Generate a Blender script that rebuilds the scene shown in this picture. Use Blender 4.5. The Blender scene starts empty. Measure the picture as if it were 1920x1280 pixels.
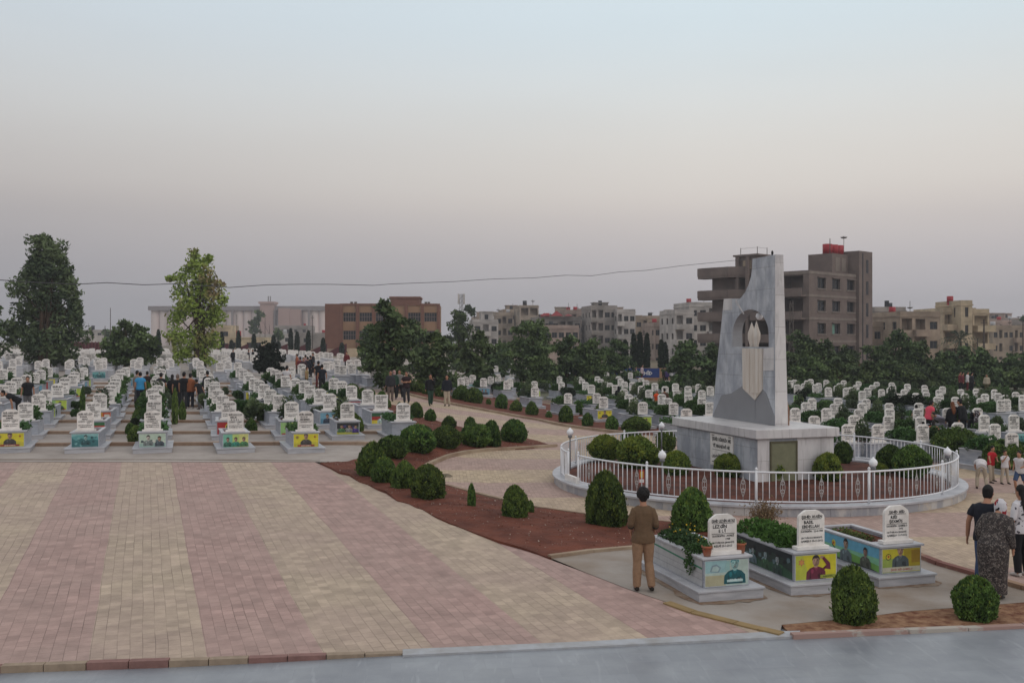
import bpy, bmesh, math, random
import numpy as np
from mathutils import Vector, Matrix, geometry
R = math.radians
random.seed(7); rng = np.random.default_rng(7)
scene = bpy.context.scene
COL = scene.collection

# ------------------------------------------------------------ camera, sky, sun
F = 1857.0; HZ = 641.0; CAMZ = 4.1          # focal length and horizon in pixels of a 1920 px wide frame; eye height in m
cd = bpy.data.cameras.new('camera'); cam = bpy.data.objects.new('camera', cd); COL.objects.link(cam)
cd.sensor_width = 36.0; cd.lens = F/1920*36.0; cd.clip_start = 0.1; cd.clip_end = 6000
cam.location = (0, 0, CAMZ); cam.rotation_euler = (R(90), 0, 0)
scene.camera = cam
w = bpy.data.worlds.new("World"); scene.world = w; w.use_nodes = True
nt = w.node_tree; nt.nodes.clear()
wo = nt.nodes.new('ShaderNodeOutputWorld'); bg = nt.nodes.new('ShaderNodeBackground')
tc = nt.nodes.new('ShaderNodeTexCoord'); sx = nt.nodes.new('ShaderNodeSeparateXYZ')
nt.links.new(tc.outputs['Generated'], sx.inputs[0])
def s2l(c):
    return tuple(((v/255)/12.92 if v/255 <= .04045 else (((v/255)+.055)/1.055)**2.4) for v in c)
SKY_L = [(0, (162,160,166)), (.07, (169,166,170)), (.12, (182,177,177)), (.15, (196,190,187)), (.21, (207,207,206)), (.27, (206,213,218)), (.33, (206,219,229)), (.5, (222,226,228)), (1, (230,230,230))]
SKY_R = [(0, (182,179,184)), (.07, (192,187,190)), (.12, (211,203,199)), (.15, (223,216,209)), (.21, (224,223,219)), (.27, (219,228,232)), (.33, (214,231,240)), (.5, (226,230,232)), (1, (232,232,232))]
def ramp(stops):
    r = nt.nodes.new('ShaderNodeValToRGB'); e = r.color_ramp.elements
    r.color_ramp.interpolation = 'B_SPLINE'
    while len(e) < len(stops): e.new(.5)
    for i, (p, c) in enumerate(stops): e[i].position = p; e[i].color = (*s2l(c), 1)
    nt.links.new(sx.outputs['Z'], r.inputs['Fac']); return r
rl, rr = ramp(SKY_L), ramp(SKY_R)
mr = nt.nodes.new('ShaderNodeMapRange'); mr.inputs['From Min'].default_value = -.45; mr.inputs['From Max'].default_value = .18
nt.links.new(sx.outputs['X'], mr.inputs['Value'])
# faint streaks of evening haze in the lower sky
mp = nt.nodes.new('ShaderNodeMapping'); mp.inputs['Scale'].default_value = (1.2, 1.2, 7)
nz = nt.nodes.new('ShaderNodeTexNoise'); nz.inputs['Scale'].default_value = 1.6; nz.inputs['Detail'].default_value = 3
nt.links.new(tc.outputs['Generated'], mp.inputs[0]); nt.links.new(mp.outputs[0], nz.inputs['Vector'])
mx = nt.nodes.new('ShaderNodeMix'); mx.data_type = 'RGBA'
nt.links.new(mr.outputs[0], mx.inputs['Factor']); nt.links.new(rl.outputs[0], mx.inputs[6]); nt.links.new(rr.outputs[0], mx.inputs[7])
nm = nt.nodes.new('ShaderNodeMapRange'); nm.inputs['To Min'].default_value = .955; nm.inputs['To Max'].default_value = 1.045
nt.links.new(nz.outputs[0], nm.inputs['Value'])
vm = nt.nodes.new('ShaderNodeVectorMath'); vm.operation = 'SCALE'
nt.links.new(mx.outputs[2], vm.inputs[0]); nt.links.new(nm.outputs[0], vm.inputs['Scale'])
nt.links.new(vm.outputs[0], bg.inputs['Color']); bg.inputs['Strength'].default_value = 1.0
nt.links.new(bg.outputs[0], wo.inputs[0])
sl = bpy.data.lights.new('sun', 'SUN'); sun = bpy.data.objects.new('sun', sl); COL.objects.link(sun)
sl.energy = 0.5; sl.angle = R(35); sl.color = (1.0, .88, .78)
sun.rotation_euler = (R(62), 0, R(48))
scene.view_settings.view_transform = 'Standard'; scene.view_settings.look = 'None'
scene.view_settings.exposure = 0.0; scene.view_settings.gamma = 1.0

# ------------------------------------------------------------ the lie of the land, and from photo pixel to ground
XB = [(0,9),(12,4.3),(15,2.8),(19,.5),(31,-6.2),(38,-4.6),(50,-6.2),(65,-10),(88,-16),(200,-40),(4000,-900)]
def xb(y):
    for (a, b), (c, d) in zip(XB, XB[1:]):
        if y <= c: return b+(d-b)*(y-a)/(c-a)
    return XB[-1][1]
def tz(x, y):
    a = .022*min(max(y-12.8, 0), 73)
    d = (x-xb(y))/(4+max(0, y-30)*.25)
    d = min(max(d, 0), 1); return a*(1-d*d*(3-2*d))
def G(u, v, dz=0.0):
    Y = 20.0
    for _ in range(60):
        X = (u-960)/F*Y
        Yn = (CAMZ-tz(X, Y)-dz)*F/max(v-HZ, 6)
        Y = Y*.5+Yn*.5
    X = (u-960)/F*Y
    return X, Y, tz(X, Y)
def P(u, v, Y): return Vector(((u-960)/F*Y, Y, CAMZ+(HZ-v)*Y/F))

# ------------------------------------------------------------ tags
def tag(o, label=None, cat=None, group=None, kind=None):
    if label: o['label'] = label
    if cat: o['category'] = cat
    if group: o['group'] = group
    if kind: o['kind'] = kind
    return o
def thing(name, label, cat, loc=(0,0,0), rz=0, group=None):
    o = bpy.data.objects.new(name, None); COL.objects.link(o); o.empty_display_size = .1
    o.location = loc; o.rotation_euler = (0,0,rz); return tag(o, label, cat, group)
def link(name, me, parent=None, loc=None, rz=None, scale=None):
    o = bpy.data.objects.new(name, me); COL.objects.link(o)
    if parent: o.parent = parent
    if loc is not None: o.location = loc
    if rz is not None: o.rotation_euler = (0,0,rz)
    if scale is not None: o.scale = scale
    return o
def copy_tree(o, parent=None, depth=0):
    c = o.copy(); COL.objects.link(c)
    if parent: c.parent = parent
    for ch in KIDS.get(o.name, []): copy_tree(ch, c, depth+1)
    return c
KIDS = {}
def note_kids(o):
    KIDS[o.name] = [x for x in COL.objects if x.parent == o]
    for k in KIDS[o.name]: note_kids(k)

# ------------------------------------------------------------ materials
MATS = {}
def mat(name, col, rough=.75, var=.12, scale=4.0, bump=0.0, bscale=40.0, spec=.3, col2=None, rnd=0.0, stretch=None, metal=0, detail=5, contrast=(.35,.65)):
    if name in MATS: return MATS[name]
    m = bpy.data.materials.new(name); m.use_nodes = True; MATS[name] = m
    n = m.node_tree; b = n.nodes['Principled BSDF']; L = n.links.new
    b.inputs['Roughness'].default_value = rough; b.inputs['Specular IOR Level'].default_value = spec; b.inputs['Metallic'].default_value = metal
    c1 = s2l(col); c2 = s2l(col2) if col2 else tuple(max(0, v*(1-var*2.2)) for v in c1)
    tcn = n.nodes.new('ShaderNodeTexCoord'); vec = tcn.outputs['Object']
    oi = n.nodes.new('ShaderNodeObjectInfo')
    if rnd or stretch:
        mpn = n.nodes.new('ShaderNodeMapping'); L(vec, mpn.inputs[0])
        if stretch: mpn.inputs['Scale'].default_value = stretch; mpn.inputs['Rotation'].default_value = (0,.3,.5)
        if rnd:
            ml = n.nodes.new('ShaderNodeMath'); ml.operation = 'MULTIPLY'; ml.inputs[1].default_value = 37
            L(oi.outputs['Random'], ml.inputs[0]); L(ml.outputs[0], mpn.inputs['Location'])
        vec = mpn.outputs[0]
    nz = n.nodes.new('ShaderNodeTexNoise'); nz.inputs['Scale'].default_value = scale; nz.inputs['Detail'].default_value = detail; nz.inputs['Roughness'].default_value = .62
    L(vec, nz.inputs['Vector'])
    mrn = n.nodes.new('ShaderNodeMapRange'); mrn.inputs['From Min'].default_value = contrast[0]; mrn.inputs['From Max'].default_value = contrast[1]
    L(nz.outputs[0], mrn.inputs['Value'])
    mxn = n.nodes.new('ShaderNodeMix'); mxn.data_type = 'RGBA'; mxn.inputs[6].default_value = (*c1,1); mxn.inputs[7].default_value = (*c2,1)
    L(mrn.outputs[0], mxn.inputs['Factor']); out = mxn.outputs[2]
    if rnd:
        hs = n.nodes.new('ShaderNodeHueSaturation')
        m1 = n.nodes.new('ShaderNodeMapRange'); m1.inputs['To Min'].default_value = 1-rnd; m1.inputs['To Max'].default_value = 1+rnd*.7
        m2 = n.nodes.new('ShaderNodeMapRange'); m2.inputs['To Min'].default_value = .5-rnd*.06; m2.inputs['To Max'].default_value = .5+rnd*.06
        ml2 = n.nodes.new('ShaderNodeMath'); ml2.operation = 'FRACT'; ml3 = n.nodes.new('ShaderNodeMath'); ml3.operation = 'MULTIPLY'; ml3.inputs[1].default_value = 7.31
        L(oi.outputs['Random'], ml3.inputs[0]); L(ml3.outputs[0], ml2.inputs[0])
        L(oi.outputs['Random'], m1.inputs['Value']); L(ml2.outputs[0], m2.inputs['Value'])
        L(m1.outputs[0], hs.inputs['Value']); L(m2.outputs[0], hs.inputs['Hue']); L(out, hs.inputs['Color']); out = hs.outputs[0]
    L(out, b.inputs['Base Color'])
    if bump:
        bn = n.nodes.new('ShaderNodeTexNoise'); bn.inputs['Scale'].default_value = bscale; bn.inputs['Detail'].default_value = 4; L(vec, bn.inputs['Vector'])
        bp = n.nodes.new('ShaderNodeBump'); bp.inputs['Strength'].default_value = bump; bp.inputs['Distance'].default_value = .02
        L(bn.outputs[0], bp.inputs['Height']); L(bp.outputs[0], b.inputs['Normal'])
    return m

def paver_mat(name, th, phase, period, c_a, c_b, bw, bh, by_y=False, fade=.25):
    m = bpy.data.materials.new(name); m.use_nodes = True
    n = m.node_tree; b = n.nodes['Principled BSDF']; L = n.links.new
    b.inputs['Roughness'].default_value = .82; b.inputs['Specular IOR Level'].default_value = .25
    tcn = n.nodes.new('ShaderNodeTexCoord')
    rot = n.nodes.new('ShaderNodeVectorRotate'); rot.rotation_type = 'Z_AXIS'; rot.inputs['Angle'].default_value = -th
    L(tcn.outputs['Object'], rot.inputs['Vector'])
    # slight waviness of the laid rows
    wn = n.nodes.new('ShaderNodeTexNoise'); wn.inputs['Scale'].default_value = .35; wn.inputs['Detail'].default_value = 2; L(tcn.outputs['Object'], wn.inputs['Vector'])
    wsc = n.nodes.new('ShaderNodeVectorMath'); wsc.operation = 'SCALE'; wsc.inputs['Scale'].default_value = .09; L(wn.outputs['Color'], wsc.inputs[0])
    add = n.nodes.new('ShaderNodeVectorMath'); L(rot.outputs[0], add.inputs[0]); L(wsc.outputs[0], add.inputs[1])
    sp = n.nodes.new('ShaderNodeSeparateXYZ'); L(add.outputs[0], sp.inputs[0])
    src = sp.outputs['Y' if by_y else 'X']
    a = n.nodes.new('ShaderNodeMath'); a.operation = 'SUBTRACT'; a.inputs[1].default_value = phase; L(src, a.inputs[0])
    d = n.nodes.new('ShaderNodeMath'); d.operation = 'DIVIDE'; d.inputs[1].default_value = period; L(a.outputs[0], d.inputs[0])
    fl = n.nodes.new('ShaderNodeMath'); fl.operation = 'FLOOR'; L(d.outputs[0], fl.inputs[0])
    md = n.nodes.new('ShaderNodeMath'); md.operation = 'PINGPONG'; md.inputs[1].default_value = 1; L(fl.outputs[0], md.inputs[0])
    cb = n.nodes.new('ShaderNodeCombineXYZ')      # bricks run along the strip (Y)
    L(sp.outputs['Y'], cb.inputs['X']); L(sp.outputs['X'], cb.inputs['Y'])
    br = n.nodes.new('ShaderNodeTexBrick'); br.inputs['Scale'].default_value = 1; br.inputs['Brick Width'].default_value = bw; br.inputs['Row Height'].default_value = bh
    br.inputs['Mortar Size'].default_value = .0045; br.inputs['Mortar Smooth'].default_value = .3; br.offset = .5
    br.inputs['Color1'].default_value = (0,0,0,1); br.inputs['Color2'].default_value = (1,1,1,1); br.inputs['Mortar'].default_value = (.5,.5,.5,1); br.inputs['Bias'].default_value = 0
    L(cb.outputs[0], br.inputs['Vector'])
    cm = n.nodes.new('ShaderNodeMix'); cm.data_type = 'RGBA'; cm.inputs[6].default_value = (*s2l(c_a),1); cm.inputs[7].default_value = (*s2l(c_b),1); L(md.outputs[0], cm.inputs['Factor'])
    # each brick a little lighter or darker
    hv = n.nodes.new('ShaderNodeHueSaturation'); mm = n.nodes.new('ShaderNodeMapRange'); mm.inputs['To Min'].default_value = .86; mm.inputs['To Max'].default_value = 1.14
    L(br.outputs['Color'], mm.inputs['Value']); L(mm.outputs[0], hv.inputs['Value']); L(cm.outputs[2], hv.inputs['Color'])
    # big worn, dusty patches
    n1 = n.nodes.new('ShaderNodeTexNoise'); n1.inputs['Scale'].default_value = .28; n1.inputs['Detail'].default_value = 6; n1.inputs['Roughness'].default_value = .6; L(tcn.outputs['Object'], n1.inputs['Vector'])
    m1 = n.nodes.new('ShaderNodeMapRange'); m1.inputs['From Min'].default_value = .38; m1.inputs['From Max'].default_value = .68; m1.inputs['To Max'].default_value = fade*2.6; L(n1.outputs[0], m1.inputs['Value'])
    d1 = n.nodes.new('ShaderNodeMix'); d1.data_type = 'RGBA'; d1.inputs[7].default_value = (*s2l((164,142,134)),1)
    L(m1.outputs[0], d1.inputs['Factor']); L(hv.outputs[0], d1.inputs[6])
    n2 = n.nodes.new('ShaderNodeTexNoise'); n2.inputs['Scale'].default_value = 2.6; n2.inputs['Detail'].default_value = 8; n2.inputs['Roughness'].default_value = .7; L(tcn.outputs['Object'], n2.inputs['Vector'])
    m2 = n.nodes.new('ShaderNodeMapRange'); m2.inputs['From Min'].default_value = .3; m2.inputs['From Max'].default_value = .7; m2.inputs['To Min'].default_value = .80; m2.inputs['To Max'].default_value = 1.14; L(n2.outputs[0], m2.inputs['Value'])
    h2 = n.nodes.new('ShaderNodeHueSaturation'); L(m2.outputs[0], h2.inputs['Value']); L(d1.outputs[2], h2.inputs['Color'])
    # dark joints, stronger where dirt collects
    n3 = n.nodes.new('ShaderNodeTexNoise'); n3.inputs['Scale'].default_value = .9; n3.inputs['Detail'].default_value = 5; L(tcn.outputs['Object'], n3.inputs['Vector'])
    m3 = n.nodes.new('ShaderNodeMapRange'); m3.inputs['From Min'].default_value = .35; m3.inputs['From Max'].default_value = .7; m3.inputs['To Min'].default_value = .05; m3.inputs['To Max'].default_value = .8; L(n3.outputs[0], m3.inputs['Value'])
    mu = n.nodes.new('ShaderNodeMath'); mu.operation = 'MULTIPLY'; L(br.outputs['Fac'], mu.inputs[0]); L(m3.outputs[0], mu.inputs[1])
    j = n.nodes.new('ShaderNodeMix'); j.data_type = 'RGBA'; j.inputs[7].default_value = (*s2l((84,72,66)),1); L(mu.outputs[0], j.inputs['Factor']); L(h2.outputs[0], j.inputs[6])
    n4 = n.nodes.new('ShaderNodeTexNoise'); n4.inputs['Scale'].default_value = .55; n4.inputs['Detail'].default_value = 10; n4.inputs['Roughness'].default_value = .75; n4.inputs['Distortion'].default_value = .6; L(tcn.outputs['Object'], n4.inputs['Vector'])
    m4 = n.nodes.new('ShaderNodeMapRange'); m4.inputs['From Min'].default_value = .60; m4.inputs['From Max'].default_value = .74; m4.inputs['To Max'].default_value = .42; L(n4.outputs[0], m4.inputs['Value'])
    j4 = n.nodes.new('ShaderNodeMix'); j4.data_type = 'RGBA'; j4.inputs[7].default_value = (*s2l((104,92,84)),1); L(m4.outputs[0], j4.inputs['Factor']); L(j.outputs[2], j4.inputs[6])
    L(j4.outputs[2], b.inputs['Base Color'])
    bp = n.nodes.new('ShaderNodeBump'); bp.inputs['Strength'].default_value = .5; bp.inputs['Distance'].default_value = .01; bp.invert = True
    L(br.outputs['Fac'], bp.inputs['Height']); L(bp.outputs[0], b.inputs['Normal'])
    return m

M_white = mat('white_marble', (230,225,221), .5, .05, 5, col2=(210,203,198), rnd=.08, spec=.35, detail=8)
M_marble = mat('grey_marble', (172,174,182), .4, .1, 3, col2=(142,146,157), rnd=.08, stretch=(1,1,5), spec=.4)
M_slab = mat('pale_marble_slab', (186,185,190), .45, .1, 2.2, col2=(158,158,164), rnd=.06, stretch=(1,1,7), spec=.4)
M_soil = mat('red_soil', (112,62,46), .95, .2, 1.3, col2=(82,42,30), bump=.9, bscale=9, detail=9)
M_drysoil = mat('dry_soil', (146,112,86), .95, .2, 5, col2=(98,58,40), bump=1, bscale=16, detail=12, contrast=(.40,.62))
M_field = mat('field_ground', (126,108,92), .95, .2, .5, col2=(86,82,60), bump=.5, bscale=5, detail=8)
M_conc = mat('concrete', (168,158,152), .85, .08, .9, col2=(146,136,130), bump=.2, bscale=25, detail=8)
M_conc2 = mat('pale_concrete', (158,150,144), .88, .1, .45, col2=(132,116,102), contrast=(.4,.68), bump=.2, bscale=25, detail=8)
M_step = mat('brown_kerb', (158,136,118), .9, .12, 1.2, col2=(138,112,94), bump=.3)
M_kerb = mat('tan_kerb', (164,146,126), .9, .12, 1.5, col2=(140,118,100), bump=.3)
M_text = mat('black_lettering', (32,32,36), .6, 0)
M_blackp = mat('black_paint', (26,26,28), .5, 0)
M_whitep = mat('white_paint', (222,222,226), .4, .03, 8, spec=.45)
M_grass = mat('herb_leaves', (74,104,54), .7, .2, 9, col2=(46,72,34), rnd=.25)
M_thuja = mat('thuja_leaves', (96,120,56), .75, .2, 5.5, col2=(52,72,34), rnd=.32, contrast=(.38,.62))
M_thuja_y = mat('thuja_yellow_tips', (128,138,54), .75, .2, 4, col2=(84,104,42), rnd=.15)
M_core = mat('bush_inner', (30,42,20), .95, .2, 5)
M_pine = mat('pine_needles', (94,112,68), .8, .2, .9, col2=(56,70,46), rnd=.2, contrast=(.4,.6))
M_gum = mat('grey_green_leaves', (96,110,74), .8, .2, .6, col2=(56,70,50), rnd=.1, contrast=(.4,.6))
M_light = mat('bright_leaves', (132,152,68), .75, .2, .3, col2=(138,120,84), rnd=.05, contrast=(.5,.6))
M_dry = mat('dry_twigs', (128,104,78), .85, .2, 5, col2=(92,70,52))
M_bark = mat('bark', (82,66,54), .95, .2, 6, bump=.6, bscale=20)
M_cypress = mat('cypress_leaves', (40,54,36), .85, .2, 2, col2=(26,38,26), rnd=.15)
M_terra = mat('terracotta', (168,92,64), .8, .15, 6, col2=(140,104,86))
M_glass = mat('window_glass', (40,42,48), .25, .2, 3, rnd=.3)
M_frame = mat('window_frame', (96,88,82), .7, .05, 3)
M_red = mat('red_plastic', (158,36,44), .5, .05, 3)
def flat(c, rough=.55):
    k = 'print_%02x%02x%02x' % c
    return mat(k, c, rough, .11, 8, contrast=(.3,.7), spec=.5)

# ------------------------------------------------------------ mesh helpers
def new_mesh(name, bm, mats, smooth=False):
    me = bpy.data.meshes.new(name); bm.normal_update(); bm.to_mesh(me); bm.free()
    for m in (mats if isinstance(mats, (list, tuple)) else [mats]): me.materials.append(m)
    if smooth: me.polygons.foreach_set('use_smooth', [True]*len(me.polygons))
    return me
def bx(bm, x0, x1, y0, y1, z0, z1, mi=0, bev=0):
    vs = [bm.verts.new((x, y, z)) for x in (x0, x1) for y in (y0, y1) for z in (z0, z1)]
    fs = []
    for q in ((0,1,3,2),(4,6,7,5),(0,4,5,1),(2,3,7,6),(0,2,6,4),(1,5,7,3)):
        f = bm.faces.new([vs[i] for i in q]); f.material_index = mi; fs.append(f)
    if bev:
        es = list({e for f in fs for e in f.edges})
        bmesh.ops.bevel(bm, geom=es, offset=bev, segments=1, affect='EDGES')
    return vs
def rotbox(bm, c, sx_, sy_, sz_, ang, mi=0):
    """box centred at c (x,y,z0 = its foot), turned about z"""
    ca, sa = math.cos(ang), math.sin(ang); vs = []
    for dx in (-sx_/2, sx_/2):
        for dy in (-sy_/2, sy_/2):
            for dz in (0, sz_): vs.append(bm.verts.new((c[0]+dx*ca-dy*sa, c[1]+dx*sa+dy*ca, c[2]+dz)))
    for q in ((0,1,3,2),(4,6,7,5),(0,4,5,1),(2,3,7,6),(0,2,6,4),(1,5,7,3)):
        bm.faces.new([vs[i] for i in q]).material_index = mi
def prism(bm, pts, axis, a, b, mi=0):
    """extrude a closed 2-D outline between a and b along axis ('x','y','z')"""
    def mk(p, t):
        return {'x': (t, p[0], p[1]), 'y': (p[0], t, p[1]), 'z': (p[0], p[1], t)}[axis]
    A = [bm.verts.new(mk(p, a)) for p in pts]; B = [bm.verts.new(mk(p, b)) for p in pts]; n = len(pts)
    f = [bm.faces.new(A), bm.faces.new(B[::-1])]
    for i in range(n): f.append(bm.faces.new((A[i], A[(i+1) % n], B[(i+1) % n], B[i])[::-1]))
    for q in f: q.material_index = mi
    return f
def tube(bm, pts, rad, n=8, mi=0, side=None, cap=True):
    """tapering tube; rad: number, list, or list of (a,b)"""
    pts = [Vector(p) for p in pts]
    if not isinstance(rad, (list, tuple)): rad = [rad]*len(pts)
    rings = []; up = Vector(side) if side else None
    for i, p in enumerate(pts):
        t = (pts[min(i+1, len(pts)-1)]-pts[max(i-1, 0)]).normalized()
        if up is None:
            up = Vector((1,0,0)) if abs(t.x) < .8 else Vector((0,1,0))
        s = (up-t*up.dot(t)).normalized(); q = t.cross(s)
        ra, rb = rad[i] if isinstance(rad[i], (list, tuple)) else (rad[i], rad[i])
        rings.append([bm.verts.new(p+s*ra*math.cos(k*2*math.pi/n)+q*rb*math.sin(k*2*math.pi/n)) for k in range(n)])
    for a, b in zip(rings, rings[1:]):
        for k in range(n): bm.faces.new((a[k], a[(k+1) % n], b[(k+1) % n], b[k])).material_index = mi
    if cap:
        bm.faces.new(rings[0][::-1]).material_index = mi; bm.faces.new(rings[-1]).material_index = mi
def lathe(bm, prof, c=(0,0,0), n=12, mi=0):
    rings = []
    for r, z in prof:
        rings.append([bm.verts.new((c[0]+max(r,.0008)*math.cos(k*2*math.pi/n), c[1]+max(r,.0008)*math.sin(k*2*math.pi/n), c[2]+z)) for k in range(n)])
    for a, b in zip(rings, rings[1:]):
        for k in range(n): bm.faces.new((a[k], a[(k+1) % n], b[(k+1) % n], b[k])).material_index = mi
    bm.faces.new(rings[0][::-1]).material_index = mi; bm.faces.new(rings[-1]).material_index = mi
def sheet(name, poly, zoff, m, grid=2.0, kind='structure', zf=None, skirt=0):
    """a ground sheet: a flat outline cut by a grid and draped over the land"""
    bm = bmesh.new(); vs = [bm.verts.new((p[0], p[1], 0)) for p in poly]; bm.faces.new(vs)
    bmesh.ops.triangulate(bm, faces=bm.faces[:])
    xs = [p[0] for p in poly]; ys = [p[1] for p in poly]
    for ax, lo, hi in ((0, min(xs), max(xs)), (1, min(ys), max(ys))):
        k = math.floor(lo/grid)+1
        while k*grid < hi:
            co = (k*grid, 0, 0) if ax == 0 else (0, k*grid, 0); no = (1,0,0) if ax == 0 else (0,1,0)
            bmesh.ops.bisect_plane(bm, geom=bm.verts[:]+bm.edges[:]+bm.faces[:], plane_co=co, plane_no=no); k += 1
    bmesh.ops.triangulate(bm, faces=bm.faces[:])
    for v in bm.verts: v.co.z = (zf(v.co.x, v.co.y) if zf else tz(v.co.x, v.co.y))+zoff
    for f in bm.faces:
        f.normal_update()
        if f.normal.z < 0: f.normal_flip()
    if skirt:
        be = [e for e in bm.edges if len(e.link_faces) == 1]
        for e in be:
            a, b = e.verts; c = bm.verts.new(a.co-Vector((0,0,skirt))); d = bm.verts.new(b.co-Vector((0,0,skirt))); bm.faces.new((a, b, d, c))
    o = link(name, new_mesh(name, bm, m)); o['kind'] = kind; return o
def kerb(name, pts, wd, ht, m, zoff=0.0, seg=.9, label=None):
    """a kerb following a ground line"""
    bm = bmesh.new(); out = []
    for a, b in zip(pts, pts[1:]):
        L_ = math.hypot(b[0]-a[0], b[1]-a[1]); k = max(1, int(L_/seg))
        for i in range(k): out.append((a[0]+(b[0]-a[0])*i/k, a[1]+(b[1]-a[1])*i/k))
    out.append(tuple(pts[-1][:2]))
    for a, b in zip(out, out[1:]):
        dx, dy = b[0]-a[0], b[1]-a[1]; l = math.hypot(dx, dy)
        if l < 1e-4: continue
        nx, ny = -dy/l*wd/2, dx/l*wd/2; g = .006/l
        a2 = (a[0]+dx*g, a[1]+dy*g); b2 = (b[0]-dx*g, b[1]-dy*g); h = ht+random.uniform(-.006, .006)
        vs = []
        for (px, py) in (a2, b2):
            for s in (1, -1):
                for z in (-.12, h): vs.append(bm.verts.new((px+nx*s, py+ny*s, tz(px, py)+zoff+z)))
        for q in ((0,1,3,2),(4,6,7,5),(0,4,5,1),(2,3,7,6),(0,2,6,4),(1,5,7,3)): bm.faces.new([vs[i] for i in q])
    bmesh.ops.recalc_face_normals(bm, faces=bm.faces[:])
    o = link(name, new_mesh(name, bm, m)); o['kind'] = 'structure'; return o
def GP(l, dz=0): return [G(u, v, dz)[:2] for u, v in l]

def leaf_mesh(name, c, size, mats, up=0.0, aspect=1.0, out=None, mi=None):
    """many small leaf-sized quads; c (N,3); out = outward directions for leaves that point along them"""
    N = len(c); c = np.asarray(c, float); size = np.broadcast_to(size, (N,)).astype(float)
    t = rng.normal(size=(N,3)); 
    if out is not None: t = t*.55+np.asarray(out)*1.0
    t[:,2] += up; t /= np.linalg.norm(t, axis=1)[:,None]+1e-9
    s = rng.normal(size=(N,3)); s -= t*(s*t).sum(1)[:,None]; s /= np.linalg.norm(s, axis=1)[:,None]+1e-9
    a = t*(size*aspect)[:,None]*.5; b = s*size[:,None]*.5
    v = np.stack([c-a, c+b*.9-a*.1, c+a, c-b*.9-a*.1], 1).reshape(-1,3)
    me = bpy.data.meshes.new(name); me.vertices.add(4*N); me.vertices.foreach_set('co', v.astype(np.float32).ravel())
    me.loops.add(4*N); me.loops.foreach_set('vertex_index', np.arange(4*N, dtype=np.int32))
    me.polygons.add(N); me.polygons.foreach_set('loop_start', np.arange(0, 4*N, 4, dtype=np.int32))
    for m in (mats if isinstance(mats, list) else [mats]): me.materials.append(m)
    if mi is not None: me.polygons.foreach_set('material_index', np.asarray(mi, dtype=np.int32))
    me.update(calc_edges=True); return me
def blob_points(blobs, dens, inner=.35):
    cs, outs = [], []
    for (x, y, z, rx, ry, rz) in blobs:
        n = max(12, int(dens*(rx*ry+ry*rz+rx*rz)*4))
        d = rng.normal(size=(n,3)); d /= np.linalg.norm(d, axis=1)[:,None]
        r = np.where(rng.random(n) < inner, rng.random(n)**.5*.85, 1-np.abs(rng.normal(0, .11, n)))
        # ragged outline
        ph = np.sin(d[:,0]*5+x*3)+np.sin(d[:,1]*6+y*2)+np.sin(d[:,2]*7+z*3)
        r = r*(1+.09*ph)
        cs.append(np.array([x,y,z])+d*r[:,None]*np.array([rx,ry,rz])); outs.append(d)
    return np.concatenate(cs), np.concatenate(outs)

# text as mesh
_tc = {}
def text_obj_mesh(s, size, offset=.0, align='CENTER'):
    k = (s, size, offset, align)
    if k in _tc: return _tc[k]
    cu = bpy.data.curves.new('t', 'FONT'); cu.body = s; cu.size = size; cu.align_x = align; cu.offset = offset; cu.resolution_u = 1
    cu.extrude = 0
    o = bpy.data.objects.new('t', cu); COL.objects.link(o); bpy.context.view_layer.update()
    me = bpy.data.meshes.new_from_object(o.evaluated_get(bpy.context.evaluated_depsgraph_get()))
    bpy.data.objects.remove(o); bpy.data.curves.remove(cu)
    _tc[k] = me; return me
def add_text(bm, s, size, x, z, y, align='CENTER', offset=.0, mi=0, sx_=1.0, maxw=0):
    """upright lettering facing -y"""
    me = text_obj_mesh(s, size, offset, align)
    if not len(me.vertices): return
    if maxw:
        xs_ = [v.co.x for v in me.vertices]; w_ = max(xs_)-min(xs_)
        if w_ > maxw: sx_ = maxw/w_
    t = bmesh.new(); t.from_mesh(me)
    vm = {}
    for v in t.verts: vm[v] = bm.verts.new((x+v.co.x*sx_, y, z+v.co.y))
    for f in t.faces:
        try: bm.faces.new([vm[v] for v in f.verts]).material_index = mi
        except ValueError: pass
    t.free()
USE_HAZE = True
# ------------------------------------------------------------ the ground
def build_ground():
    xs = [-2500,-1500,-900,-500,-300,-200,-150]+list(range(-120,121,4))+[150,200,300,500,900,1500,2500]
    ys = [-60,-30,-15,-6]+list(range(0,121,4))+[150,200,300,450,700,1100,1800,3000,4500]
    bm = bmesh.new(); g = [[bm.verts.new((x, y, tz(x, y)-.14)) for x in xs] for y in ys]
    for j in range(len(ys)-1):
        for i in range(len(xs)-1): bm.faces.new((g[j][i], g[j][i+1], g[j+1][i+1], g[j+1][i]))
    link('ground', new_mesh('ground', bm, M_field))['kind'] = 'structure'
build_ground()
TH = R(20.3)
x0a, y0a, _ = G(230, 872); x0b, y0b, _ = G(325, 872)
px = lambda x, y: x*math.cos(TH)+y*math.sin(TH)
per = px(x0b, y0b)-px(x0a, y0a)
M_plaza = paver_mat('plaza_pavers', TH, px(x0a, y0a)-per*400, per, (176,158,140), (167,139,132), .21, per/9.0)
M_court = paver_mat('court_pavers', R(4), 23.05-2.85*401, 2.85, (168,142,132), (178,158,134), .2, .11, by_y=True, fade=.2)
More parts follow.
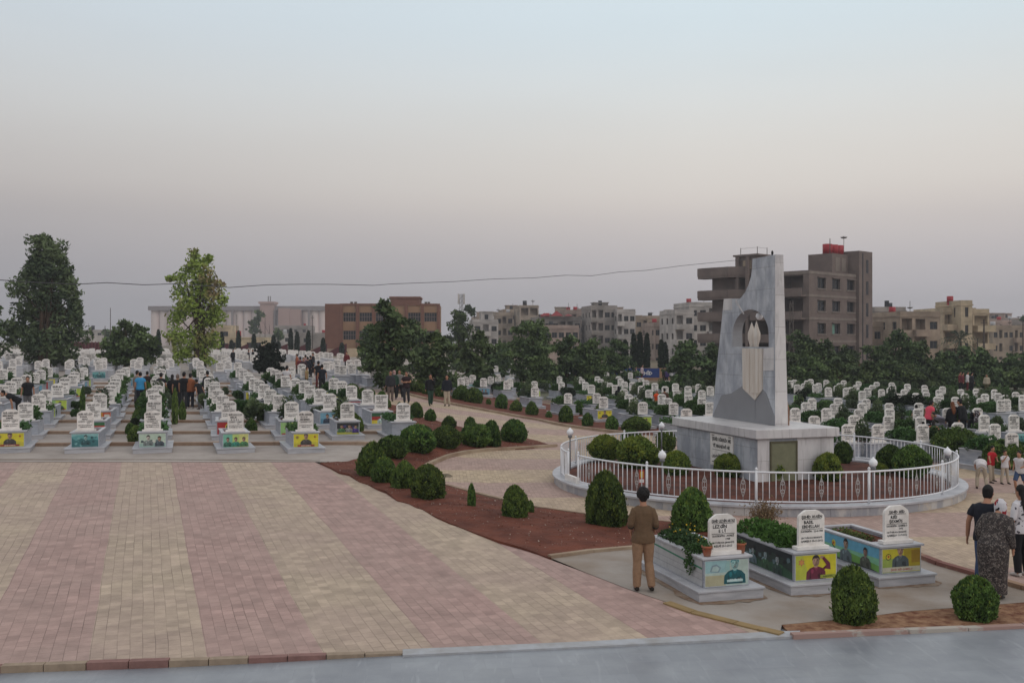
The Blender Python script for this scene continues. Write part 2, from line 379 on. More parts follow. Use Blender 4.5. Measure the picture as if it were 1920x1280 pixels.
# stage floor of grey marble tiles in front of the camera
def floor_mat():
    m = mat('stage_marble', (142,145,151), .38, .1, .8, col2=(120,123,131), spec=.45, detail=9)
    n = m.node_tree; L = n.links.new; b = n.nodes['Principled BSDF']
    src = b.inputs['Base Color'].links[0].from_socket
    tcn = n.nodes.new('ShaderNodeTexCoord')
    rot = n.nodes.new('ShaderNodeVectorRotate'); rot.rotation_type = 'Z_AXIS'; rot.inputs['Angle'].default_value = -R(7); L(tcn.outputs['Object'], rot.inputs['Vector'])
    br = n.nodes.new('ShaderNodeTexBrick'); br.inputs['Scale'].default_value = 1; br.inputs['Brick Width'].default_value = .6; br.inputs['Row Height'].default_value = .4; br.offset = .5
    br.inputs['Mortar Size'].default_value = .0022; br.inputs['Color1'].default_value = (.94,.94,.94,1); br.inputs['Color2'].default_value = (1.05,1.05,1.05,1); br.inputs['Mortar'].default_value = (.78,.78,.78,1)
    L(rot.outputs[0], br.inputs['Vector'])
    mp_ = n.nodes.new('ShaderNodeMapping'); mp_.inputs['Scale'].default_value = (6,.9,1); mp_.inputs['Rotation'].default_value = (0,0,.7); L(tcn.outputs['Object'], mp_.inputs[0])
    wv = n.nodes.new('ShaderNodeTexNoise'); wv.inputs['Scale'].default_value = 1.3; wv.inputs['Detail'].default_value = 9; wv.inputs['Distortion'].default_value = 1.2; L(mp_.outputs[0], wv.inputs['Vector'])
    vr = n.nodes.new('ShaderNodeMapRange'); vr.inputs['From Min'].default_value = .58; vr.inputs['From Max'].default_value = .78; vr.inputs['To Max'].default_value = .4; L(wv.outputs[0], vr.inputs['Value'])
    a = n.nodes.new('ShaderNodeMix'); a.data_type = 'RGBA'; a.inputs[7].default_value = (*s2l((172,174,180)),1); L(vr.outputs[0], a.inputs['Factor']); L(src, a.inputs[6])
    mu = n.nodes.new('ShaderNodeMix'); mu.data_type = 'RGBA'; mu.blend_type = 'MULTIPLY'; mu.inputs['Factor'].default_value = 1; L(a.outputs[2], mu.inputs[6]); L(br.outputs['Color'], mu.inputs[7])
    L(mu.outputs[2], b.inputs['Base Color']); return m
M_floor = floor_mat()
edge = [(-700,1311),(0,1251),(240,1243),(755,1225)]
E1 = GP(edge)+GP([(1480,1190),(1920,1173),(3000,1128)])
def fz(x, y):
    t_ = min(max((x+4.5)/4, 0), 1); return -.075+.065*t_*t_*(3-2*t_)
sheet('stage_floor', [(x, y+.5) for x, y in E1]+[(30,-6), (-30,-6)], 0, M_floor, grid=1.5, zf=fz)
# edging course of the plaza: alternating tan and red slabs on its near side
def edge_course():
    bm = bmesh.new(); pts = GP(edge); L_ = 0; k = 0
    for a, b in zip(pts, pts[1:]):
        l = math.hypot(b[0]-a[0], b[1]-a[1]); n = max(1, round(l/.5))
        for i in range(n):
            p = (a[0]+(b[0]-a[0])*(i+.5)/n, a[1]+(b[1]-a[1])*(i+.5)/n)
            rotbox(bm, (p[0], p[1]+.05, -.12), l/n-.012, .12, .135+random.uniform(-.006,.006), math.atan2(b[1]-a[1], b[0]-a[0])+random.uniform(-.01,.01), mi=(1 if (k//2) % 2 else 0)); k += 1
    o = link('plaza_edging', new_mesh('plaza_edging', bm, [mat('edging_tan', (156,138,120), .85, .12, 5), mat('edging_red', (140,106,100), .85, .12, 5)])); o['kind'] = 'structure'
edge_course()
JAG = [(600,871),(620,880),(636,889),(655,893),(674,905),(690,910),(708,920),(724,926),(744,940),(768,946),(780,953),(792,956),(816,971),(840,982),(863,990),(887,1000),(935,1019),(975,1030),(1007,1040),(1030,1049)]
PZ_R = JAG+[(1100,1075),(1180,1106),(1245,1128),(1310,1150),(1380,1168),(1462,1189)]
poly = GP([(-900,867),(590,867)])+GP(PZ_R)+[(x, y+.06) for x, y in GP([(1100,1209),(755,1225)][0:2])]+[(x, y+.06) for x, y in GP(edge)[::-1]]
sheet('plaza', poly, 0.0, M_plaza, grid=1.5)
# pale worn strip between the plaza and the stage on the right
sheet('threshold_strip', [(x, y) for x, y in GP([(755,1229),(1100,1213),(1500,1193),(1500,1183),(1462,1184),(1100,1203),(755,1218)])], .006, mat('pale_strip', (168,170,176), .7, .1, 3, col2=(150,148,148)), grid=1.5, skirt=.1)
# concrete apron round the three front graves
APR = [(1007,1041),(1030,1049),(1100,1075),(1180,1106),(1245,1128),(1310,1150),(1380,1168),(1462,1189),(1466,1172),(1600,1160),(1700,1147),(1920,1132),(2100,1115),(2100,1135),(1920,1102),(1840,1080),(1760,1058),(1700,1035),(1600,1010),(1500,996),(1390,1002),(1240,1022),(1185,1031)]
APR = [(1028,1045),(1100,1075),(1180,1106),(1245,1128),(1310,1150),(1380,1168),(1462,1189),(1466,1172),(1600,1160),(1700,1147),(1920,1132),(2300,1100),(2300,1205)][:11]+[(2200,1112),(2200,1190)][:0]+[(2150,1118),(2060,1150)][:0]
APR = [(1028,1045),(1100,1075),(1180,1106),(1245,1128),(1310,1150),(1380,1168),(1462,1189),(1466,1172),(1600,1160),(1700,1147),(1920,1130),(2000,1124),(1920,1103),(1840,1081),(1760,1059),(1700,1036),(1600,1008),(1480,992),(1390,998),(1240,1022),(1185,1031)]
sheet('grave_apron', GP(APR), .006, M_conc2, grid=1.5)
kerb('apron_kerb', GP([(1030,1047),(1110,1036),(1190,1029),(1250,1020)]), .12, .06, M_kerb)
kerb('apron_edge', GP([(1250,1131),(1300,1149),(1380,1169),(1425,1180),(1466,1190)]), .16, .022, mat('kerb_yellow', (150,126,88), .85, .1, 3))
kerb('court_kerb', GP([(1690,1033),(1760,1060),(1840,1083),(1920,1106),(2010,1130)]), .14, .08, mat('kerb_red_tan', (150,122,100), .85, .2, .9, col2=(124,84,76), contrast=(.48,.52)))
# narrow dry bed by the stage
sheet('narrow_bed', GP([(1466,1172),(1600,1160),(1700,1147),(1920,1130),(2000,1124),(2700,1074),(2700,1138),(1920,1174),(1484,1190)]), .003, M_drysoil, grid=1, skirt=.05)
kerb('stage_kerb', GP([(1484,1193),(1700,1184),(1920,1175),(2700,1140)]), .12, .035, mat('kerb_pink', (156,128,120), .8, .15, 1.2, col2=(168,160,152), contrast=(.48,.52)))
# court and path
COURT = [(835,911),(887,925),(947,940),(1007,953),(1100,966),(1180,974),(1260,981),(1390,991),(1480,991),(1600,1008),(1700,1036),(1760,1059),(1840,1081),(1920,1103),(2000,1126),(2700,1076),(2700,960),(2100,905),(1920,890),(1850,876),(1800,868),(1740,850),(1640,832),(1500,824),(1250,816),(1200,815),(1140,809),(1085,802),(1010,788),(940,775),(860,760),(800,748),(740,733),(685,721),(700,706),(640,700),(585,672),(560,669),(580,690),(600,705),(620,718),(650,731),(700,748),(740,762),(790,784),(840,797),(900,809),(983,823),(1043,838),(983,843),(911,846),(876,850),(840,858),(816,868),(794,884),(800,898)]
sheet('court_and_path', GP(COURT), .0, M_court, grid=2)
# the long red bed between plaza and court
BED = JAG+[(1110,1034),(1190,1027),(1250,1018),(1390,996),(1480,992),(1390,990),(1260,980),(1180,974),(1100,966),(1007,953),(947,940),(887,925),(835,911),(800,898),(794,884),(816,868),(840,858),(876,850),(911,846),(983,843),(1043,838),(983,823),(900,809),(840,797),(790,784),(740,762),(700,748),(660,736),(650,742),(690,765),(712,780),(735,800),(742,822),(715,836),(700,850),(680,860),(640,868)]
def bedz(x, y): return tz(x, y)+.05*math.sin(x*1.7)*math.sin(y*1.3)*.5+.015*math.sin(x*7+y*5)
bed = sheet('red_soil_bed', GP(BED), .035, M_soil, grid=.5, zf=bedz, skirt=.25)
kerb('bed_kerb', GP([(794,886),(800,876),(816,868),(840,858),(876,850),(911,846),(983,842),(1043,838)]), .16, .1, M_kerb)
kerb('bed_edge', GP([(835,911),(887,925),(947,940),(1007,953),(1100,966),(1180,974),(1260,981),(1390,991)]), .1, .05, M_kerb)
# strip bed on the far side of the path
sheet('path_bed', GP([(685,722),(740,734),(800,749),(860,761),(940,776),(1010,789),(1085,803),(1140,810),(1200,816),(1250,817),(1260,804),(1180,790),(1100,770),(1000,755),(900,738),(800,725),(720,714),(700,712)]), .04, M_soil, grid=1, skirt=.25)
kerb('path_kerb', GP([(685,723),(740,735),(800,750),(860,762),(940,777),(1010,790),(1085,804),(1140,811),(1200,817)]), .16, .12, M_kerb)
# right cemetery floor
sheet('right_cemetery_ground', GP([(1250,816),(1500,824),(1640,832),(1740,850),(1800,868),(1850,876),(1920,890),(2100,905),(2500,950),(2500,716),(1900,716),(1300,716),(900,716),(760,714),(800,725),(900,738),(1000,755),(1100,770),(1180,790),(1260,804)]), -.02, mat('cemetery_ground', (112,106,92), .95, .2, .7, col2=(78,84,62), bump=.4, bscale=6, detail=8), grid=3)
kerb('right_kerb', GP([(1800,869),(1850,877),(1920,891),(2100,906)]), .3, .14, M_kerb)
# left cemetery floor: pale concrete with brown steps across it
LC = [(-900,867),(590,867),(640,868),(680,860),(700,850),(715,836),(742,822),(735,800),(712,780),(690,765),(650,742),(660,736),(650,731),(620,718),(600,705),(585,697),(-900,697)]
sheet('left_cemetery_ground', GP(LC), .008, M_conc, grid=2)
sheet('far_cemetery_ground', GP([(-900,697),(585,697),(580,690),(560,669),(-900,669)])+[], .0, M_conc2, grid=6)
sheet('far_block_ground', GP([(590,673),(640,700),(700,706),(720,712),(1000,712),(1100,700),(900,676),(700,668)]), -.01, M_conc2, grid=6)
for v, u1 in ((838,745),(814,735),(793,735),(777,715),(764,680),(753,660),(744,640),(736,620),(728,610),(721,600)):
    a, b = G(-60, v)[:2], G(u1, v)[:2]
    a = (-.62*a[1], a[1])
    kerb('terrace_step', [a, b], .28, .11, M_step, seg=1.4)
kerb('cemetery_border', GP([(-400,863),(0,863),(300,863),(600,865)]), .12, .03, M_conc2, seg=2.2)
# small loose stones lying in the red beds: nobody could count them
def pebbles():
    poly = [Vector((x, y)) for x, y in GP(BED)]; tris = []
    bm = bmesh.new(); k = 0
    bm2 = bmesh.new(); bm2.from_mesh(bed.data); bm2.faces.ensure_lookup_table()
    areas = [f.calc_area() for f in bm2.faces]
    for f in random.choices(bm2.faces[:], weights=areas, k=5200):
        a, b = random.random(), random.random()
        if a+b > 1: a, b = 1-a, 1-b
        p = f.verts[0].co+(f.verts[1].co-f.verts[0].co)*a+(f.verts[2].co-f.verts[0].co)*b
        s = random.uniform(.008, .026)*(1.5 if random.random() < .06 else 1)
        mi = 0 if random.random() < .35 else 1
        vs = [bm.verts.new(p+Vector((random.uniform(-1,1)*s, random.uniform(-1,1)*s, random.uniform(-.2,.9)*s))) for _ in range(5)]
        try: bmesh.ops.convex_hull(bm, input=vs) if False else [bm.faces.new((vs[0], vs[1], vs[2])), bm.faces.new((vs[0], vs[2], vs[3])), bm.faces.new((vs[1], vs[2], vs[4]))]
        except Exception: pass
        for q in bm.faces[-3:] if False else []: pass
    bm2.free()
    for i, f in enumerate(bm.faces): f.material_index = 0 if (i//3) % 3 == 0 else 1
    o = link('pebbles', new_mesh('pebbles', bm, [mat('pale_stone', (182,166,154), .9, .1), mat('soil_clod', (112,66,48), .95, .2)]))
    tag(o, 'small pale stones and clods scattered over the red soil bed', 'pebbles', kind='stuff')
pebbles()
# ------------------------------------------------------------ graves
ST_W = .24
def stone_outline(w=ST_W, h=.58):
    return [(-w,0),(w,0),(w,h*.80),(w*.93,h*.87),(w*.58,h*.975),(w*.45,h),(-w*.45,h),(-w*.58,h*.975),(-w*.93,h*.87),(-w,h*.80)]
def mesh_stone(h=.58):
    bm = bmesh.new(); prism(bm, stone_outline(h=h), 'y', .27, .33)
    bmesh.ops.recalc_face_normals(bm, faces=bm.faces[:])
    for v in bm.verts: v.co.z += .70
    return new_mesh('headstone', bm, M_white)
def mesh_parts():
    D = {}
    bm = bmesh.new(); bx(bm, -.56,.56,0,2.25,-.06,.12); bx(bm, -.585,.585,-.025,2.275,.123,.16, bev=.006); D['base'] = new_mesh('base', bm, M_slab)
    bm = bmesh.new()
    bx(bm, -.40,.40,.16,.46,.16,.60); bx(bm, -.40,-.34,.463,2.08,.16,.60); bx(bm, .34,.40,.463,2.08,.16,.60); bx(bm, -.337,.337,2.02,2.08,.16,.60)
    D['body'] = new_mesh('body', bm, M_marble)
    bm = bmesh.new(); bx(bm, -.44,.44,.12,.50,.603,.64, bev=.005); bx(bm, -.425,-.32,.503,2.10,.603,.632); bx(bm, .32,.425,.503,2.10,.603,.632); bx(bm, -.317,.317,2.0,2.10,.603,.632)
    D['cap'] = new_mesh('cap', bm, M_slab)
    bm = bmesh.new(); bx(bm, -.335,.335,.466,2.015,.2,.56); D['soil'] = new_mesh('soil', bm, M_soil)
    bm = bmesh.new(); bx(bm, -.30,.30,.22,.38,.643,.70, bev=.004); D['foot'] = new_mesh('foot', bm, M_white)
    D['stone'] = mesh_stone()
    D['stone_sq'] = None
    bm = bmesh.new(); prism(bm, [(-.25,0),(.25,0),(.25,.55),(-.25,.55)], 'y', .27,.33); bmesh.ops.recalc_face_normals(bm, faces=bm.faces[:])
    for v in bm.verts: v.co.z += .70
    D['stone_sq'] = new_mesh('headstone', bm, M_white)
    # far ones: the whole tomb under the stone as few faces
    return D
GP_ = mesh_parts()
def planting_mesh(kind, seed):
    rs = np.random.default_rng(seed)
    if kind == 'low':
        n = 1100; c = np.stack([rs.uniform(-.42,.42,n), rs.uniform(.52,2.05,n), .60+np.abs(rs.normal(0,.10,n))], 1)
        return leaf_mesh('planting', c, rs.uniform(.05,.09,n), M_grass, up=.8, aspect=1.6)
    if kind == 'bush':
        blobs = [(rs.uniform(-.15,.15), .7+i*.33, .74+rs.uniform(-.04,.14), .4, .28, .26) for i in range(4)]
        c, o = blob_points(blobs, 420); return leaf_mesh('planting', c, .07, M_grass, up=.4, aspect=1.5, out=o)
    if kind == 'tall':
        blobs = [(rs.uniform(-.22,.22), 1.1+rs.uniform(-.3,.3), 1.05, .24, .26, .40), (rs.uniform(-.3,.3), 1.3, .85, .2,.2,.22), (0, 1.5, .8, .2, .35, .2), (.05, .8, .75, .2, .25, .15)]
        c, o = blob_points(blobs, 330, .5); return leaf_mesh('planting', c, .06, M_gum, up=.3, aspect=2.2, out=o)
PLANT = {k: [planting_mesh(k, s) for s in (1, 2)] for k in ('low', 'bush', 'tall')}

# lettering on the stones
def inscription(lines, far=False):
    bm = bmesh.new()
    for s, size, x, z in lines:
        if s == '_': bx(bm, x-size/2, x+size/2, .2645, .2685, z, z+.006)
        else: add_text(bm, s, size, x, .70+z if False else z, .2665, 'CENTER', size*.028 if not far else size*.04, maxw=.41)
    for v in bm.verts:
        if True: v.co.z += .70
    return new_mesh('inscription', bm, M_text)
def ins(top, name1, name2, mid, yr, ln, last):
    return inscription([(top,.062,0,.455),('_',.36,0,.437),(name1,.074,-.06 if name1 else 0,.365),(name2,.07,-.02,.295),('_',.40,0,.272),(mid,.043,0,.225),(yr,.043,.08,.175),(ln,.037,0,.12),(last,.045,0,.065)])
INS = [
 ins('ŞEHÎD LEZGÎN ARTAŞ','LEZGÎN','E L Î','DAYIKBÛN : AVAKÊ','1988','CIH Û DÎROKA ŞEHADETÊ :','XELFÊ 23-1-2013'),
 ins('ŞEHÎD XUSÊN','BASIL','EBDELLAH','DAYIKBÛN : 22-8-1984','','CIH Û DÎROKA ŞEHADETÊ :','QAMIŞLO 30-11-2012'),
 ins('ŞEHÎD SEÎD','REÎS','ŞEXMÛS','DAYIKBÛN : QAMIŞLO','1975','CIH Û DÎROKA ŞEHADETÊ :','QAMIŞLO 11-7-2012'),
 ins('ŞEHÎD REBER AMED','MEHMED','ISMAÎL','DAYIKBÛN : QAMIŞLO','1987','CIH Û DÎROKA ŞEHADETÊ :','DÊRIK 12-3-2013'),
 ins('ŞEHÎD FILÎT ÇIYA','ZANA','ABAS','DAYIKBÛN : QAMIŞLO','1994','CIH Û DÎROKA ŞEHADETÊ :','TIRBESPIYÊ 2013'),
 ins('ŞEHÎD OSMAN','OSMAN','OSMAN','DAYIKBÛN 1993','QAMIŞLO','CIH Û DÎROKA ŞEHADETÊ :','TIL HEMÎS 2-1-2014'),
 ins('ŞEHÎD AZAD BOTAN','MELIK','B I L A L','DAYIKBÛN : QAMIŞLO','1989','CIH Û DÎROKA ŞEHADETÊ :','KOBANÊ 21-9-2014'),
 ins('ŞEHÎD ZERDEŞT','I B A N','MIHEMED','DAYIKBÛN 1992','','CIH Û DÎROKA ŞEHADETÊ :','HESEKÊ 2014'),
 ins('ŞEHÎD SERDAR','WELAT','A L Î','DAYIKBÛN : QAMIŞLO','1990','CIH Û DÎROKA ŞEHADETÊ :','TIL TEMIR 2015'),
]
INS_F = [inscription([('ŞEHÎD AZAD',.075,0,.43),('_',.36,0,.41),('ALÎ',.08,-.07,.33),('OSMAN',.075,-.03,.25),('QAMIŞLO 1991',.058,0,.15),('DÊRIK 2014',.055,0,.07)], True),
         inscription([('ŞEHÎD RIZGAR',.07,0,.43),('XELÎL',.08,-.06,.34),('_',.38,0,.30),('DAYIKBÛN 1988',.052,0,.22),('CIH Û DÎROK :',.05,0,.14),('HESEKÊ 2015',.055,0,.06)], True),
         inscription([('ŞEHÎD ROJ',.08,0,.42),('_',.34,0,.40),('H E M O',.08,0,.30),('DAYIKBÛN 1994',.05,0,.2),('KOBANÊ 2014',.052,0,.12)], True)]

# printed panels fixed to the tombs: flat figures on a coloured ground
def fig(P_, cx, cz, s, coat, skin=(172,136,116), hair=(38,32,32), arm=0):
    P_.append((coat, [(cx-.42*s,cz),(cx-.40*s,cz+.30*s),(cx-.26*s,cz+.44*s),(cx-.08*s,cz+.50*s),(cx+.08*s,cz+.50*s),(cx+.26*s,cz+.44*s),(cx+.40*s,cz+.30*s),(cx+.42*s,cz)]))
    P_.append((skin, [(cx-.07*s,cz+.44*s),(cx-.07*s,cz+.58*s),(cx+.07*s,cz+.58*s),(cx+.07*s,cz+.44*s)]))
    P_.append((skin, [(cx+.15*s*math.cos(a),cz+.70*s+.20*s*math.sin(a)) for a in np.linspace(0,2*math.pi,13)[:-1]]))
    P_.append((hair, [(cx+.165*s*math.cos(a),cz+.74*s+.20*s*math.sin(a)) for a in np.linspace(-.1,math.pi+.1,9)]+[(cx-.1*s,cz+.80*s),(cx+.1*s,cz+.80*s)]))
    if s > 1: P_.append((hair, [(cx-.05*s,cz+.585*s),(cx+.05*s,cz+.585*s),(cx+.04*s,cz+.615*s),(cx-.04*s,cz+.615*s)]))
    dk = tuple(int(v*.72) for v in skin); md = tuple(int(v*.86) for v in skin); lt = tuple(min(255, int(v*1.12)) for v in skin); cd_ = tuple(int(v*.7) for v in coat); cl = tuple(min(255, int(v*1.3+8)) for v in coat)
    E = lambda x, z, a, b, c, n_=9: P_.append((c, [(cx+(x+a*math.cos(t_))*s, cz+(z+b*math.sin(t_))*s) for t_ in np.linspace(0,2*math.pi,n_+1)[:-1]]))
    E(.075, .68, .07, .15, md); E(-.05, .74, .06, .07, lt); E(0, .56, .085, .035, dk)
    for sg in (-1,1): E(sg*.065, .715, .030, .013, (52,42,40)); P_.append((hair, [(cx+(sg*.065-.04)*s,cz+.745*s),(cx+(sg*.065+.04)*s,cz+.745*s),(cx+(sg*.065+.03)*s,cz+.765*s),(cx+(sg*.065-.03)*s,cz+.765*s)]))
    P_.append((dk, [(cx+.0*s,cz+.71*s),(cx+.03*s,cz+.655*s),(cx-.02*s,cz+.65*s)])); E(0, .612, .045, .012, (120,66,60))
    P_.append((cd_, [(cx-.30*s,cz),(cx-.24*s,cz+.3*s),(cx-.2*s,cz)])); P_.append((cd_, [(cx+.30*s,cz),(cx+.22*s,cz+.3*s),(cx+.18*s,cz)])); P_.append((cl, [(cx-.1*s,cz+.48*s),(cx,cz+.32*s),(cx-.02*s,cz+.46*s)])); P_.append((cl, [(cx+.1*s,cz+.48*s),(cx,cz+.32*s),(cx+.02*s,cz+.46*s)])); E(-.16,.33,.06,.09,cl); E(.14,.14,.07,.1,cd_)
    if arm:
        P_.append((coat, [(cx+.28*s,cz+.42*s),(cx+.62*s,cz+.36*s),(cx+.60*s,cz+.60*s),(cx+.34*s,cz+.86*s),(cx+.26*s,cz+.78*s),(cx+.44*s,cz+.54*s),(cx+.3*s,cz+.2*s)]))
        P_.append((skin, [(cx+.34*s,cz+.88*s),(cx+.26*s,cz+.78*s),(cx+.16*s,cz+.80*s),(cx+.2*s,cz+.9*s)]))
def star(P_, cx, cz, r, c, n=5):
    P_.append((c, [(cx+(r if i % 2 == 0 else r*.42)*math.sin(i*math.pi/n), cz+(r if i % 2 == 0 else r*.42)*math.cos(i*math.pi/n)) for i in range(2*n)]))
def disc(P_, cx, cz, r, c): P_.append((c, [(cx+r*math.cos(a), cz+r*math.sin(a)) for a in np.linspace(0,2*math.pi,17)[:-1]]))
def blot(P_, cx, cz, r, c, seed):
    rr_ = random.Random(seed); P_.append((c, [(cx+r*rr_.uniform(.5,1.2)*math.cos(a), cz+r*.8*rr_.uniform(.5,1.2)*math.sin(a)) for a in np.linspace(0,2*math.pi,12)[:-1]]))
def panel_mesh(name, W, H, polys, border=(196,200,204), words=()):
    """upright print W x H, foot at z=0, facing -y; each later figure lies 1 mm in front"""
    bm = bmesh.new(); ms, idx = [], {}
    def mi(c):
        if c not in idx: idx[c] = len(ms); ms.append(flat(c))
        return idx[c]
    bx(bm, -W/2, W/2, -.004, 0, 0, H, mi(border))
    for k, (c, pts) in enumerate(polys):
        y = -.0045-.00018*k
        pts = [(min(max(x, -W/2+.008), W/2-.008), min(max(z, .008), H-.008)) for x, z in pts]
        q = []
        for p in pts:
            if not q or (abs(p[0]-q[-1][0])+abs(p[1]-q[-1][1])) > 1e-4: q.append(p)
        if len(q) > 2 and abs(q[0][0]-q[-1][0])+abs(q[0][1]-q[-1][1]) < 1e-4: q.pop()
        if len(q) < 3: continue
        f = bm.faces.new([bm.verts.new((x, y, z)) for x, z in q]); f.material_index = mi(c); f.normal_update()
        if f.normal.y > 0: f.normal_flip()
    for s, size, x, z, c in words: add_text(bm, s, size, x, z, -.0055-.00018*len(polys), 'CENTER', .0008, mi(c))
    bmesh.ops.triangulate(bm, faces=[f for f in bm.faces if len(f.verts) > 4])
    return new_mesh(name, bm, ms)
def R_(x0, x1, z0, z1): return [(x0,z0),(x1,z0),(x1,z1),(x0,z1)]
W_, H_ = .77, .42
def pn(kind):
    p = []; words = []
    if kind == 'yellow':
        p += [((214,200,52), R_(-.38,.38,0,.42)), ((196,184,60), [(-.38,.0),(.38,0),(.38,.14),(0,.19),(-.38,.1)])]
        fig(p, 0, .04, .42, (70,66,64)); star(p, .27, .32, .045, (168,52,40)); disc(p, -.27, .31, .05, (150,150,70)); star(p, -.27, .31, .035, (168,60,40))
        p.append(((150,52,44), R_(-.26,.26,.02,.075))); words = [('ŞEHÎD NAMIRIN',.04,0,.033,(228,222,200))]
    elif kind == 'yellow_arm':
        p += [((206,196,44), R_(-.38,.38,0,.42)), ((184,188,66), [(-.38,0),(-.1,0),(-.25,.42),(-.38,.42)])]
        fig(p, .0, .0, .44, (104,34,58), arm=1); star(p, -.27, .30, .07, (196,96,92), 6); disc(p, -.27, .30, .03, (214,150,80))
        p.append(((150,160,60), R_(.08,.37,.02,.075))); words = [('BASIL XUSÊN',.03,.22,.037,(70,60,40))]
    elif kind == 'yellow_land':
        p += [((196,184,50), R_(-.38,.38,0,.42)), ((170,150,40), R_(.05,.38,.1,.42)), ((150,120,36), R_(.2,.38,.16,.38)), ((150,168,80), R_(-.38,-.1,0,.25))]
        fig(p, -.02, .10, .40, (78,88,92)); disc(p, -.26, .28, .055, (60,60,40)); disc(p, -.26, .28, .042, (206,190,60)); star(p, -.26, .285, .035, (170,60,40))
        p.append(((196,190,170), R_(-.38,.38,.02,.10))); words = [('ŞEHÎD REÎS QAMIŞLO',.045,0,.04,(168,60,60))]
    elif kind == 'teal':
        p += [((96,156,158), R_(-.38,.38,0,.42)), ((58,112,116), [(-.38,0),(.38,0),(.38,.2),(.2,.26),(.05,.2),(-.1,.28),(-.25,.2),(-.38,.3)]), ((138,186,186), [(-.38,.42),(-.38,.34),(-.1,.38),(.38,.3),(.38,.42)])]
        for i in range(9): blot(p, random.Random(i).uniform(-.34,.34), random.Random(i+50).uniform(.05,.3), .05, ((40,78,84),(120,170,170),(72,128,130))[i % 3], i)
        fig(p, .02, .06, .34, (52,88,92), (150,180,178))
    elif kind == 'pale':
        p += [((186,204,186), R_(-.38,.38,0,.42)), ((160,188,178), R_(-.38,.38,0,.12))]
        for i in range(8): blot(p, -.3+i*.085, .14+.1*random.Random(i+7).random(), .055, ((64,76,80),(206,206,196),(110,124,124))[i % 3], i+20)
        fig(p, -.12, .04, .36, (120,128,126), (196,188,176)); fig(p, .2, .02, .34, (74,84,92))
    elif kind == 'green3':
        p += [((186,206,120), R_(-.38,.38,0,.42)), ((120,184,160), R_(-.38,-.1,0,.42)), ((210,208,130), R_(.1,.38,0,.42))]
        for i, x in enumerate((-.24, 0, .24)): fig(p, x, .02, .32, ((56,104,86),(52,128,110),(70,120,80))[i])
    elif kind == 'lime':
        p += [((184,204,84), R_(-.38,.38,0,.42)), ((150,190,120), R_(-.38,-.05,0,.42))]
        fig(p, .12, .02, .36, (88,104,100)); disc(p, -.2, .26, .05, (206,200,90)); star(p, -.2, .26, .035, (166,60,44))
        p.append(((176,60,50), R_(-.34,.34,.0,.05)))
    elif kind == 'redstar':
        p += [((164,38,38), R_(-.38,.38,0,.42))]; disc(p, 0, .25, .12, (214,186,52)); disc(p, 0, .25, .095, (40,96,56)); star(p, 0, .25, .085, (176,40,40))
        p.append(((226,214,190), R_(-.2,.2,.04,.07)))
    elif kind == 'flag':
        p += [((44,92,60), R_(-.38,.38,.28,.42)), ((158,44,44), R_(-.38,.38,.14,.28)), ((214,194,62), R_(-.38,.38,0,.14))]; fig(p, 0, .02, .40, (168,186,180), (188,200,196))
    elif kind == 'blue2':
        p += [((116,162,184), R_(-.38,.38,0,.42)), ((90,136,160), R_(-.38,.38,0,.2))]; fig(p, -.12, .02, .38, (44,54,72)); fig(p, .12, .02, .36, (60,60,64))
    elif kind == 'collage':
        p += [((40,42,44), R_(-.38,.38,0,.42)), ((170,168,60), R_(-.38,.38,0,.1))]
        for i in range(10): blot(p, -.34+i*.075, .1+.25*random.Random(i+3).random(), .06, ((150,150,146),(70,110,70),(120,40,60),(60,60,110))[i % 4], i+60)
        fig(p, -.22, .08, .3, (70,110,70)); fig(p, .05, .08, .3, (130,130,128)); fig(p, .27, .06, .3, (70,50,120))
    elif kind == 'tealman':
        p += [((176,192,184), R_(-.38,.38,0,.42)), ((150,186,190), R_(-.38,.0,.22,.42)), ((176,170,140), R_(-.38,-.02,.0,.18)), ((130,150,160), [(-.3,.24),(-.26,.34),(-.18,.36),(-.1,.3),(-.14,.22)]), ((168,190,188), [(-.27,.25),(-.24,.32),(-.18,.33),(-.13,.29),(-.16,.24)])]
        fig(p, .14, .03, .46, (22,84,92), (150,186,184), (40,130,140)); p.append(((150,186,184), [(-.04,.26),(.0,.4),(.05,.4),(.05,.24)])); p.append(((176,206,204), R_(.0,.28,.06,.1)))
        words = [('LEZGÎN ELÎ',.045,.14,.075,(228,236,236))]
    elif kind == 'orange':
        p += [((206,150,48), R_(-.38,.38,0,.42)), ((190,80,40), R_(.1,.38,0,.42))]; fig(p, 0, .03, .38, (44,40,40)); p.append(((206,200,190), R_(.16,.34,.1,.34)))
    elif kind == 'rbanner':
        p += [((180,60,52), R_(-.38,.38,0,.42)), ((54,110,70), R_(-.38,.38,.3,.42)), ((210,190,60), R_(-.38,.38,0,.1))]
    return panel_mesh('front_panel', W_, H_, p, words=words)
PAN = {k: pn(k) for k in ('yellow','yellow_arm','yellow_land','teal','pale','green3','lime','redstar','flag','blue2','collage','tealman','orange','rbanner')}
DESC = {'yellow':'yellow portrait panel','yellow_arm':'yellow panel of a man in maroon','yellow_land':'yellow and gold portrait panel','teal':'teal crowd panel','pale':'pale green and grey picture panel','green3':'green panel with three figures','lime':'lime green portrait panel','redstar':'red panel with a star emblem','flag':'green, red and yellow striped panel','blue2':'blue panel with two figures','collage':'dark collage panel','tealman':'pale panel with a teal man','orange':'orange portrait panel','rbanner':'red banner panel'}

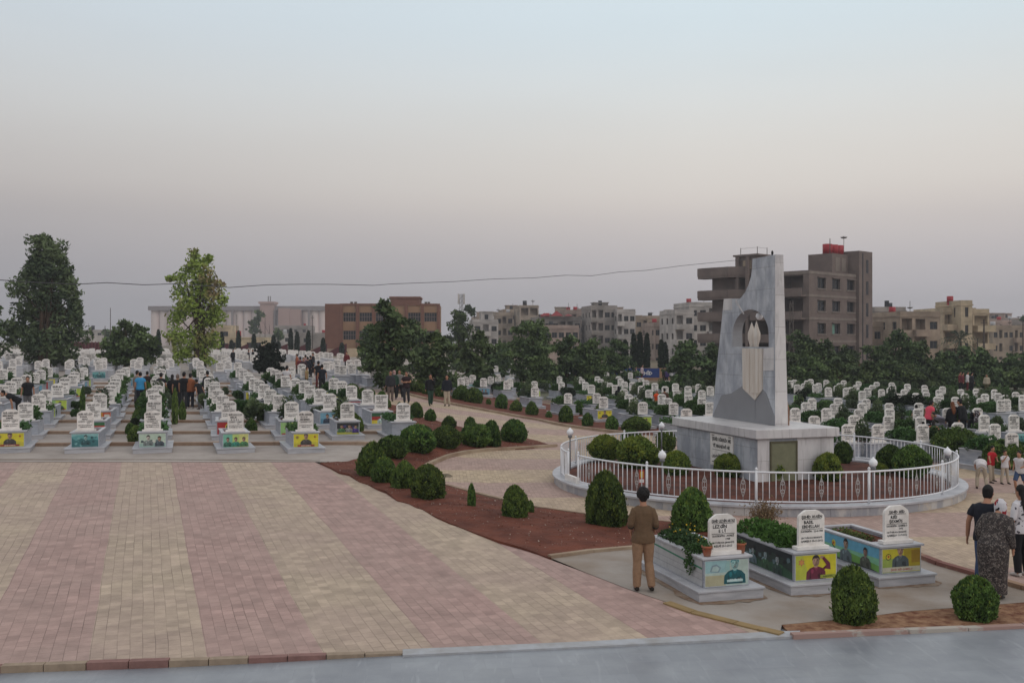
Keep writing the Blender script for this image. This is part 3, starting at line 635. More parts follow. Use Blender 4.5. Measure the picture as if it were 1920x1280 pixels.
def make_grave(front=None, plant=None, ins_m=None, detail=True, square=False, side=None):
    t = bpy.data.objects.new('grave', None); COL.objects.link(t); t.empty_display_size = .1
    link('base', GP_['base'], t); link('body', GP_['body'], t); link('cap', GP_['cap'], t)
    if detail: link('foot', GP_['foot'], t)
    s = link('headstone', GP_['stone_sq' if square else 'stone'], t)
    if ins_m: link('inscription', ins_m, s)
    if plant: 
        if detail: link('soil', GP_['soil'], t)
        link('planting', plant, t)
    else: link('soil', GP_['soil'], t)
    if front:
        link('front_panel', PAN[front], t, (0,.156,.172), 0, (1.0,1,.98))
    if side: link('side_panel', side, t, (-.404,1.12,.172), R(-90))
    note_kids(t); return t
_o1 = ['first','second','third','fourth','fifth','sixth','seventh','eighth','ninth','tenth','eleventh','twelfth','thirteenth','fourteenth','fifteenth','sixteenth','seventeenth','eighteenth','nineteenth']
_t1 = {2:('twentieth','twenty'),3:('thirtieth','thirty'),4:('fortieth','forty'),5:('fiftieth','fifty'),6:('sixtieth','sixty'),7:('seventieth','seventy'),8:('eightieth','eighty'),9:('ninetieth','ninety')}
ORD = _o1+[(_t1[n//10][0] if n % 10 == 0 else _t1[n//10][1]+'-'+_o1[n % 10-1]) for n in range(20, 100)]
def side_panel(kind):
    p = []
    if kind == 'dark':
        p += [((44,58,52), R_(-.92,.92,0,.42)), ((34,40,44), [(-.92,.42),(-.92,.3),(-.3,.22),(.3,.34),(.92,.28),(.92,.42)]), ((50,84,60), [(-.92,0),(.92,0),(.92,.12),(.4,.2),(.0,.1),(-.4,.18),(-.92,.1)])]
        for i in range(16): blot(p, -.85+i*.11, .12+.2*random.Random(i+5).random(), .06, ((130,150,158),(70,110,76),(24,28,30),(92,114,120))[i % 4], i+90)
        fig(p, .1, .02, .34, (60,90,64), (150,168,172)); fig(p, .48, .0, .36, (54,74,66), (160,168,170)); fig(p, -.3, .04, .3, (100,120,128), (150,160,160))
    elif kind == 'blue':
        p += [((104,168,196), R_(-.92,.92,0,.42)), ((128,186,150), R_(-.92,.92,0,.24)), ((110,160,78), [(-.92,0),(.92,0),(.92,.12),(.1,.19),(-.92,.12)]), ((50,56,48), [(-.92,0),(.92,0),(.6,.05),(-.2,.04),(-.92,.09)])]
        fig(p, -.72, .1, .26, (60,130,160), (96,150,160)); disc(p, -.36, .27, .06, (206,196,66)); star(p, -.36, .27, .045, (176,60,44)); p.append(((60,60,50), [(-.43,.3),(-.4,.22),(-.3,.17),(-.33,.2),(-.39,.25)]))
        fig(p, .0, .02, .42, (96,110,116), (166,140,122)); fig(p, .56, .03, .36, (84,88,78), (150,120,108))
    elif kind == 'stripe':
        p += [((176,176,178), R_(-.92,.92,0,.42)), ((40,120,92), [(-.92,.32),(.92,.27),(.92,.30),(-.92,.35)]), ((150,150,154), R_(-.92,.92,.1,.115)), ((150,150,154), R_(-.92,.92,.2,.212))]
    return panel_mesh('side_panel', 1.86, H_, p, border=(170,172,176))
SIDE = {k: side_panel(k) for k in ('dark','blue','stripe')}

GRAVES = []
def solve(u, vtop, h):
    """where a grave stands whose headstone top shows at (u, vtop)"""
    Y = 30.0
    for _ in range(80):
        X = (u-960)/F*Y; Yn = (CAMZ-tz(X, Y)-h)*F/max(vtop-HZ, 5); Y = Y*.6+Yn*.4
    X = (u-960)/F*Y; return X, Y, tz(X, Y)
ROT_L = R(18.5)
protos = {}
def grave_at(u, vtop, field, front=None, plant=None, insm=None, sc=1.0, rot=ROT_L, square=False):
    X, Y, Z = solve(u, vtop, 1.28*sc)
    if any(abs(X-g[0])+abs(Y-g[1]) < .55 for g in GRAVES): return None
    near = Y < 46
    if insm is None: insm = random.choice(range(3, len(INS))) if near else random.choice(range(3))+100
    key = (front, plant, insm, near, square)
    if key not in protos:
        pm = PLANT[plant[0]][plant[1]] if plant else None
        o = make_grave(front, pm, INS_F[insm-100] if insm >= 100 else INS[insm], near, square); protos[key] = o
    else: o = copy_tree(protos[key])
    ox, oy = -.30*sc*math.sin(rot)*-1, -.30*sc*math.cos(rot)     # origin = middle of the tomb's front edge
    o.location = (X+ox, Y+oy, Z); o.rotation_euler = (random.uniform(-.012,.012),random.uniform(-.012,.012),rot+random.uniform(-.04,.04)); s = sc*random.uniform(.97,1.03); o.scale = (s,s,s)
    GRAVES.append((X, Y, u, vtop, field, front, plant, o)); return o

# left field: columns run back along the tombs, rows run across
def X_at(x0, y): return x0-.35*(y-32.8)
ROWS = [(32.8,777),(36.4,760),(40.1,747),(43,738),(45.9,0),(48.6,0),(51.3,0),(54,0),(56.8,0),(59.6,0),(62.6,0)]
COLS = [-33.5,-31,-28.6,-26.2,-23.8,-21.4,-19.0,-16.6,-14.13,-11.9,-9.15,-6.84,-4.8,-2.75]
FR = {(0,7):'yellow',(0,8):'teal',(0,9):'pale',(0,10):'green3',(0,11):'yellow',(1,8):'rbanner',(1,10):'redstar',(1,11):'lime',(1,12):'collage',(2,8):'orange',(2,12):'blue2',(2,13):'flag',(3,8):None,(3,7):'lime',(2,6):'teal',(3,11):'lime'}
NOPL = {(0,10),(0,11)}
for j, (y, v) in enumerate(ROWS):
    for k, x0 in enumerate(COLS):
        if j == 0 and k > 11: continue
        if k == 13 and j > 6: continue
        x = X_at(x0, y)+(random.uniform(-.12,.12) if j > 2 else 0); yy = y+(random.uniform(-.25,.25) if j > 2 else 0)
        u = 960+F*x/yy
        if u < -25: continue
        z = tz(x, yy)+1.28*1.08; vt = HZ+(CAMZ-z)*F/yy
        fr = FR.get((j, k)) if j < 4 else random.choices([None,'yellow','teal','lime','blue2','redstar'], [6,1,1,1.4,1,.4])[0]
        pl = random.choice([None,None,('low',0),('low',1),('bush',0),('bush',1),('tall',0)]) if j > 0 else random.choice([None,('low',0)])
        im = {(0,7):3,(0,8):4,(0,9):5,(0,10):6,(0,11):7}.get((j, k))
        grave_at(u, vt, 'left', fr, pl, im, 1.08, ROT_L, square=(j == 2 and k == 13))
# fields right of the path: headstones set out where they stand (column of the photo, height of the stone's top)
RZ3 = [(20,915),(50,905),(103,893),(240,905),(185,920),(295,890),(385,925),(362,940),(437,897),(600,900),(570,940),(572,990),(755,903),(772,945),(820,1027),(905,905),(925,925),(950,945),(995,970),(1040,905),(1065,925),(1095,940),(1135,950),(1175,970),(1035,1027),(1088,1060),(1200,905),(1215,925),(1245,945),(1240,1000),(1275,1035),(1310,1060),(1305,950),(1370,918),(1405,935),(1370,975),(1470,955),(1425,1000),(1565,937),(1550,978),(1525,1035),(1380,1098),(1570,1065),(1625,958),(1635,1005),(1720,980),(1722,1040),(1610,1097),(1710,1152),(1798,960),(1822,1005),(1825,1063),(1885,980),(1885,1100)]
RZ8 = [(205,108),(345,162),(285,65),(330,30),(440,108),(525,30),(500,65),(735,30),(705,65),(680,105),(645,158),(597,225),(825,222),(910,65),(910,105),(905,150),(1130,60),(1128,108),(1145,160),(1155,220),(1345,108),(1425,215),(1570,108),(1622,158),(1700,215),(1745,42),(1845,158),(1828,285),(1910,30)]
RZ4 = [(630,815),(605,820),(645,845),(682,835),(700,820),(720,815),(765,835),(748,845),(808,818),(820,862),(865,848),(885,840),(905,820),(920,862),(945,858),(990,825),(975,845),(1010,880),(1040,865),(1065,845),(1090,830),(1120,868),(1175,835),(1180,850),(1165,860),(1265,843),(1245,870),(1212,893),(1313,895),(1360,845),(1365,865),(1370,885),(1440,870),(1460,855),(1448,895),(1430,910),(1535,913),(1565,870),(1588,898),(1650,865),(1655,885),(1700,900),(1675,918),(1755,873),(1775,895),(1785,930),(1815,905),(1820,930),(1873,887),(1910,900),(30,880),(105,917),(152,945)]
right = [(860+x/4, 480+y/4) for x, y in RZ3]+[(1440+x/4, 740+y/4) for x, y in RZ8]+[(1280+x/3, 440+y/3) for x, y in RZ4]
ROT_R = R(18)
for i, (u, vt) in enumerate(right):
    fr = random.choices([None,'lime','teal','blue2','yellow','pale'], [7,1,1,1.2,.6,.6])[0]
    pl = random.choices([None,('low',0),('low',1),('bush',0),('bush',1),('tall',0),('tall',1)], [.6,1.6,1.6,3,3,1.6,1.6])[0]
    grave_at(u, vt, 'right', fr, pl, None, 1.0, ROT_R)
# far middle block by the bend of the path
for (u, vt, fr) in ((634,684,'lime'),(643,685,None),(660,684,None),(669,684,None),(679,684,None),(693,685,None),(700,688,None),(708,684,None),(612,679,None),(618,677,None),(632,675,None),(655,675,None),(670,675,None),(571,688,None),(566,684,None),(545,690,None),(28,664,'teal'),(186,678,'teal'),(182,671,None),(162,670,None),(300,672,None),(412,680,None),(446,680,None),(930,686,None),(940,684,None),(925,680,'teal')):
    grave_at(u, vt, 'far', fr, None, None, 1.1, ROT_L)

# give every grave its own label
def label_graves():
    for fieldname, where in (('left','left of the path'),('right','right of the path'),('far','in the far block')):
        gs = sorted([g for g in GRAVES if g[4] == fieldname], key=lambda g: g[1])
        rows = []; 
        for g in gs:
            if not rows or g[1]-rows[-1][0][1] > (1.6 if fieldname == 'left' else 2.2) or len(rows[-1]) > 26: rows.append([g])
            else: rows[-1].append(g)
        for j, r in enumerate(rows):
            r.sort(key=lambda g: g[2])
            for k, g in enumerate(r):
                d = ('with '+DESC[g[5]].replace(' panel','')) if g[5] else ('with leafy planting' if g[6] else 'in plain pale marble')
                d = {'with yellow portrait':'with yellow portrait','with pale green and grey picture':'with pale green print','with green, red and yellow striped':'with striped flag print'}.get(d, d)
                lab = 'grave %s, %s row, %s from left, %s' % (d, ORD[j], ORD[k], where)
                if fieldname == 'left' and len(lab.split()) > 16: lab = 'grave %s, %s row, %s from left, left field' % (d, ORD[j], ORD[k])
                tag(g[7], lab, 'grave', {'left':'graves of the left field','right':'graves of the right field','far':'graves in the far block'}[fieldname])
label_graves()
print('graves', len(GRAVES))

# the three tombs at the front
def front_grave(corner, Lr, label, front, side, insm, plant_kind, rot=R(16.5)):
    """corner: pixel of the stone base's front-left foot"""
    X, Y, Z = G(*corner)
    t = make_grave(front, None, INS[insm], True, side=SIDE[side]); t.name = 'grave'
    c, s = math.cos(rot), math.sin(rot)
    t.location = (X+.56*c, Y+.56*s, Z+.02); t.rotation_euler = (0,0,rot)
    tag(t, label, 'grave', 'three tombs on the concrete by the court'); return t
fg = [front_grave((1311,1131), 2.2, 'marble tomb with teal man on its panel, nearest the brown-clad man', 'tealman', 'stripe', 0, 'low'),
      front_grave((1483,1118), 2.2, 'marble tomb with yellow panel of a man in maroon, middle of three', 'yellow_arm', 'dark', 1, 'bush'),
      front_grave((1648,1103), 2.2, 'marble tomb with blue picture side and gold portrait, beside the court', 'yellow_land', 'blue', 2, 'none')]
def local(t, x, y, z): return t.matrix_world @ Vector((x, y, z)) if False else Vector((t.location.x+x*math.cos(t.rotation_euler.z)-y*math.sin(t.rotation_euler.z), t.location.y+x*math.sin(t.rotation_euler.z)+y*math.cos(t.rotation_euler.z), t.location.z+z))
def herb(t, n, blobs, m, size, label, cat='plants', asp=1.5, name='flower_bed', dens=900, up=.5, fl=None):
    c, o = blob_points(blobs, dens, .3); me = leaf_mesh(name, c, rng.uniform(size*.7, size*1.3, len(c)), m, up=up, aspect=asp, out=o)
    ob = link(name, me, None, t.location, t.rotation_euler.z); tag(ob, label, cat); return ob
herb(fg[0], 0, [(-.25,.62,.56,.15,.2,.12),(-.41,.56,.46,.10,.15,.16),(-.3,.62,.66,.2,.2,.1)], M_grass, .04, 'dark green herb spilling over the side of the leftmost front tomb', name='trailing_plant')
herb(fg[0], 0, [(-.1,.9+.25*i,.64+.03*(i%2),.26,.2,.12) for i in range(5)], mat('flower_leaves', (70,96,54), .7, .2, 7, col2=(40,62,36)), .04, 'low green plants filling the bed of the leftmost front tomb', name='low_plants')
c = np.stack([rng.uniform(-.3,.3,46), rng.uniform(.6,2.0,46), rng.uniform(.70,.86,46)], 1)
fl = link('yellow_flowers', leaf_mesh('yellow_flowers', c, .035, [mat('yellow_petals', (206,168,44), .7, .1)]), None, fg[0].location, fg[0].rotation_euler.z); tag(fl, 'small yellow flowers in the bed of the leftmost front tomb', 'flowers', kind='stuff')
herb(fg[1], 0, [(-.1+.1*(i%2),.62+.22*i,.70,.32,.22,.16) for i in range(7)], mat('bright_herb', (88,122,54), .7, .2, 7, col2=(54,86,34)), .045, 'bright green ferny herb heaped on the middle front tomb', dens=1100, name='fern_bush')
herb(fg[2], 0, [(-.12,1.0+.22*i,.60,.18,.18,.06) for i in range(4)], mat('sparse_herb', (104,116,58), .8, .2, 7, col2=(70,80,44)), .03, 'sparse low greenery in the open bed of the tomb beside the court', name='sparse_plants')
def pot(t, x, y, lab):
    bm = bmesh.new(); lathe(bm, [(.052,0),(.058,.02),(.078,.13),(.088,.132),(.09,.165),(.078,.165),(.07,.14),(.02,.138)], n=18)
    o = thing('flower_pot', lab, 'flower pot', local(t, x, y, .642), 0, 'clay pots beside the headstone'); link('pot', new_mesh('pot', bm, M_terra, True), o)
    c = rng.normal(size=(90,3))*[.04,.04,.03]+[0,0,.16]; link('herb', leaf_mesh('herb', c, .03, M_grass, up=.6, aspect=1.6), o)
pot(fg[0], -.30, .24, 'brown clay pot left of the headstone on the leftmost front tomb')
pot(fg[0], .33, .30, 'brown clay pot right of the headstone on the leftmost front tomb')

# soil washed out round the feet of the three tombs
M_wash = mat('washed_soil', (122,98,80), .95, .15, 6, col2=(142,126,112), contrast=(.4,.6), detail=9)
for t in fg:
    pts = []; rw = random.Random(int(t.location.x*10))
    for x0, y0, x1, y1 in ((-.59,-.03,.59,-.03),(.59,-.03,.59,2.28),(.59,2.28,-.59,2.28),(-.59,2.28,-.59,-.03)):
        for k in range(9):
            f = k/9; e = rw.uniform(.02,.17); x, y = x0+(x1-x0)*f, y0+(y1-y0)*f; dx, dy = (y1-y0), -(x1-x0); l = math.hypot(dx, dy)
            q = local(t, x+dx/l*e, y+dy/l*e, 0); pts.append((q.x, q.y))
    sheet('washed_soil', pts, .012, M_wash, grid=1)
# the rest of the graves, far away: several hundred of them as one object
def far_graves():
    bm = bmesh.new(); n = 0
    def one(x, y, s=1.1, rot=ROT_L):
        z = tz(x, y); c, sn = math.cos(rot), math.sin(rot)
        rotbox(bm, (x-.8*sn*-1*0, y+.8, z), .85*s, 1.8*s, .6*s, rot, 1)
        vs0 = len(bm.verts); pts = stone_outline(); A, B = [], []
        for (a, b) in pts:
            for lst, yy in ((A, -.03), (B, .03)):
                lx, ly = a*s, yy*s; lst.append(bm.verts.new((x+lx*c-ly*sn, y+lx*sn+ly*c, z+(.66+b)*s)))
        bm.faces.new(A); bm.faces.new(B[::-1])
        for i in range(len(pts)): bm.faces.new((A[i], B[i], B[(i+1) % len(pts)], A[(i+1) % len(pts)]))
        if y < 125:
            for a0, a1, zz in ((-.15,.15,.44),(-.18,.04,.35),(-.1,.12,.27),(-.18,.18,.18),(-.18,.16,.1)):
                q = []
                for lx, lz in ((a0*s, zz), (a1*s, zz), (a1*s, zz+.035), (a0*s, zz+.035)): q.append(bm.verts.new((x+lx*c+.04*s*sn, y+lx*sn-.04*s*c, z+(.66+lz)*s)))
                bm.faces.new(q).material_index = 2
    for y in np.arange(73, 168, 3.0):
        for x in np.arange(-95, -5, 2.4):
            xx = x-.35*(y-66)+random.uniform(-.3,.3); u = 960+F*xx/y; v = HZ+(CAMZ-tz(xx, y))*F/y
            if not -20 < u < 740: continue
            if u > 470 and y < 78: continue
            if 560+(y-66)*.3 > u > 480 and y < 120: continue
            if u > 575 and y < 92+ (u-575)*0: continue
            if random.random() < .07: continue
            one(xx, y+random.uniform(-.3,.3)); n += 1
    for y in np.arange(92, 130, 3.2):
        for x in np.arange(-22, 12, 2.2):
            u = 960+F*x/y
            if u < 880 or random.random() < .5: continue
            one(x, y, 1.0)
    o = link('distant_graves', new_mesh('distant_graves', bm, [M_white, M_slab, mat('faded_lettering', (120,118,120), .8, 0)])); tag(o, 'hundreds of small white headstones in the farthest blocks of the cemetery', 'graves', kind='stuff'); print('far', n)
far_graves()
# ------------------------------------------------------------ the railed ring and the monument
RC = (6.95, 28.85); RR = 5.52
GATE = (math.atan2(27.4-28.5, 2.14-6.8))          # the railing is open here, on its left
def ring_pt(a, r=RR): return RC[0]+r*math.cos(a), RC[1]+r*math.sin(a)
M_ringm = mat('ring_marble', (186,182,180), .5, .1, 1.6, col2=(150,150,156), stretch=(1,1,.6), contrast=(.44,.56))
M_ringm2 = mat('ring_marble_dark', (158,158,164), .5, .1, 2.2, col2=(186,176,166), contrast=(.42,.6))
def ring():
    t = thing('round_kerb', 'low round marble kerb enclosing the monument bed', 'kerb', (RC[0], RC[1], 0))
    bm = bmesh.new(); n = 72
    prof = [(RR+.20,-.1),(RR+.20,.20),(RR-.14,.20),(RR-.14,-.1)]
    def rev(bm, prof, mi=lambda k: 0, n=n, gap=0):
        for k in range(n):
            a0, a1 = k*2*math.pi/n+gap, (k+1)*2*math.pi/n-gap
            r0 = [bm.verts.new((r*math.cos(a0), r*math.sin(a0), z)) for r, z in prof]; r1 = [bm.verts.new((r*math.cos(a1), r*math.sin(a1), z)) for r, z in prof]
            for i in range(len(prof)): bm.faces.new((r0[i], r1[i], r1[(i+1) % len(prof)], r0[(i+1) % len(prof)])).material_index = mi(k)
            bm.faces.new(r0); bm.faces.new(r1[::-1])
    rr_ = random.Random(3); sel = [rr_.choice((0,0,1)) for _ in range(n)]
    rev(bm, prof, lambda k: sel[k], gap=.0006); bmesh.ops.recalc_face_normals(bm, faces=bm.faces[:]); link('wall', new_mesh('wall', bm, [M_ringm, M_ringm2]), t)
    bm = bmesh.new(); rev(bm, [(RR+.25,.203),(RR+.25,.25),(RR-.17,.25),(RR-.17,.203)], gap=.0004); bmesh.ops.recalc_face_normals(bm, faces=bm.faces[:]); link('coping', new_mesh('coping', bm, M_slab), t)
    # soil inside
    bm = bmesh.new(); prev = None; c = bm.verts.new((0,0,.36))
    for k in range(6):
        r = (RR-.15)*(k+1)/6; ringv = [bm.verts.new((r*math.cos(i*2*math.pi/48), r*math.sin(i*2*math.pi/48), .36-.18*(r/RR)**4+random.uniform(-.02,.02))) for i in range(48)]
        for i in range(48):
            if prev: bm.faces.new((prev[i], ringv[i], ringv[(i+1) % 48], prev[(i+1) % 48]))
            else: bm.faces.new((c, ringv[i], ringv[(i+1) % 48]))
        prev = ringv
    o = link('monument_bed', new_mesh('monument_bed', bm, mat('dark_red_soil', (96,54,42), .95, .2, 2.2, col2=(66,36,28), bump=1, bscale=14, detail=10, contrast=(.4,.62))), None, (RC[0], RC[1], 0)); o['kind'] = 'structure'
ring()
def railing():
    t = thing('railing', 'white metal railing with scrollwork curving round the monument bed', 'railing', (RC[0], RC[1], .25))
    z0, z1 = .07, .76; g0, g1 = R(193), R(201)       # gate opening
    def arc(bm, z, r, a0, a1, n=90, dr=0):
        pts = [((RR+dr)*math.cos(a0+(a1-a0)*i/n), (RR+dr)*math.sin(a0+(a1-a0)*i/n), z) for i in range(n+1)]; tube(bm, pts, r, 6, side=(0,0,1))
    a0, a1 = g1, g0+2*math.pi
    bm = bmesh.new(); arc(bm, z1, .024, a0, a1, 120); link('top_rail', new_mesh('top_rail', bm, M_whitep, True), t)
    bm = bmesh.new(); arc(bm, z0, .018, a0, a1, 120); link('bottom_rail', new_mesh('bottom_rail', bm, M_whitep, True), t)
    bmb = bmesh.new(); bms = bmesh.new(); bmp = bmesh.new(); N = 200
    tube(bmb, [(0,0,z0),(0,0,z1)], .011, 6); bar = new_mesh('bar', bmb, M_whitep, True)
    # scroll ornament
    for sg in (1,-1):
        for zc, flip in ((.30,1),(.50,-1)):
            pts = [(sg*(.05-.04*(i/14)*.6)*math.cos(i*.42)*flip, 0, zc+(.075-.05*i/14)*math.sin(i*.42)) for i in range(15)]; tube(bms, pts, .006, 5)
        pts = [(sg*(.055*math.sin(i/12*math.pi)), 0, .16+.48*i/12) for i in range(13)]; tube(bms, pts, .006, 5)
    tube(bms, [(0,0,z0),(0,0,z1)], .006, 5); scr = new_mesh('scroll', bms, mat('ornament_paint', (186,184,184), .5, .1, 9), True)
    tube(bmp, [(0,0,0),(0,0,z1+.04)], .032, 8); lathe(bmp, [(.0,z1+.04),(.03,z1+.05),(.035,z1+.08),(.02,z1+.10),(.0,z1+.12)], n=8); post = new_mesh('post', bmp, M_whitep, True)
    allbars = bmesh.new()
    k = 0; ang = a0; step = .152/RR
    posts = {0}
    while ang <= a1+.001:
        x, y = RR*math.cos(ang), RR*math.sin(ang)
        if k % 18 == 0: o = link('post', post, t, (x, y, 0), ang+math.pi/2)
        elif k % 6 == 4: o = link('scroll', scr, t, (x, y, 0), ang+math.pi/2)
        else:
            if k < 150 and (math.sin(ang) < .35): o = link('bar', bar, t, (x, y, 0), ang)
            else:
                b2 = bmesh.new(); b2.free(); rotbox(allbars, (x, y, z0), .02, .02, z1-z0, ang)
        ang += step; k += 1
    if len(allbars.verts): o = link('rear_bars', new_mesh('rear_bars', allbars, M_whitep), t); o['kind'] = 'stuff'
    o = link('post', post, t, (RR*math.cos(a1), RR*math.sin(a1), 0), a1)
railing()
def lamp(u, v, lab, r=.105):
    # globes stand on the ring: find where the sight line meets it
    best = None
    for i in range(720):
        a = i*math.pi/360; x, y = ring_pt(a, RR-.25); uu = 960+F*x/y; vv = HZ+(CAMZ-1.35)*F/y
        d = abs(uu-u)+abs(vv-v)*1.0
        if best is None or d < best[0]: best = (d, x, y)
    _, x, y = best; z = CAMZ-(v-HZ)*y/F
    t = thing('globe_lamp', lab, 'lamp', (x, y, .25), 0, 'white globe lamps round the monument')
    h = z-.25; bm = bmesh.new(); tube(bm, [(0,0,0),(0,0,h-r)], .022, 8); lathe(bm, [(.05,h-r-.06),(.07,h-r-.04),(.06,h-r+.01)], n=12); link('pole', new_mesh('pole', bm, mat('lamp_base', (120,120,124), .5, .1), True), t)
    bm = bmesh.new(); lathe(bm, [(r*.45,h-r*.95),(r*.85,h-r*.55),(r,h),(r*.85,h+r*.5),(r*.5,h+r*.85),(r*.22,h+r*1.08),(r*.1,h+r*1.35)], n=18); link('globe', new_mesh('globe', bm, mat('opal_globe', (232,232,236), .25, .02, 3, spec=.5), True), t)
lamp(1061, 811, 'white globe lamp at the far left end of the railing, by the court')
lamp(1240, 799, 'white globe lamp behind bushes at the left of the monument')
lamp(1241, 854, 'white globe lamp among bushes before the railing near the plaque')
lamp(1637, 868, 'white globe lamp right of the monument door beside round bushes')
lamp(1801, 848, 'white globe lamp at the right end of the railing near the children')
# ---- monument
E1v = Vector((math.cos(R(18.1)), math.sin(R(18.1)), 0)); E2v = Vector((-math.sin(R(18.1)), math.cos(R(18.1)), 0))
MC = Vector((6.48, 26.3, 0))                       # front corner of the pedestal cap
def monument():
    t = thing('monument', 'tall grey marble monument with arched opening on a square plinth', 'monument', MC, R(18.1))
    M_mon = mat('monument_blue_grey', (150,154,164), .38, .1, 1.6, col2=(184,187,194), detail=10, contrast=(.42,.60), spec=.45, stretch=(1,1.6,.8))
    M_monw = mat('monument_white', (208,204,204), .4, .08, 1.2, col2=(176,172,174), detail=9, stretch=(1,1,.5), contrast=(.45,.7))
    M_cream = mat('cream_marble', (212,204,196), .45, .08, 2, col2=(190,172,156), stretch=(6,6,.3), contrast=(.4,.75))
    for M_, w1, h1 in ((M_mon, .9, .62), (M_monw, 1.1, .9)):      # fine joints between the marble panels
        n = M_.node_tree; L2 = n.links.new; b = n.nodes['Principled BSDF']; src = b.inputs['Base Color'].links[0].from_socket
        tcn = n.nodes.new('ShaderNodeTexCoord'); sp = n.nodes.new('ShaderNodeSeparateXYZ'); L2(tcn.outputs['Object'], sp.inputs[0]); ad = n.nodes.new('ShaderNodeMath'); L2(sp.outputs['X'], ad.inputs[0]); L2(sp.outputs['Y'], ad.inputs[1])
        cb = n.nodes.new('ShaderNodeCombineXYZ'); L2(ad.outputs[0], cb.inputs['X']); L2(sp.outputs['Z'], cb.inputs['Y'])
        br = n.nodes.new('ShaderNodeTexBrick'); br.inputs['Scale'].default_value = 1; br.inputs['Brick Width'].default_value = w1; br.inputs['Row Height'].default_value = h1; br.inputs['Mortar Size'].default_value = .006; br.inputs['Color1'].default_value = (.93,.93,.94,1); br.inputs['Color2'].default_value = (1.05,1.05,1.04,1); br.inputs['Mortar'].default_value = (.62,.6,.58,1)
        L2(cb.outputs[0], br.inputs['Vector']); mu = n.nodes.new('ShaderNodeMix'); mu.data_type = 'RGBA'; mu.blend_type = 'MULTIPLY'; mu.inputs['Factor'].default_value = 1; L2(src, mu.inputs[6]); L2(br.outputs['Color'], mu.inputs[7])
        # rain streaks and thin veins
        mp2 = n.nodes.new('ShaderNodeMapping'); mp2.inputs['Scale'].default_value = (5,5,.7); mp2.inputs['Rotation'].default_value = (.15,.1,0); L2(tcn.outputs['Object'], mp2.inputs[0]); nv = n.nodes.new('ShaderNodeTexNoise'); nv.inputs['Scale'].default_value = 1.6; nv.inputs['Detail'].default_value = 8; nv.inputs['Distortion'].default_value = .8; L2(mp2.outputs[0], nv.inputs['Vector'])
        mv = n.nodes.new('ShaderNodeMapRange'); mv.inputs['From Min'].default_value = .56; mv.inputs['From Max'].default_value = .75; mv.inputs['To Max'].default_value = .45; L2(nv.outputs[0], mv.inputs['Value'])
        m3_ = n.nodes.new('ShaderNodeMix'); m3_.data_type = 'RGBA'; m3_.inputs[7].default_value = (*s2l((128,124,122)),1); L2(mv.outputs[0], m3_.inputs['Factor']); L2(mu.outputs[2], m3_.inputs[6]); L2(m3_.outputs[2], b.inputs['Base Color'])
    M_plate = mat('grey_plate', (136,136,140), .5, .04, 1, col2=(128,128,132))
    zs, zc0, zc1 = .2, 1.50, 1.75
    W, L = 2.62, 4.8
    bm = bmesh.new(); bx(bm, .12, W-.12, .12, L-.12, zs, zc0-.002); link('pedestal', new_mesh('pedestal', bm, M_mon), t)
    bm = bmesh.new(); bx(bm, 0, W, 0, L, zc0, zc1, bev=.012); link('cap_slab', new_mesh('cap_slab', bm, M_monw), t)
    # light facing slabs on the short side, with the door
    bm = bmesh.new(); bx(bm, .115,.48,.105,.118,zs,zc0-.004); link('facing', new_mesh('facing', bm, M_monw), t); bm = bmesh.new(); bx(bm, 1.34,W-.115,.105,.118,zs,zc0-.004); link('facing', new_mesh('facing', bm, M_monw), t)
    bm = bmesh.new(); bx(bm, .49,1.33,.085,.118,zs,1.42); 
    d = link('door', new_mesh('door', bm, mat('door_paint', (122,122,98), .7, .08, 5)), t)
    bm = bmesh.new(); bx(bm, .49,.53,.06,.084,zs,1.42); bx(bm, 1.29,1.33,.06,.084,zs,1.42); bx(bm, .531,1.289,.06,.084,1.38,1.42); link('door_frame', new_mesh('door_frame', bm, mat('door_frame', (98,94,74), .7, .08, 5)), d)
    # joints of the grey cladding: thin grooves are proud slabs here
    bm = bmesh.new()
    for i in range(6):
        y0 = .125+i*(L-.25)/6; 
        for k in range(2): bx(bm, .108,.118, y0+.003, y0+(L-.25)/6-.003, zs+k*.64+.003, zs+(k+1)*.64-.003)
    link('cladding', new_mesh('cladding', bm, M_mon), t)
    # plaque on the long side: faces -x ; u 1315..1365
    pl = bpy.data.objects.new('plaque', None)
    bm = bmesh.new(); bx(bm, .068,.106, 1.30, 2.55, .55, 1.46); p = link('plaque', new_mesh('plaque', bm, M_white), t)
    bm = bmesh.new(); lines = [('ŞEHÎD RÊBERÊN ME',.135,1.24,0), ('YÊ MANEWÎ NE',.135,1.05,0)]
    for s, size, z, _ in lines: add_text(bm, s, size, 0, z, 0, 'CENTER', .004, maxw=1.05)
    bx(bm, -.5,.5,-.002,0,.98,.99)
    ar = 'ﻥﻮﻳﻮﻨﻌﻤﻟﺍ ﺎﻨﺗﺩﺎﻗ ﺀﺍﺪﻬﺸﻟﺍ'
    add_text(bm, ar, .15, 0, .78, 0, 'CENTER', .003, maxw=1.05)
    for s in (-1,1):
        for z0, z1 in ((.62,.64),(1.38,1.40)): bx(bm, s*.46-.07, s*.46+.07, -.002, 0, z0, z1)
    add_text(bm, '19 - 7 - 2012', .07, 0, .63, 0, 'CENTER', .001)
    for v in bm.verts: v.co = Vector((.064+v.co.y*.5, 1.92-v.co.x, v.co.z+.02))
    link('inscription', new_mesh('inscription', bm, M_text), p)
    # tower: slab in the plane of the long side; s runs back from the front corner
    zt = lambda z: z
    x0f, xb_ = 1.22, 1.64                          # front face plane (faces -x) and its back
    S0 = .98
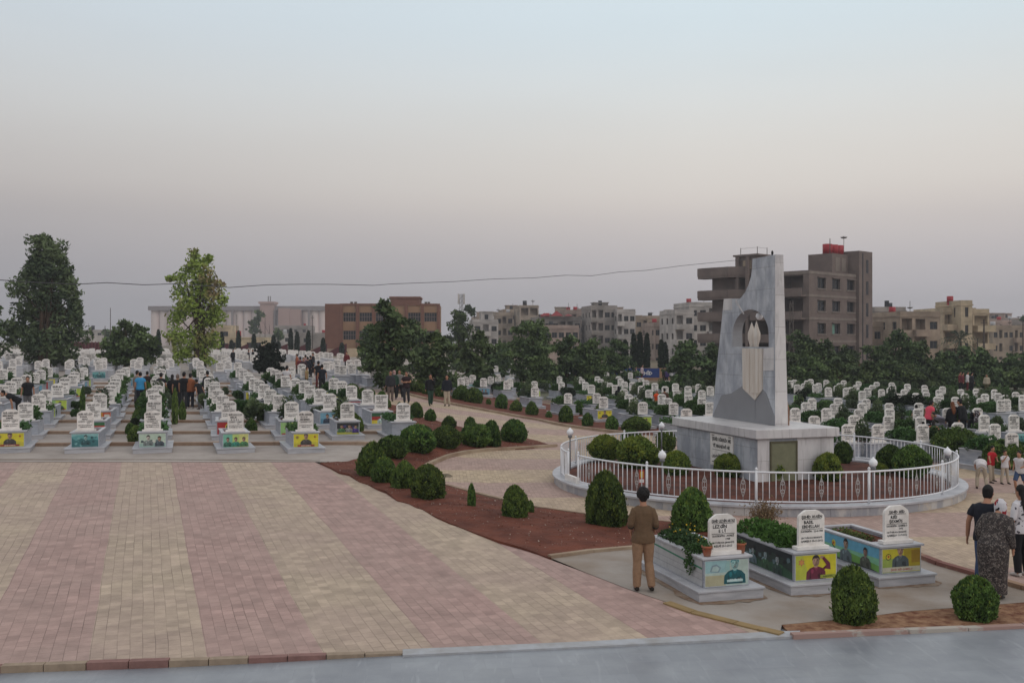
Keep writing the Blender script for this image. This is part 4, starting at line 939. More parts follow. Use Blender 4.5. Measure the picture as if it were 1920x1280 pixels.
    out = [(0,1.752),(0,6.52),(1.17,6.49),(1.19,6.2),(1.25,5.98),(1.38,5.75),(1.56,5.55),(1.78,5.40),(2.0,5.30),(2.06,5.22),(2.10,5.38),(2.78,5.40),(3.02,4.2),(3.25,3.1),(3.40,2.2),(3.47,1.752)]
    hw, hc, hz = .98, 1.30, 3.94
    hole = [(hc-hw, hz), (hc-hw, hz+.35)]+[(hc-hw*math.cos(a), hz+.35+.74*math.sin(a)) for a in np.linspace(0, math.pi, 19)[1:-1]]+[(hc+hw, hz+.35), (hc+hw, hz)]
    def lean(z): return .16*(z-1.752)/4.85        # the slab gets thinner upward
    bm = bmesh.new()
    poly = [Vector((a, b, 0)) for a, b in out]; hp = [Vector((a, b, 0)) for a, b in hole]
    tris = geometry.tessellate_polygon([poly, hp]); allp = poly+hp
    for xx, flip in ((x0f, 0), (xb_, 1)):
        vs = [bm.verts.new((xx+(-lean(p.y) if flip else 0), S0+p.x, p.y)) for p in allp]
        for tr in tris: bm.faces.new([vs[i] for i in tr])
        if not flip: A = vs
        else: B = vs
    n = len(poly)
    for i in range(n):
        f = bm.faces.new((A[i], A[(i+1) % n], B[(i+1) % n], B[i])); f.material_index = 1 if i == 0 else (2 if i in (1,9,10) else 0)
    m = len(hp)
    for i in range(m): bm.faces.new((A[n+i], A[n+(i+1) % m], B[n+(i+1) % m], B[n+i])).material_index = 2
    bmesh.ops.recalc_face_normals(bm, faces=bm.faces[:])
    tw = link('tower_slab', new_mesh('tower_slab', bm, [M_mon, M_monw, mat('reveal_marble', (150,150,154), .5, .08, 2)]), t)
    # pale square at the shoulder and the white lines
    bm = bmesh.new(); prism(bm, [(2.28,5.05),(2.30,5.395),(2.775,5.395),(2.84,5.05)], 'x', x0f-.006, x0f-.001); prism(bm, [(1.60,4.92),(1.64,4.90),(2.12,5.3),(2.08,5.36)], 'x', x0f-.008, x0f-.001)
    bmesh.ops.recalc_face_normals(bm, faces=bm.faces[:]); 
    for v in bm.verts: v.co.y += S0
    link('shoulder_facing', new_mesh('shoulder_facing', bm, M_monw), t)
    # carved column with two-lobed flame, pointed foot
    bm = bmesh.new()
    col = [(.50,2.50),(.98,2.22),(1.50,2.55),(1.62,3.90),(1.0,3.90),(.50,3.90)]
    prism(bm, [(.98,2.42),(1.62,2.72),(1.66,3.90),(.60,3.90),(.62,2.70)], 'x', x0f-.05, x0f-.001)
    for sc, r in ((.86,.10),(1.06,.10),(1.28,.06)): tube(bm, [(x0f-.05, sc, 2.62),(x0f-.05, sc, 3.9)], [(r*.5, r), (r*.5, r)], 10, side=(1,0,0))
    for v in bm.verts: v.co.y += S0
    bmesh.ops.recalc_face_normals(bm, faces=bm.faces[:]); link('column_relief', new_mesh('column_relief', bm, M_cream), t)
    bm = bmesh.new(); prism(bm, [(.05,3.30),(.58,3.26),(.58,3.90),(.05,3.94)], 'x', x0f-.014, x0f-.001)
    for v in bm.verts: v.co.y += S0
    bmesh.ops.recalc_face_normals(bm, faces=bm.faces[:]); link('side_facing', new_mesh('side_facing', bm, M_monw), t)
    bm = bmesh.new()
    for sc, tip, lean_ in ((1.34,4.66,.03),(1.14,4.70,-.03)):
        tube(bm, [(x0f+.1, sc, 3.90),(x0f+.1, sc, 4.0),(x0f+.1, sc+lean_, 4.18),(x0f+.1, sc+lean_*1.2, 4.33),(x0f+.1, sc+lean_*.8, 4.52),(x0f+.1, sc+lean_, tip)], [(.07,.09),(.07,.085),(.1,.135),(.1,.13),(.05,.07),(.004,.004)], 12, side=(1,0,0))
    for v in bm.verts: v.co.y += S0
    link('flame_sculpture', new_mesh('flame_sculpture', bm, M_cream, True), t)
    bm = bmesh.new(); lathe(bm, [(.0,-.11),(.07,-.085),(.11,0),(.085,.075),(.04,.1),(.012,.12),(.012,.2)], (x0f+.2, S0+1.12, 4.83), 14)
    for v in bm.verts: v.co.z += .02
    link('hanging_globe', new_mesh('hanging_globe', bm, mat('opal_globe', (232,232,236), .25, .02, 3), True), t).location = (0,0,-.02+.0)
    # plain grey plates at the foot
    bm = bmesh.new()
    prism(bm, [(0.02,1.756),(.02,2.02),(.22,2.30),(.42,2.62),(.62,2.74),(.98,2.60),(1.0,1.756)], 'x', x0f-.018, x0f-.001)
    prism(bm, [(1.01,1.756),(1.01,2.62),(1.45,2.66),(1.72,2.78),(2.3,2.55),(2.9,2.45),(3.30,1.95),(3.44,1.756)], 'x', x0f-.016, x0f-.001)
    for v in bm.verts: v.co.y += S0
    bmesh.ops.recalc_face_normals(bm, faces=bm.faces[:]); link('foot_plate', new_mesh('foot_plate', bm, M_plate), t)
    bm = bmesh.new(); prism(bm, [(S0-.02,1.756),(S0-.02,2.2),(S0+.12,2.5),(S0+.3,1.756)], 'x', xb_+.002, xb_+.03); bmesh.ops.recalc_face_normals(bm, faces=bm.faces[:]); link('rear_facing', new_mesh('rear_facing', bm, mat('rust_plate', (160,124,104), .7, .1, 3)), t)
    bm = bmesh.new(); lathe(bm, [(.02,0),(.025,.06),(.035,.09),(.03,.14),(.015,.17)], (1.42, S0+.45, 6.505), 8); link('finial', new_mesh('finial', bm, M_blackp, True), t)
monument()
# gate panel and step at the ring's opening
bm = bmesh.new(); bx(bm, -.45,.45,-.05,.05,0,.16); o = link('marble_sill', new_mesh('marble_sill', bm, M_white), None, (*ring_pt(R(197), RR+.02), .25), R(107)); tag(o, 'low white marble sill across the gap in the railing', 'sill')
# small stake sign in front of the railing
def stake():
    x, y, z = G(1203, 938); y0 = y
    t = thing('small_sign', 'small red and yellow sign on a thin stake before the railing', 'sign', (x, y, z))
    bm = bmesh.new(); tube(bm, [(0,0,-.05),(0,0,.6)], .012, 6); link('stake', new_mesh('stake', bm, M_blackp), t)
    bm = bmesh.new(); bx(bm, -.07,.07,-.006,.006,.42,.78); b = link('board', new_mesh('board', bm, flat((170,52,44))), t)
    bm = bmesh.new(); disc_ = []
    bx(bm, -.045,.045,-.009,-.0062,.58,.74); link('yellow_patch', new_mesh('yellow_patch', bm, flat((206,168,60))), b)
    bm = bmesh.new(); bx(bm, -.06,.06,-.009,-.0062,.45,.54); link('white_patch', new_mesh('white_patch', bm, M_white), b)
stake()

# ------------------------------------------------------------ clipped thuja bushes
def thuja_mesh(seed, n=2600, size=.06, flame=.25, yellow=.0, round_=False, lobes=0):
    """a bush of width 1 and height 1, foot at z=0"""
    rs = np.random.default_rng(seed)
    def prof(h):      # radius at height h
        if round_: return .5*np.sqrt(np.clip(1-(2*h-.95)**2*.95, 0, 1))
        q = np.where(h > .36, (h-.36)/.64, (.36-h)/.62)
        return .5*np.clip(1-q*q, 0, 1)**np.where(h > .36, .60, .5)
    ph = rs.uniform(0, 6.28, 6)
    def wob(a, h): return 1+.10*np.sin(a*2+ph[0]+h*3)+.08*np.sin(a*5+ph[1]-h*4)+.08*np.abs(np.sin(a*5.5+ph[2]+h*3))-.03
    h = rs.random(n)**.85; a = rs.uniform(0, 2*math.pi, n); r = prof(h)*wob(a, h)*(1-np.abs(rs.normal(0,.05,n)))*np.where(rs.random(n) < .05, rs.uniform(1.0,1.14,n), 1)
    r = np.maximum(r, .02); c = np.stack([r*np.cos(a), r*np.sin(a), h*.98+rs.normal(0,.012,n)], 1)
    c[:,2] += .05*np.sin(a*4+ph[3])*(h > .6)
    outd = np.stack([np.cos(a)*(1-h*.75), np.sin(a)*(1-h*.75), .55+h], 1); outd /= np.linalg.norm(outd, axis=1)[:,None]
    mi = (rs.random(n) < yellow*(h**1.2)*1.6).astype(int)
    me = leaf_mesh('foliage', c, rs.uniform(size*.6, size*1.5, n), [M_thuja, M_thuja_y, M_core], out=outd, aspect=1.9, up=.3, mi=mi)
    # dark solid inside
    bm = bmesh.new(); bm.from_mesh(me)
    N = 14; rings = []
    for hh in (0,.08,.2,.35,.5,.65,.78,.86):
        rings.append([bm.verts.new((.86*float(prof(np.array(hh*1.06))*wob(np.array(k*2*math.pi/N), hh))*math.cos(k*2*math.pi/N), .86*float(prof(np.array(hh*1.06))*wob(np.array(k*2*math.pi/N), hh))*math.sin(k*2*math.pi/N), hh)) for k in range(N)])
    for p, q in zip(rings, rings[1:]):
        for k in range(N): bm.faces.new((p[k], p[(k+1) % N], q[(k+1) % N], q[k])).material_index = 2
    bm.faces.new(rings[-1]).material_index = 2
    bm.to_mesh(me); bm.free(); return me
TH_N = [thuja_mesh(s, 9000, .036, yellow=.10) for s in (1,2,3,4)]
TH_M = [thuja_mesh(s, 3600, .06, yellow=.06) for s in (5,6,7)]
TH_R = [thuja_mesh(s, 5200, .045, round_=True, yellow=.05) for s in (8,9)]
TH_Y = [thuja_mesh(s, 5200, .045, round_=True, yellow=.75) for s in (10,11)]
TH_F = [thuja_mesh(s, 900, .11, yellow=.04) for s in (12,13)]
bushes = []
def bush(u, vb, wpx, hpx, meshes, label, group, dz=0.0, turn=None):
    X, Y, Z = G(u, vb, dz); k = Y/F
    Y2 = Y+wpx*k*.35; X2 = (u-960)/F*Y2; Z = tz(X2, Y2)+dz
    k = Y2/F; wd = wpx*k; top = CAMZ+(HZ-(vb-hpx))*Y2/F; ht = max(.2, top-Z)
    me = random.choice(meshes)
    t = bpy.data.objects.new('bush', me); COL.objects.link(t); t.location = (X2, Y2, Z-.03); t.scale = (wd, wd, ht+.03); t.rotation_euler = (0,0,random.uniform(0,6.28))
    tag(t, label, 'bush', group); bushes.append(t); return t
NB = [(699,897,57,65,TH_M,'leftmost dark green thuja bush at the corner of the red bed'),(735,863,60,45,TH_R,'rounded thuja bush just behind the leftmost one'),(783,853,69,55,TH_R,'largest rounded bush of the back row near the plain tomb'),(837,845,54,45,TH_R,'dome shaped bush between the largest one and the twin bush'),
 (720,908,46,49,TH_M,'second bush from the left in the front row by the plaza'),(759,920,46,53,TH_M,'third bush from the left in the front row by the plaza'),(802,938,65,65,TH_N,'fourth and broadest bush in the front row by the plaza'),
 (893,841,58,45,TH_R,'wide bush of the twin pair in the back row'),(922,840,34,49,TH_M,'narrow bush leaning on the wide one in the back row'),(963,832,48,44,TH_R,'rightmost rounded bush of the back row near the path'),(881,809,22,25,TH_F,'small bush peeping above the twin pair by the path'),
 (842,803,24,21,TH_F,'little round bush beside the path behind the back row'),(807,791,19,22,TH_F,'smallest round bush on the left edge of the path'),(780,784,26,28,TH_M,'upright bush by the path behind the plain tomb'),
 (884,954,16,45,TH_M,'thin columnar young thuja in the middle of the red bed'),(966,973,44,61,TH_N,'ragged yellowish thuja with a loose side shoot in the red bed'),(995,962,12,22,TH_F,'loose little side shoot right of the ragged thuja'),
 (1135,990,74,103,TH_N,'tall flame shaped thuja left of the man in brown'),(1296,1002,73,85,TH_N,'broad pointed thuja right of the man in brown'),
 (1600,1172,73,108,TH_N,'dark egg shaped thuja in the narrow bed by the stage'),(1829,1166,76,84,TH_N,'squat pointed thuja in the narrow bed near the patterned robe')]
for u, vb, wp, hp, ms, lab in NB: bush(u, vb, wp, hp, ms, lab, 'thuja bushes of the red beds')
PB = [(865,752,30,28),(887,757,36,28),(916,760,9,11),(940,768,22,27),(968,773,20,21),(1003,758,15,17),(997,780,21,25),(1029,785,11,13),(1061,794,27,32),(1084,780,22,27),(1102,801,19,25),(1125,790,22,31),(1147,808,21,26),(691,722,19,17),(708,724,22,17),(724,725,22,15),(741,727,18,14),(770,735,20,20),(785,737,22,22),(800,741,16,18),(826,746,18,20),(1192,810,47,28)]
for i, (u, vb, wp, hp) in enumerate(PB): bush(u, vb, wp, hp, TH_M if wp > 25 else TH_F, 'small round bush, %s from the left along the far edge of the path' % ORD[sorted(p[0] for p in PB).index(u)], 'bushes along the far edge of the path')
LB = [(680,755,22,26),(695,756,20,25),(716,763,20,28),(660,745,30,24),(640,737,22,17),(615,732,18,13),(729,767,8,16),(749,766,9,11),(650,745,20,18)]
for i, (u, vb, wp, hp) in enumerate(LB): bush(u, vb, wp, hp, TH_M if wp > 19 else TH_F, 'green bush, %s from the left on the near side of the path' % ORD[sorted(p[0] for p in LB).index(u)], 'bushes on the near side of the path')
AB = [(255,834,28,34),(262,800,26,36),(268,775,24,34),(276,760,18,40),(243,815,14,20),(262,828,20,20),(471,812,20,26),(432,833,12,14),(663,805,20,30),(670,815,22,34)]
for i, (u, vb, wp, hp) in enumerate(AB): bush(u, vb, wp, hp, TH_M if wp > 19 else TH_F, 'clipped bush in the left field aisles, %s from the left' % ORD[sorted(range(len(AB)), key=lambda k: AB[k][0]+k*.01).index(i)], 'bushes between the left field graves')
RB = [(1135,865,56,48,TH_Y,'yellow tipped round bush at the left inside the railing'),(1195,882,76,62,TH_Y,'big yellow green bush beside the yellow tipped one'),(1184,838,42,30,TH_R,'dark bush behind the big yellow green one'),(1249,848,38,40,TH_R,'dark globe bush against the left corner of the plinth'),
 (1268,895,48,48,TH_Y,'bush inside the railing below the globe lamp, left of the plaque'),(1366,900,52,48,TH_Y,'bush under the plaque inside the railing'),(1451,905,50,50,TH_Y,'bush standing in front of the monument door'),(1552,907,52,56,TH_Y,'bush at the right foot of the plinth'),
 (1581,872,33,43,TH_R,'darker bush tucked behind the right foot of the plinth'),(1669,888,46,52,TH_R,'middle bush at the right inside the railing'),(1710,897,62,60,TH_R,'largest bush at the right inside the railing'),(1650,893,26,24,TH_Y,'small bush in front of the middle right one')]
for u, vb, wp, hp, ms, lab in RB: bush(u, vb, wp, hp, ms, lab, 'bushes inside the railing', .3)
OB = [(1702,838,60,30,'bush just outside the railing behind the two girls in pink'),(1795,872,80,68,'huge dark rounded bush outside the railing on the right'),(1830,862,44,40,'bush merging with the huge one, to its right'),(1884,890,84,62,'wide low bush behind the boys'),(1848,880,44,40,'low dark bush between the huge one and the wide one'),(1662,818,30,20,'small bush behind the railing near the child in turquoise')]
for u, vb, wp, hp, lab in OB: bush(u, vb, wp, hp, TH_R, lab, 'bushes right of the railing')
# dry twiggy shrub behind the front tombs
def dry_shrub():
    X, Y, Z = G(1437, 1000); bm = bmesh.new(); rs = random.Random(5)
    for i in range(150):
        a = rs.uniform(0, 6.28); tl = rs.uniform(.05, .95); L_ = rs.uniform(.28, .5); p = Vector((0,0,.02)); pts = [p]
        d = Vector((math.cos(a)*tl, math.sin(a)*tl, 1.0)).normalized()
        for k in range(3):
            d = (d+Vector((rs.uniform(-.25,.25), rs.uniform(-.25,.25), rs.uniform(-.15,.15)))).normalized(); p = p+d*L_/3*1.15; pts.append(p)
        tube(bm, pts, [.006,.005,.004,.002], 4)
        for k in range(3):
            q = pts[-1-k % 2]; dd = (d+Vector((rs.uniform(-.9,.9), rs.uniform(-.9,.9), rs.uniform(-.3,.6)))).normalized(); tube(bm, [q, q+dd*rs.uniform(.06,.14)], [.004,.0015], 4)
    t = thing('dry_shrub', 'dry brown twiggy shrub behind the two left front tombs', 'shrub', (X, Y+.2, Z))
    link('twigs', new_mesh('twigs', bm, M_dry), t)
    c = rng.normal(size=(700,3))*[.17,.17,.14]+[0,0,.38]; link('foliage', leaf_mesh('foliage', c, .03, mat('dry_leaves', (146,120,92), .85, .2, 9, col2=(98,84,58)), up=.5, aspect=2), t)
dry_shrub()
# leafy shrubs rising between the graves
SHR = []
def shrub_mesh(seed, m, tall=1.0):
    rs = np.random.default_rng(seed); blobs = [(rs.uniform(-.3,.3), rs.uniform(-.3,.3), .35+rs.uniform(0,.45), .28, .28, .26) for _ in range(5)]
    c, o = blob_points(blobs, 420, .4); return leaf_mesh('leaves', c, .085, m, up=.35, aspect=1.9, out=o)
SM = [shrub_mesh(1, M_grass), shrub_mesh(2, M_gum), shrub_mesh(3, M_grass), shrub_mesh(4, mat('olive_leaves', (92,104,82), .75, .2, 6, col2=(62,74,54), rnd=.12)), shrub_mesh(5, M_gum), shrub_mesh(6, mat('dark_shrub', (46,60,38), .8, .2, 6, col2=(28,38,24), rnd=.2))]
sp = [(1905,845,40,22),(1100,778,38,22),(1015,757,30,20),(1195,782,52,34),(1310,760,26,22),(1250,745,44,30),(1350,735,20,18),(1130,752,30,22),(1165,735,30,24),(1215,765,28,22),(1255,776,36,28),(1370,775,30,16),(1290,735,18,22),(1062,745,26,18),(1500,752,40,22),(1520,775,44,20),(1555,745,24,24),(1545,768,36,18),(1602,770,34,18),(1643,752,46,26),(1700,775,64,36),(1755,758,24,20),(1770,745,20,12),(1800,752,30,18),(1835,748,34,16),(1870,765,40,26),(1900,775,34,22),(1620,735,26,14),(1660,745,22,12),(1715,742,24,16),(1500,728,26,12),(1580,732,22,12),(1815,728,26,12),(1880,742,30,18),(1905,748,28,16),(1740,790,34,24),(1905,812,36,26),(1870,800,26,20),(1668,812,30,16),(1560,800,40,16),(1615,800,30,14),
      (960,735,22,18),(985,745,20,16),(905,728,22,14),(930,735,22,16),(1050,762,20,18),(1225,800,34,18),(1280,792,28,14),(1322,795,30,14),(1180,772,22,18),(1270,715,22,10),(1340,715,22,10),
      (328,790,12,56),(342,785,12,30),(155,770,10,42),(290,790,34,34),(315,770,22,30),(385,770,26,30),(404,765,22,24),(60,780,24,14),(115,770,20,14),(232,755,22,16),(330,750,22,26),(482,790,46,42),(500,770,40,26),(455,775,34,30),(520,760,30,22),(560,752,24,18),(595,790,34,26),(610,765,30,26),(640,772,22,24),(445,748,30,18),(500,742,28,16),(540,735,24,14),(585,742,24,16),(15,750,16,14),(108,735,14,12),(160,735,14,12),(420,738,16,12),(350,728,30,18),(395,730,24,14),(300,722,24,14),(470,727,22,12),(530,722,22,12)]
rs_ = random.Random(21)
for _ in range(34): sp.append((rs_.uniform(0, 640), rs_.uniform(712, 800), rs_.uniform(12, 24), rs_.uniform(9, 20)))
for _ in range(46): sp.append((rs_.uniform(900, 1330), rs_.uniform(722, 775), rs_.uniform(14, 28), rs_.uniform(9, 18)))
for _ in range(40): sp.append((rs_.uniform(1490, 1915), rs_.uniform(728, 790), rs_.uniform(16, 34), rs_.uniform(9, 20)))
sp = [q for q in sp if not (900 < q[0] < 1260 and q[1] > 738+(q[0]-900)*.14)]
spr = sorted(range(len(sp)), key=lambda k: sp[k][0])
for i, (u, vb, wp, hp) in enumerate(sp):
    X, Y, Z = G(u, vb+6); k = Y/F; me = SM[i % 6] if hp < wp*1.8 else TH_F[i % 2]
    o = link('shrub', me, None, (X, Y, Z), random.uniform(0, 6.28), (wp*k/1.05, wp*k/1.05, (hp+6)*k/1.0))
    sd_ = lambda q: 'left' if q < 700 else ('middle' if q < 1400 else 'right')
    side = sd_(u); rk = [j for j in spr if sd_(sp[j][0]) == side].index(i)
    tag(o, 'leafy shrub among the %s field graves, %s from the left' % (side, ORD[rk]), 'shrub', 'leafy shrubs between the %s field graves' % side)

# ------------------------------------------------------------ trees
def tree(u, vb, blobs, label, m=None, kind='tree', group=None, Y=None, dens=30, leaf=.22, trunks=((0,.16),), depth=.8, inner=.35, up=.1, trunk_top=.7, asp=1.5, cat='tree'):
    """blobs: (du, v, ru, rv) in photo pixels at the tree's own distance"""
    if Y is None: X, Y, Z = G(u, vb)
    else: X = (u-960)/F*Y; Z = tz(X, Y)
    k = Y/F; t = thing(kind, label, cat, (X, Y, Z), 0, group); B = []
    rr_ = random.Random(int(u*7+vb))
    for (du, v, ru, rv) in blobs:
        z = CAMZ+(HZ-v)*k-Z; B.append((du*k, rr_.uniform(-.5,.5)*ru*k*.7, z, ru*k, ru*k*depth, rv*k))
    SB = []
    for b in B:          # each bough breaks into clumps of foliage
        for _ in range(11):
            a1, a2 = rr_.uniform(0, 6.28), rr_.uniform(-1.1, 1.2); q = rr_.uniform(.2, .8); s_ = rr_.uniform(.34, .55)
            SB.append((b[0]+b[3]*q*math.cos(a1)*math.cos(a2), b[1]+b[4]*q*math.sin(a1)*math.cos(a2), b[2]+b[5]*q*math.sin(a2), b[3]*s_*1.1, b[4]*s_*1.1, b[5]*s_*.9))
    c, o = blob_points(SB, dens/(leaf*leaf)*.045*.46, inner)
    c = c[c[:,2] > .2] if True else c; o = o[:len(c)]
    link('crown', leaf_mesh('crown', c, rng.uniform(leaf*.6, leaf*1.4, len(c)), m or M_pine, up=up, aspect=asp), t)
    bm = bmesh.new(); top = max(b[2] for b in B)*trunk_top
    for dx, r in trunks:
        q = dx*k; pts = [(q,0,-.2),(q+rr_.uniform(-.1,.1),0,top*.35),(q*.7+rr_.uniform(-.2,.2),.1,top*.7),(q*.3,0,top)]
        tube(bm, pts, [r*1.25,r,r*.7,r*.25], 8)
        for b in B[:14]:
            s = Vector(pts[1]).lerp(Vector(pts[2]), rr_.random()); e = Vector(b[:3]); 
            if e.z > s.z*.6: tube(bm, [s, s.lerp(e,.5)+Vector((0,0,-.1)), e], [r*.4,r*.25,r*.1], 5)
    link('trunk', new_mesh('trunk', bm, M_bark, True), t); return t
tree(82, 697, [(-10,452,26,18),(12,470,34,28),(-18,485,24,28),(24,505,30,30),(-30,515,22,26),(40,520,26,30),(0,540,40,34),(-40,545,26,24),(48,545,22,26),(10,575,42,36),(-30,590,36,36),(58,585,22,34),(60,560,14,22),(30,620,46,40),(-30,640,46,46),(20,665,48,34),(-60,620,26,40),(62,600,14,30),(-10,500,30,30),(34,488,18,20)], 'tall broad grey green eucalyptus tree at the left edge', M_gum, group=None, dens=26, leaf=.19, trunks=((-4,.25),(10,.18)), inner=.25, asp=2.2, up=-.25)
tree(368, 700, [(-4,480,14,16),(12,492,18,18),(-10,502,26,20),(14,515,28,22),(-22,520,20,18),(30,530,24,20),(0,540,36,26),(-30,548,20,16),(34,556,26,26),(-10,575,38,28),(38,590,22,26),(20,600,34,30),(-34,595,22,24),(-28,630,28,28),(0,640,36,36),(30,640,24,30),(50,560,12,16),(-46,524,10,8),(-24,665,26,24),(8,670,30,24),(26,484,8,10)], 'tall light green tree with brownish patches beside the mourners', M_light, dens=17, leaf=.17, trunks=((2,.22),(16,.1)), inner=.2, asp=2.0, up=-.1)
tree(243, 700, [(-8,612,16,14),(10,620,20,16),(-20,630,24,20),(22,636,26,20),(0,645,40,26),(-30,660,28,22),(30,660,30,22),(0,672,44,18),(-40,650,14,20),(40,645,16,18)], 'dark round tree with twin trunks between the two tall ones', M_pine, dens=32, leaf=.24, trunks=((-10,.12),(8,.12)))
tree(-22, 700, [(0,600,30,30),(10,630,30,30),(0,660,34,36),(14,585,12,18)], 'dark tree cut by the left edge of the picture', M_pine, dens=30, leaf=.26)
tree(505, 712, [(0,652,16,12),(-8,664,22,14),(10,668,22,16),(0,680,28,16),(-6,690,24,12),(10,690,20,10)], 'small very dark round tree in the left field', mat('black_green', (26,36,24), .85, .2, 1, col2=(18,26,18)), Y=78, dens=40, leaf=.2, trunks=((0,.12),))
def pine(u, vb, vt, w, lab, Y=None, m=None, bare=10, group='dark pine trees behind the cemetery'):
    rr_ = random.Random(int(u*13)); B = []; h = (vb-bare)-vt; n = 4+int(h/20)
    for i in range(n*2):
        f = (i+.5)/(n*2); ww = w*(.18+.82*math.sin(min(1, f*1.25+.08)*math.pi*.62))
        B.append((rr_.uniform(-.55,.55)*ww, vt+h*f+4, ww*.5+5, h/n*.6+4))
    return tree(u, vb, B, lab, m, 'pine_tree', group, Y=Y, dens=24, leaf=.2, trunks=((0,.14),), asp=1.7)
pine(728, 735, 566, 62, 'tallest dark pine standing before the brown school building')
pine(693, 735, 610, 34, 'pine leaning left of the tallest one', Y=100)
pine(775, 738, 600, 40, 'pine right of the tallest one by the walkers', Y=92)
pine(818, 738, 625, 44, 'bushy pine above the two walking men')
pine(858, 728, 583, 34, 'dark pine with the antenna mast above it', Y=118)
pine(893, 735, 622, 46, 'pine at the left end of the middle row')
pine(938, 722, 640, 36, 'low pine between two higher ones in the middle row', Y=105)
pine(992, 735, 604, 52, 'highest pine of the middle row')
pine(1012, 728, 600, 30, 'pine behind the highest of the middle row', Y=98)
pine(1062, 728, 630, 50, 'broad pine in the middle of the middle row')
pine(1108, 728, 636, 46, 'pine left of the blue banner')
pine(1155, 722, 636, 46, 'pine above the blue banner')
pine(1285, 730, 638, 48, 'pine left of the monument, behind the gathering')
pine(1335, 728, 645, 44, 'pine partly hidden by the monument')
for i, (u, vt, w_) in enumerate([(1500,625,52),(1548,640,50),(1590,650,44),(1640,650,50),(1680,618,52),(1722,640,46),(1762,662,44),(1800,650,50),(1842,655,46),(1885,665,50),(1925,660,54),(1520,668,44),(1570,672,44),(1625,676,40),(1662,672,44),(1745,688,40),(1785,690,42),(1865,690,40),(1905,692,42),(1705,684,40),(1965,655,60)]):
    pine(u, 740 if i < 11 else 742, vt, w_, 'dark pine behind the right field, %s in the %s' % (ORD[i if i < 11 else i-11], 'tall back line' if i < 11 else 'low front line'), Y=92 if i < 11 else 84, bare=2)
def cypress(u, vb, vt, w, Y, lab, grp):
    k = Y/F; X = (u-960)/F*Y; Z = tz(X, Y); z0 = 0; z1 = CAMZ+(HZ-vt)*k-Z; h = np.array([random.random() for _ in range(900)]); a = rng.uniform(0, 6.28, 900)
    r = w*k/2*np.sin(np.clip(h*.86+.12,0,1)*math.pi)**.6*(1-np.abs(rng.normal(0,.12,900)))
    c = np.stack([r*np.cos(a), r*np.sin(a), .3+h*(z1-.3)], 1)
    t = thing('cypress_tree', lab, 'cypress', (X, Y, Z), 0, grp); link('crown', leaf_mesh('crown', c, .3, M_cypress, up=1.5, aspect=2), t)
    bm = bmesh.new(); tube(bm, [(0,0,-.2),(0,0,z1*.8)], [.12,.04], 6); link('trunk', new_mesh('trunk', bm, M_bark), t)
for i, (u, vt) in enumerate([(545,618),(557,624),(578,622),(606,636),(476,628),(447,622),(297,620),(416,624),(513,630),(522,642),(641,645),(434,640),(300,650)]):
    cypress(u, 668, vt, 7.5, 170+i, 'thin dark cypress by the far left wall, %s from the left' % ORD[sorted([545,557,578,606,476,447,297,416,513,522,641,434,300]).index(u)], 'cypresses along the far left wall')
for i, (u, vt) in enumerate([(1188,628),(1200,626),(1213,628),(1240,640),(1247,645),(1172,640)]):
    cypress(u, 700, vt, 10, 112, 'narrow cypress in the gap behind the right field, %s from the left' % ORD[sorted([1188,1200,1213,1240,1247,1172]).index(u)], 'cypresses behind the right field')
# ------------------------------------------------------------ buildings
def facade(bm, o, d, W, z0, z1, holes, depth=.25, mi=0):
    """wall in direction d from o, with openings (x0,x1,za,zb) and reveals going inward (to the left of d)"""
    n = Vector((-d.y, d.x, 0)); xs = sorted({0, W}|{h[0] for h in holes}|{h[1] for h in holes}); zs = sorted({z0, z1}|{h[2] for h in holes}|{h[3] for h in holes})
    pt = lambda x, z, q=0: bm.verts.new((o.x+d.x*x+n.x*q, o.y+d.y*x+n.y*q, z))
    for a, b in zip(xs, xs[1:]):
        for c, e in zip(zs, zs[1:]):
            if b-a < 1e-5 or e-c < 1e-5: continue
            mx_, mz = (a+b)/2, (c+e)/2
            if any(h[0] < mx_ < h[1] and h[2] < mz < h[3] for h in holes): continue
            bm.faces.new((pt(a,c), pt(b,c), pt(b,e), pt(a,e))).material_index = mi
    for h in holes:
        a, b, c, e = h[:4]; dp = h[4] if len(h) > 4 else depth
        for q in (((a,c),(a,e)),((b,e),(b,c)),((a,e),(b,e)),((b,c),(a,c))):
            (x1,y1),(x2,y2) = q; bm.faces.new((pt(x1,y1), pt(x2,y2), pt(x2,y2,dp), pt(x1,y1,dp))).material_index = mi
        if dp > .8: bm.faces.new((pt(a,c,dp), pt(b,c,dp), pt(b,e,dp), pt(a,e,dp))).material_index = mi
WIN = {}
def win_mesh(w_, h_, kind=0):
    k = (round(w_,2), round(h_,2), kind)
    if k in WIN: return WIN[k]
    bm = bmesh.new(); bx(bm, 0, w_, 0, .04, 0, h_, 0); f = .06
    for x in (0, w_/2-f/2, w_-f): bx(bm, x, x+f, -.05, -.002, 0, h_, 1)
    for z in (0, h_-f): bx(bm, f+.001, w_/2-f/2-.001, -.045, -.003, z, z+f, 1); bx(bm, w_/2+f/2+.001, w_-f-.001, -.045, -.003, z, z+f, 1)
    WIN[k] = new_mesh('window', bm, [M_glass, (M_frame, M_white)[kind]]); return WIN[k]
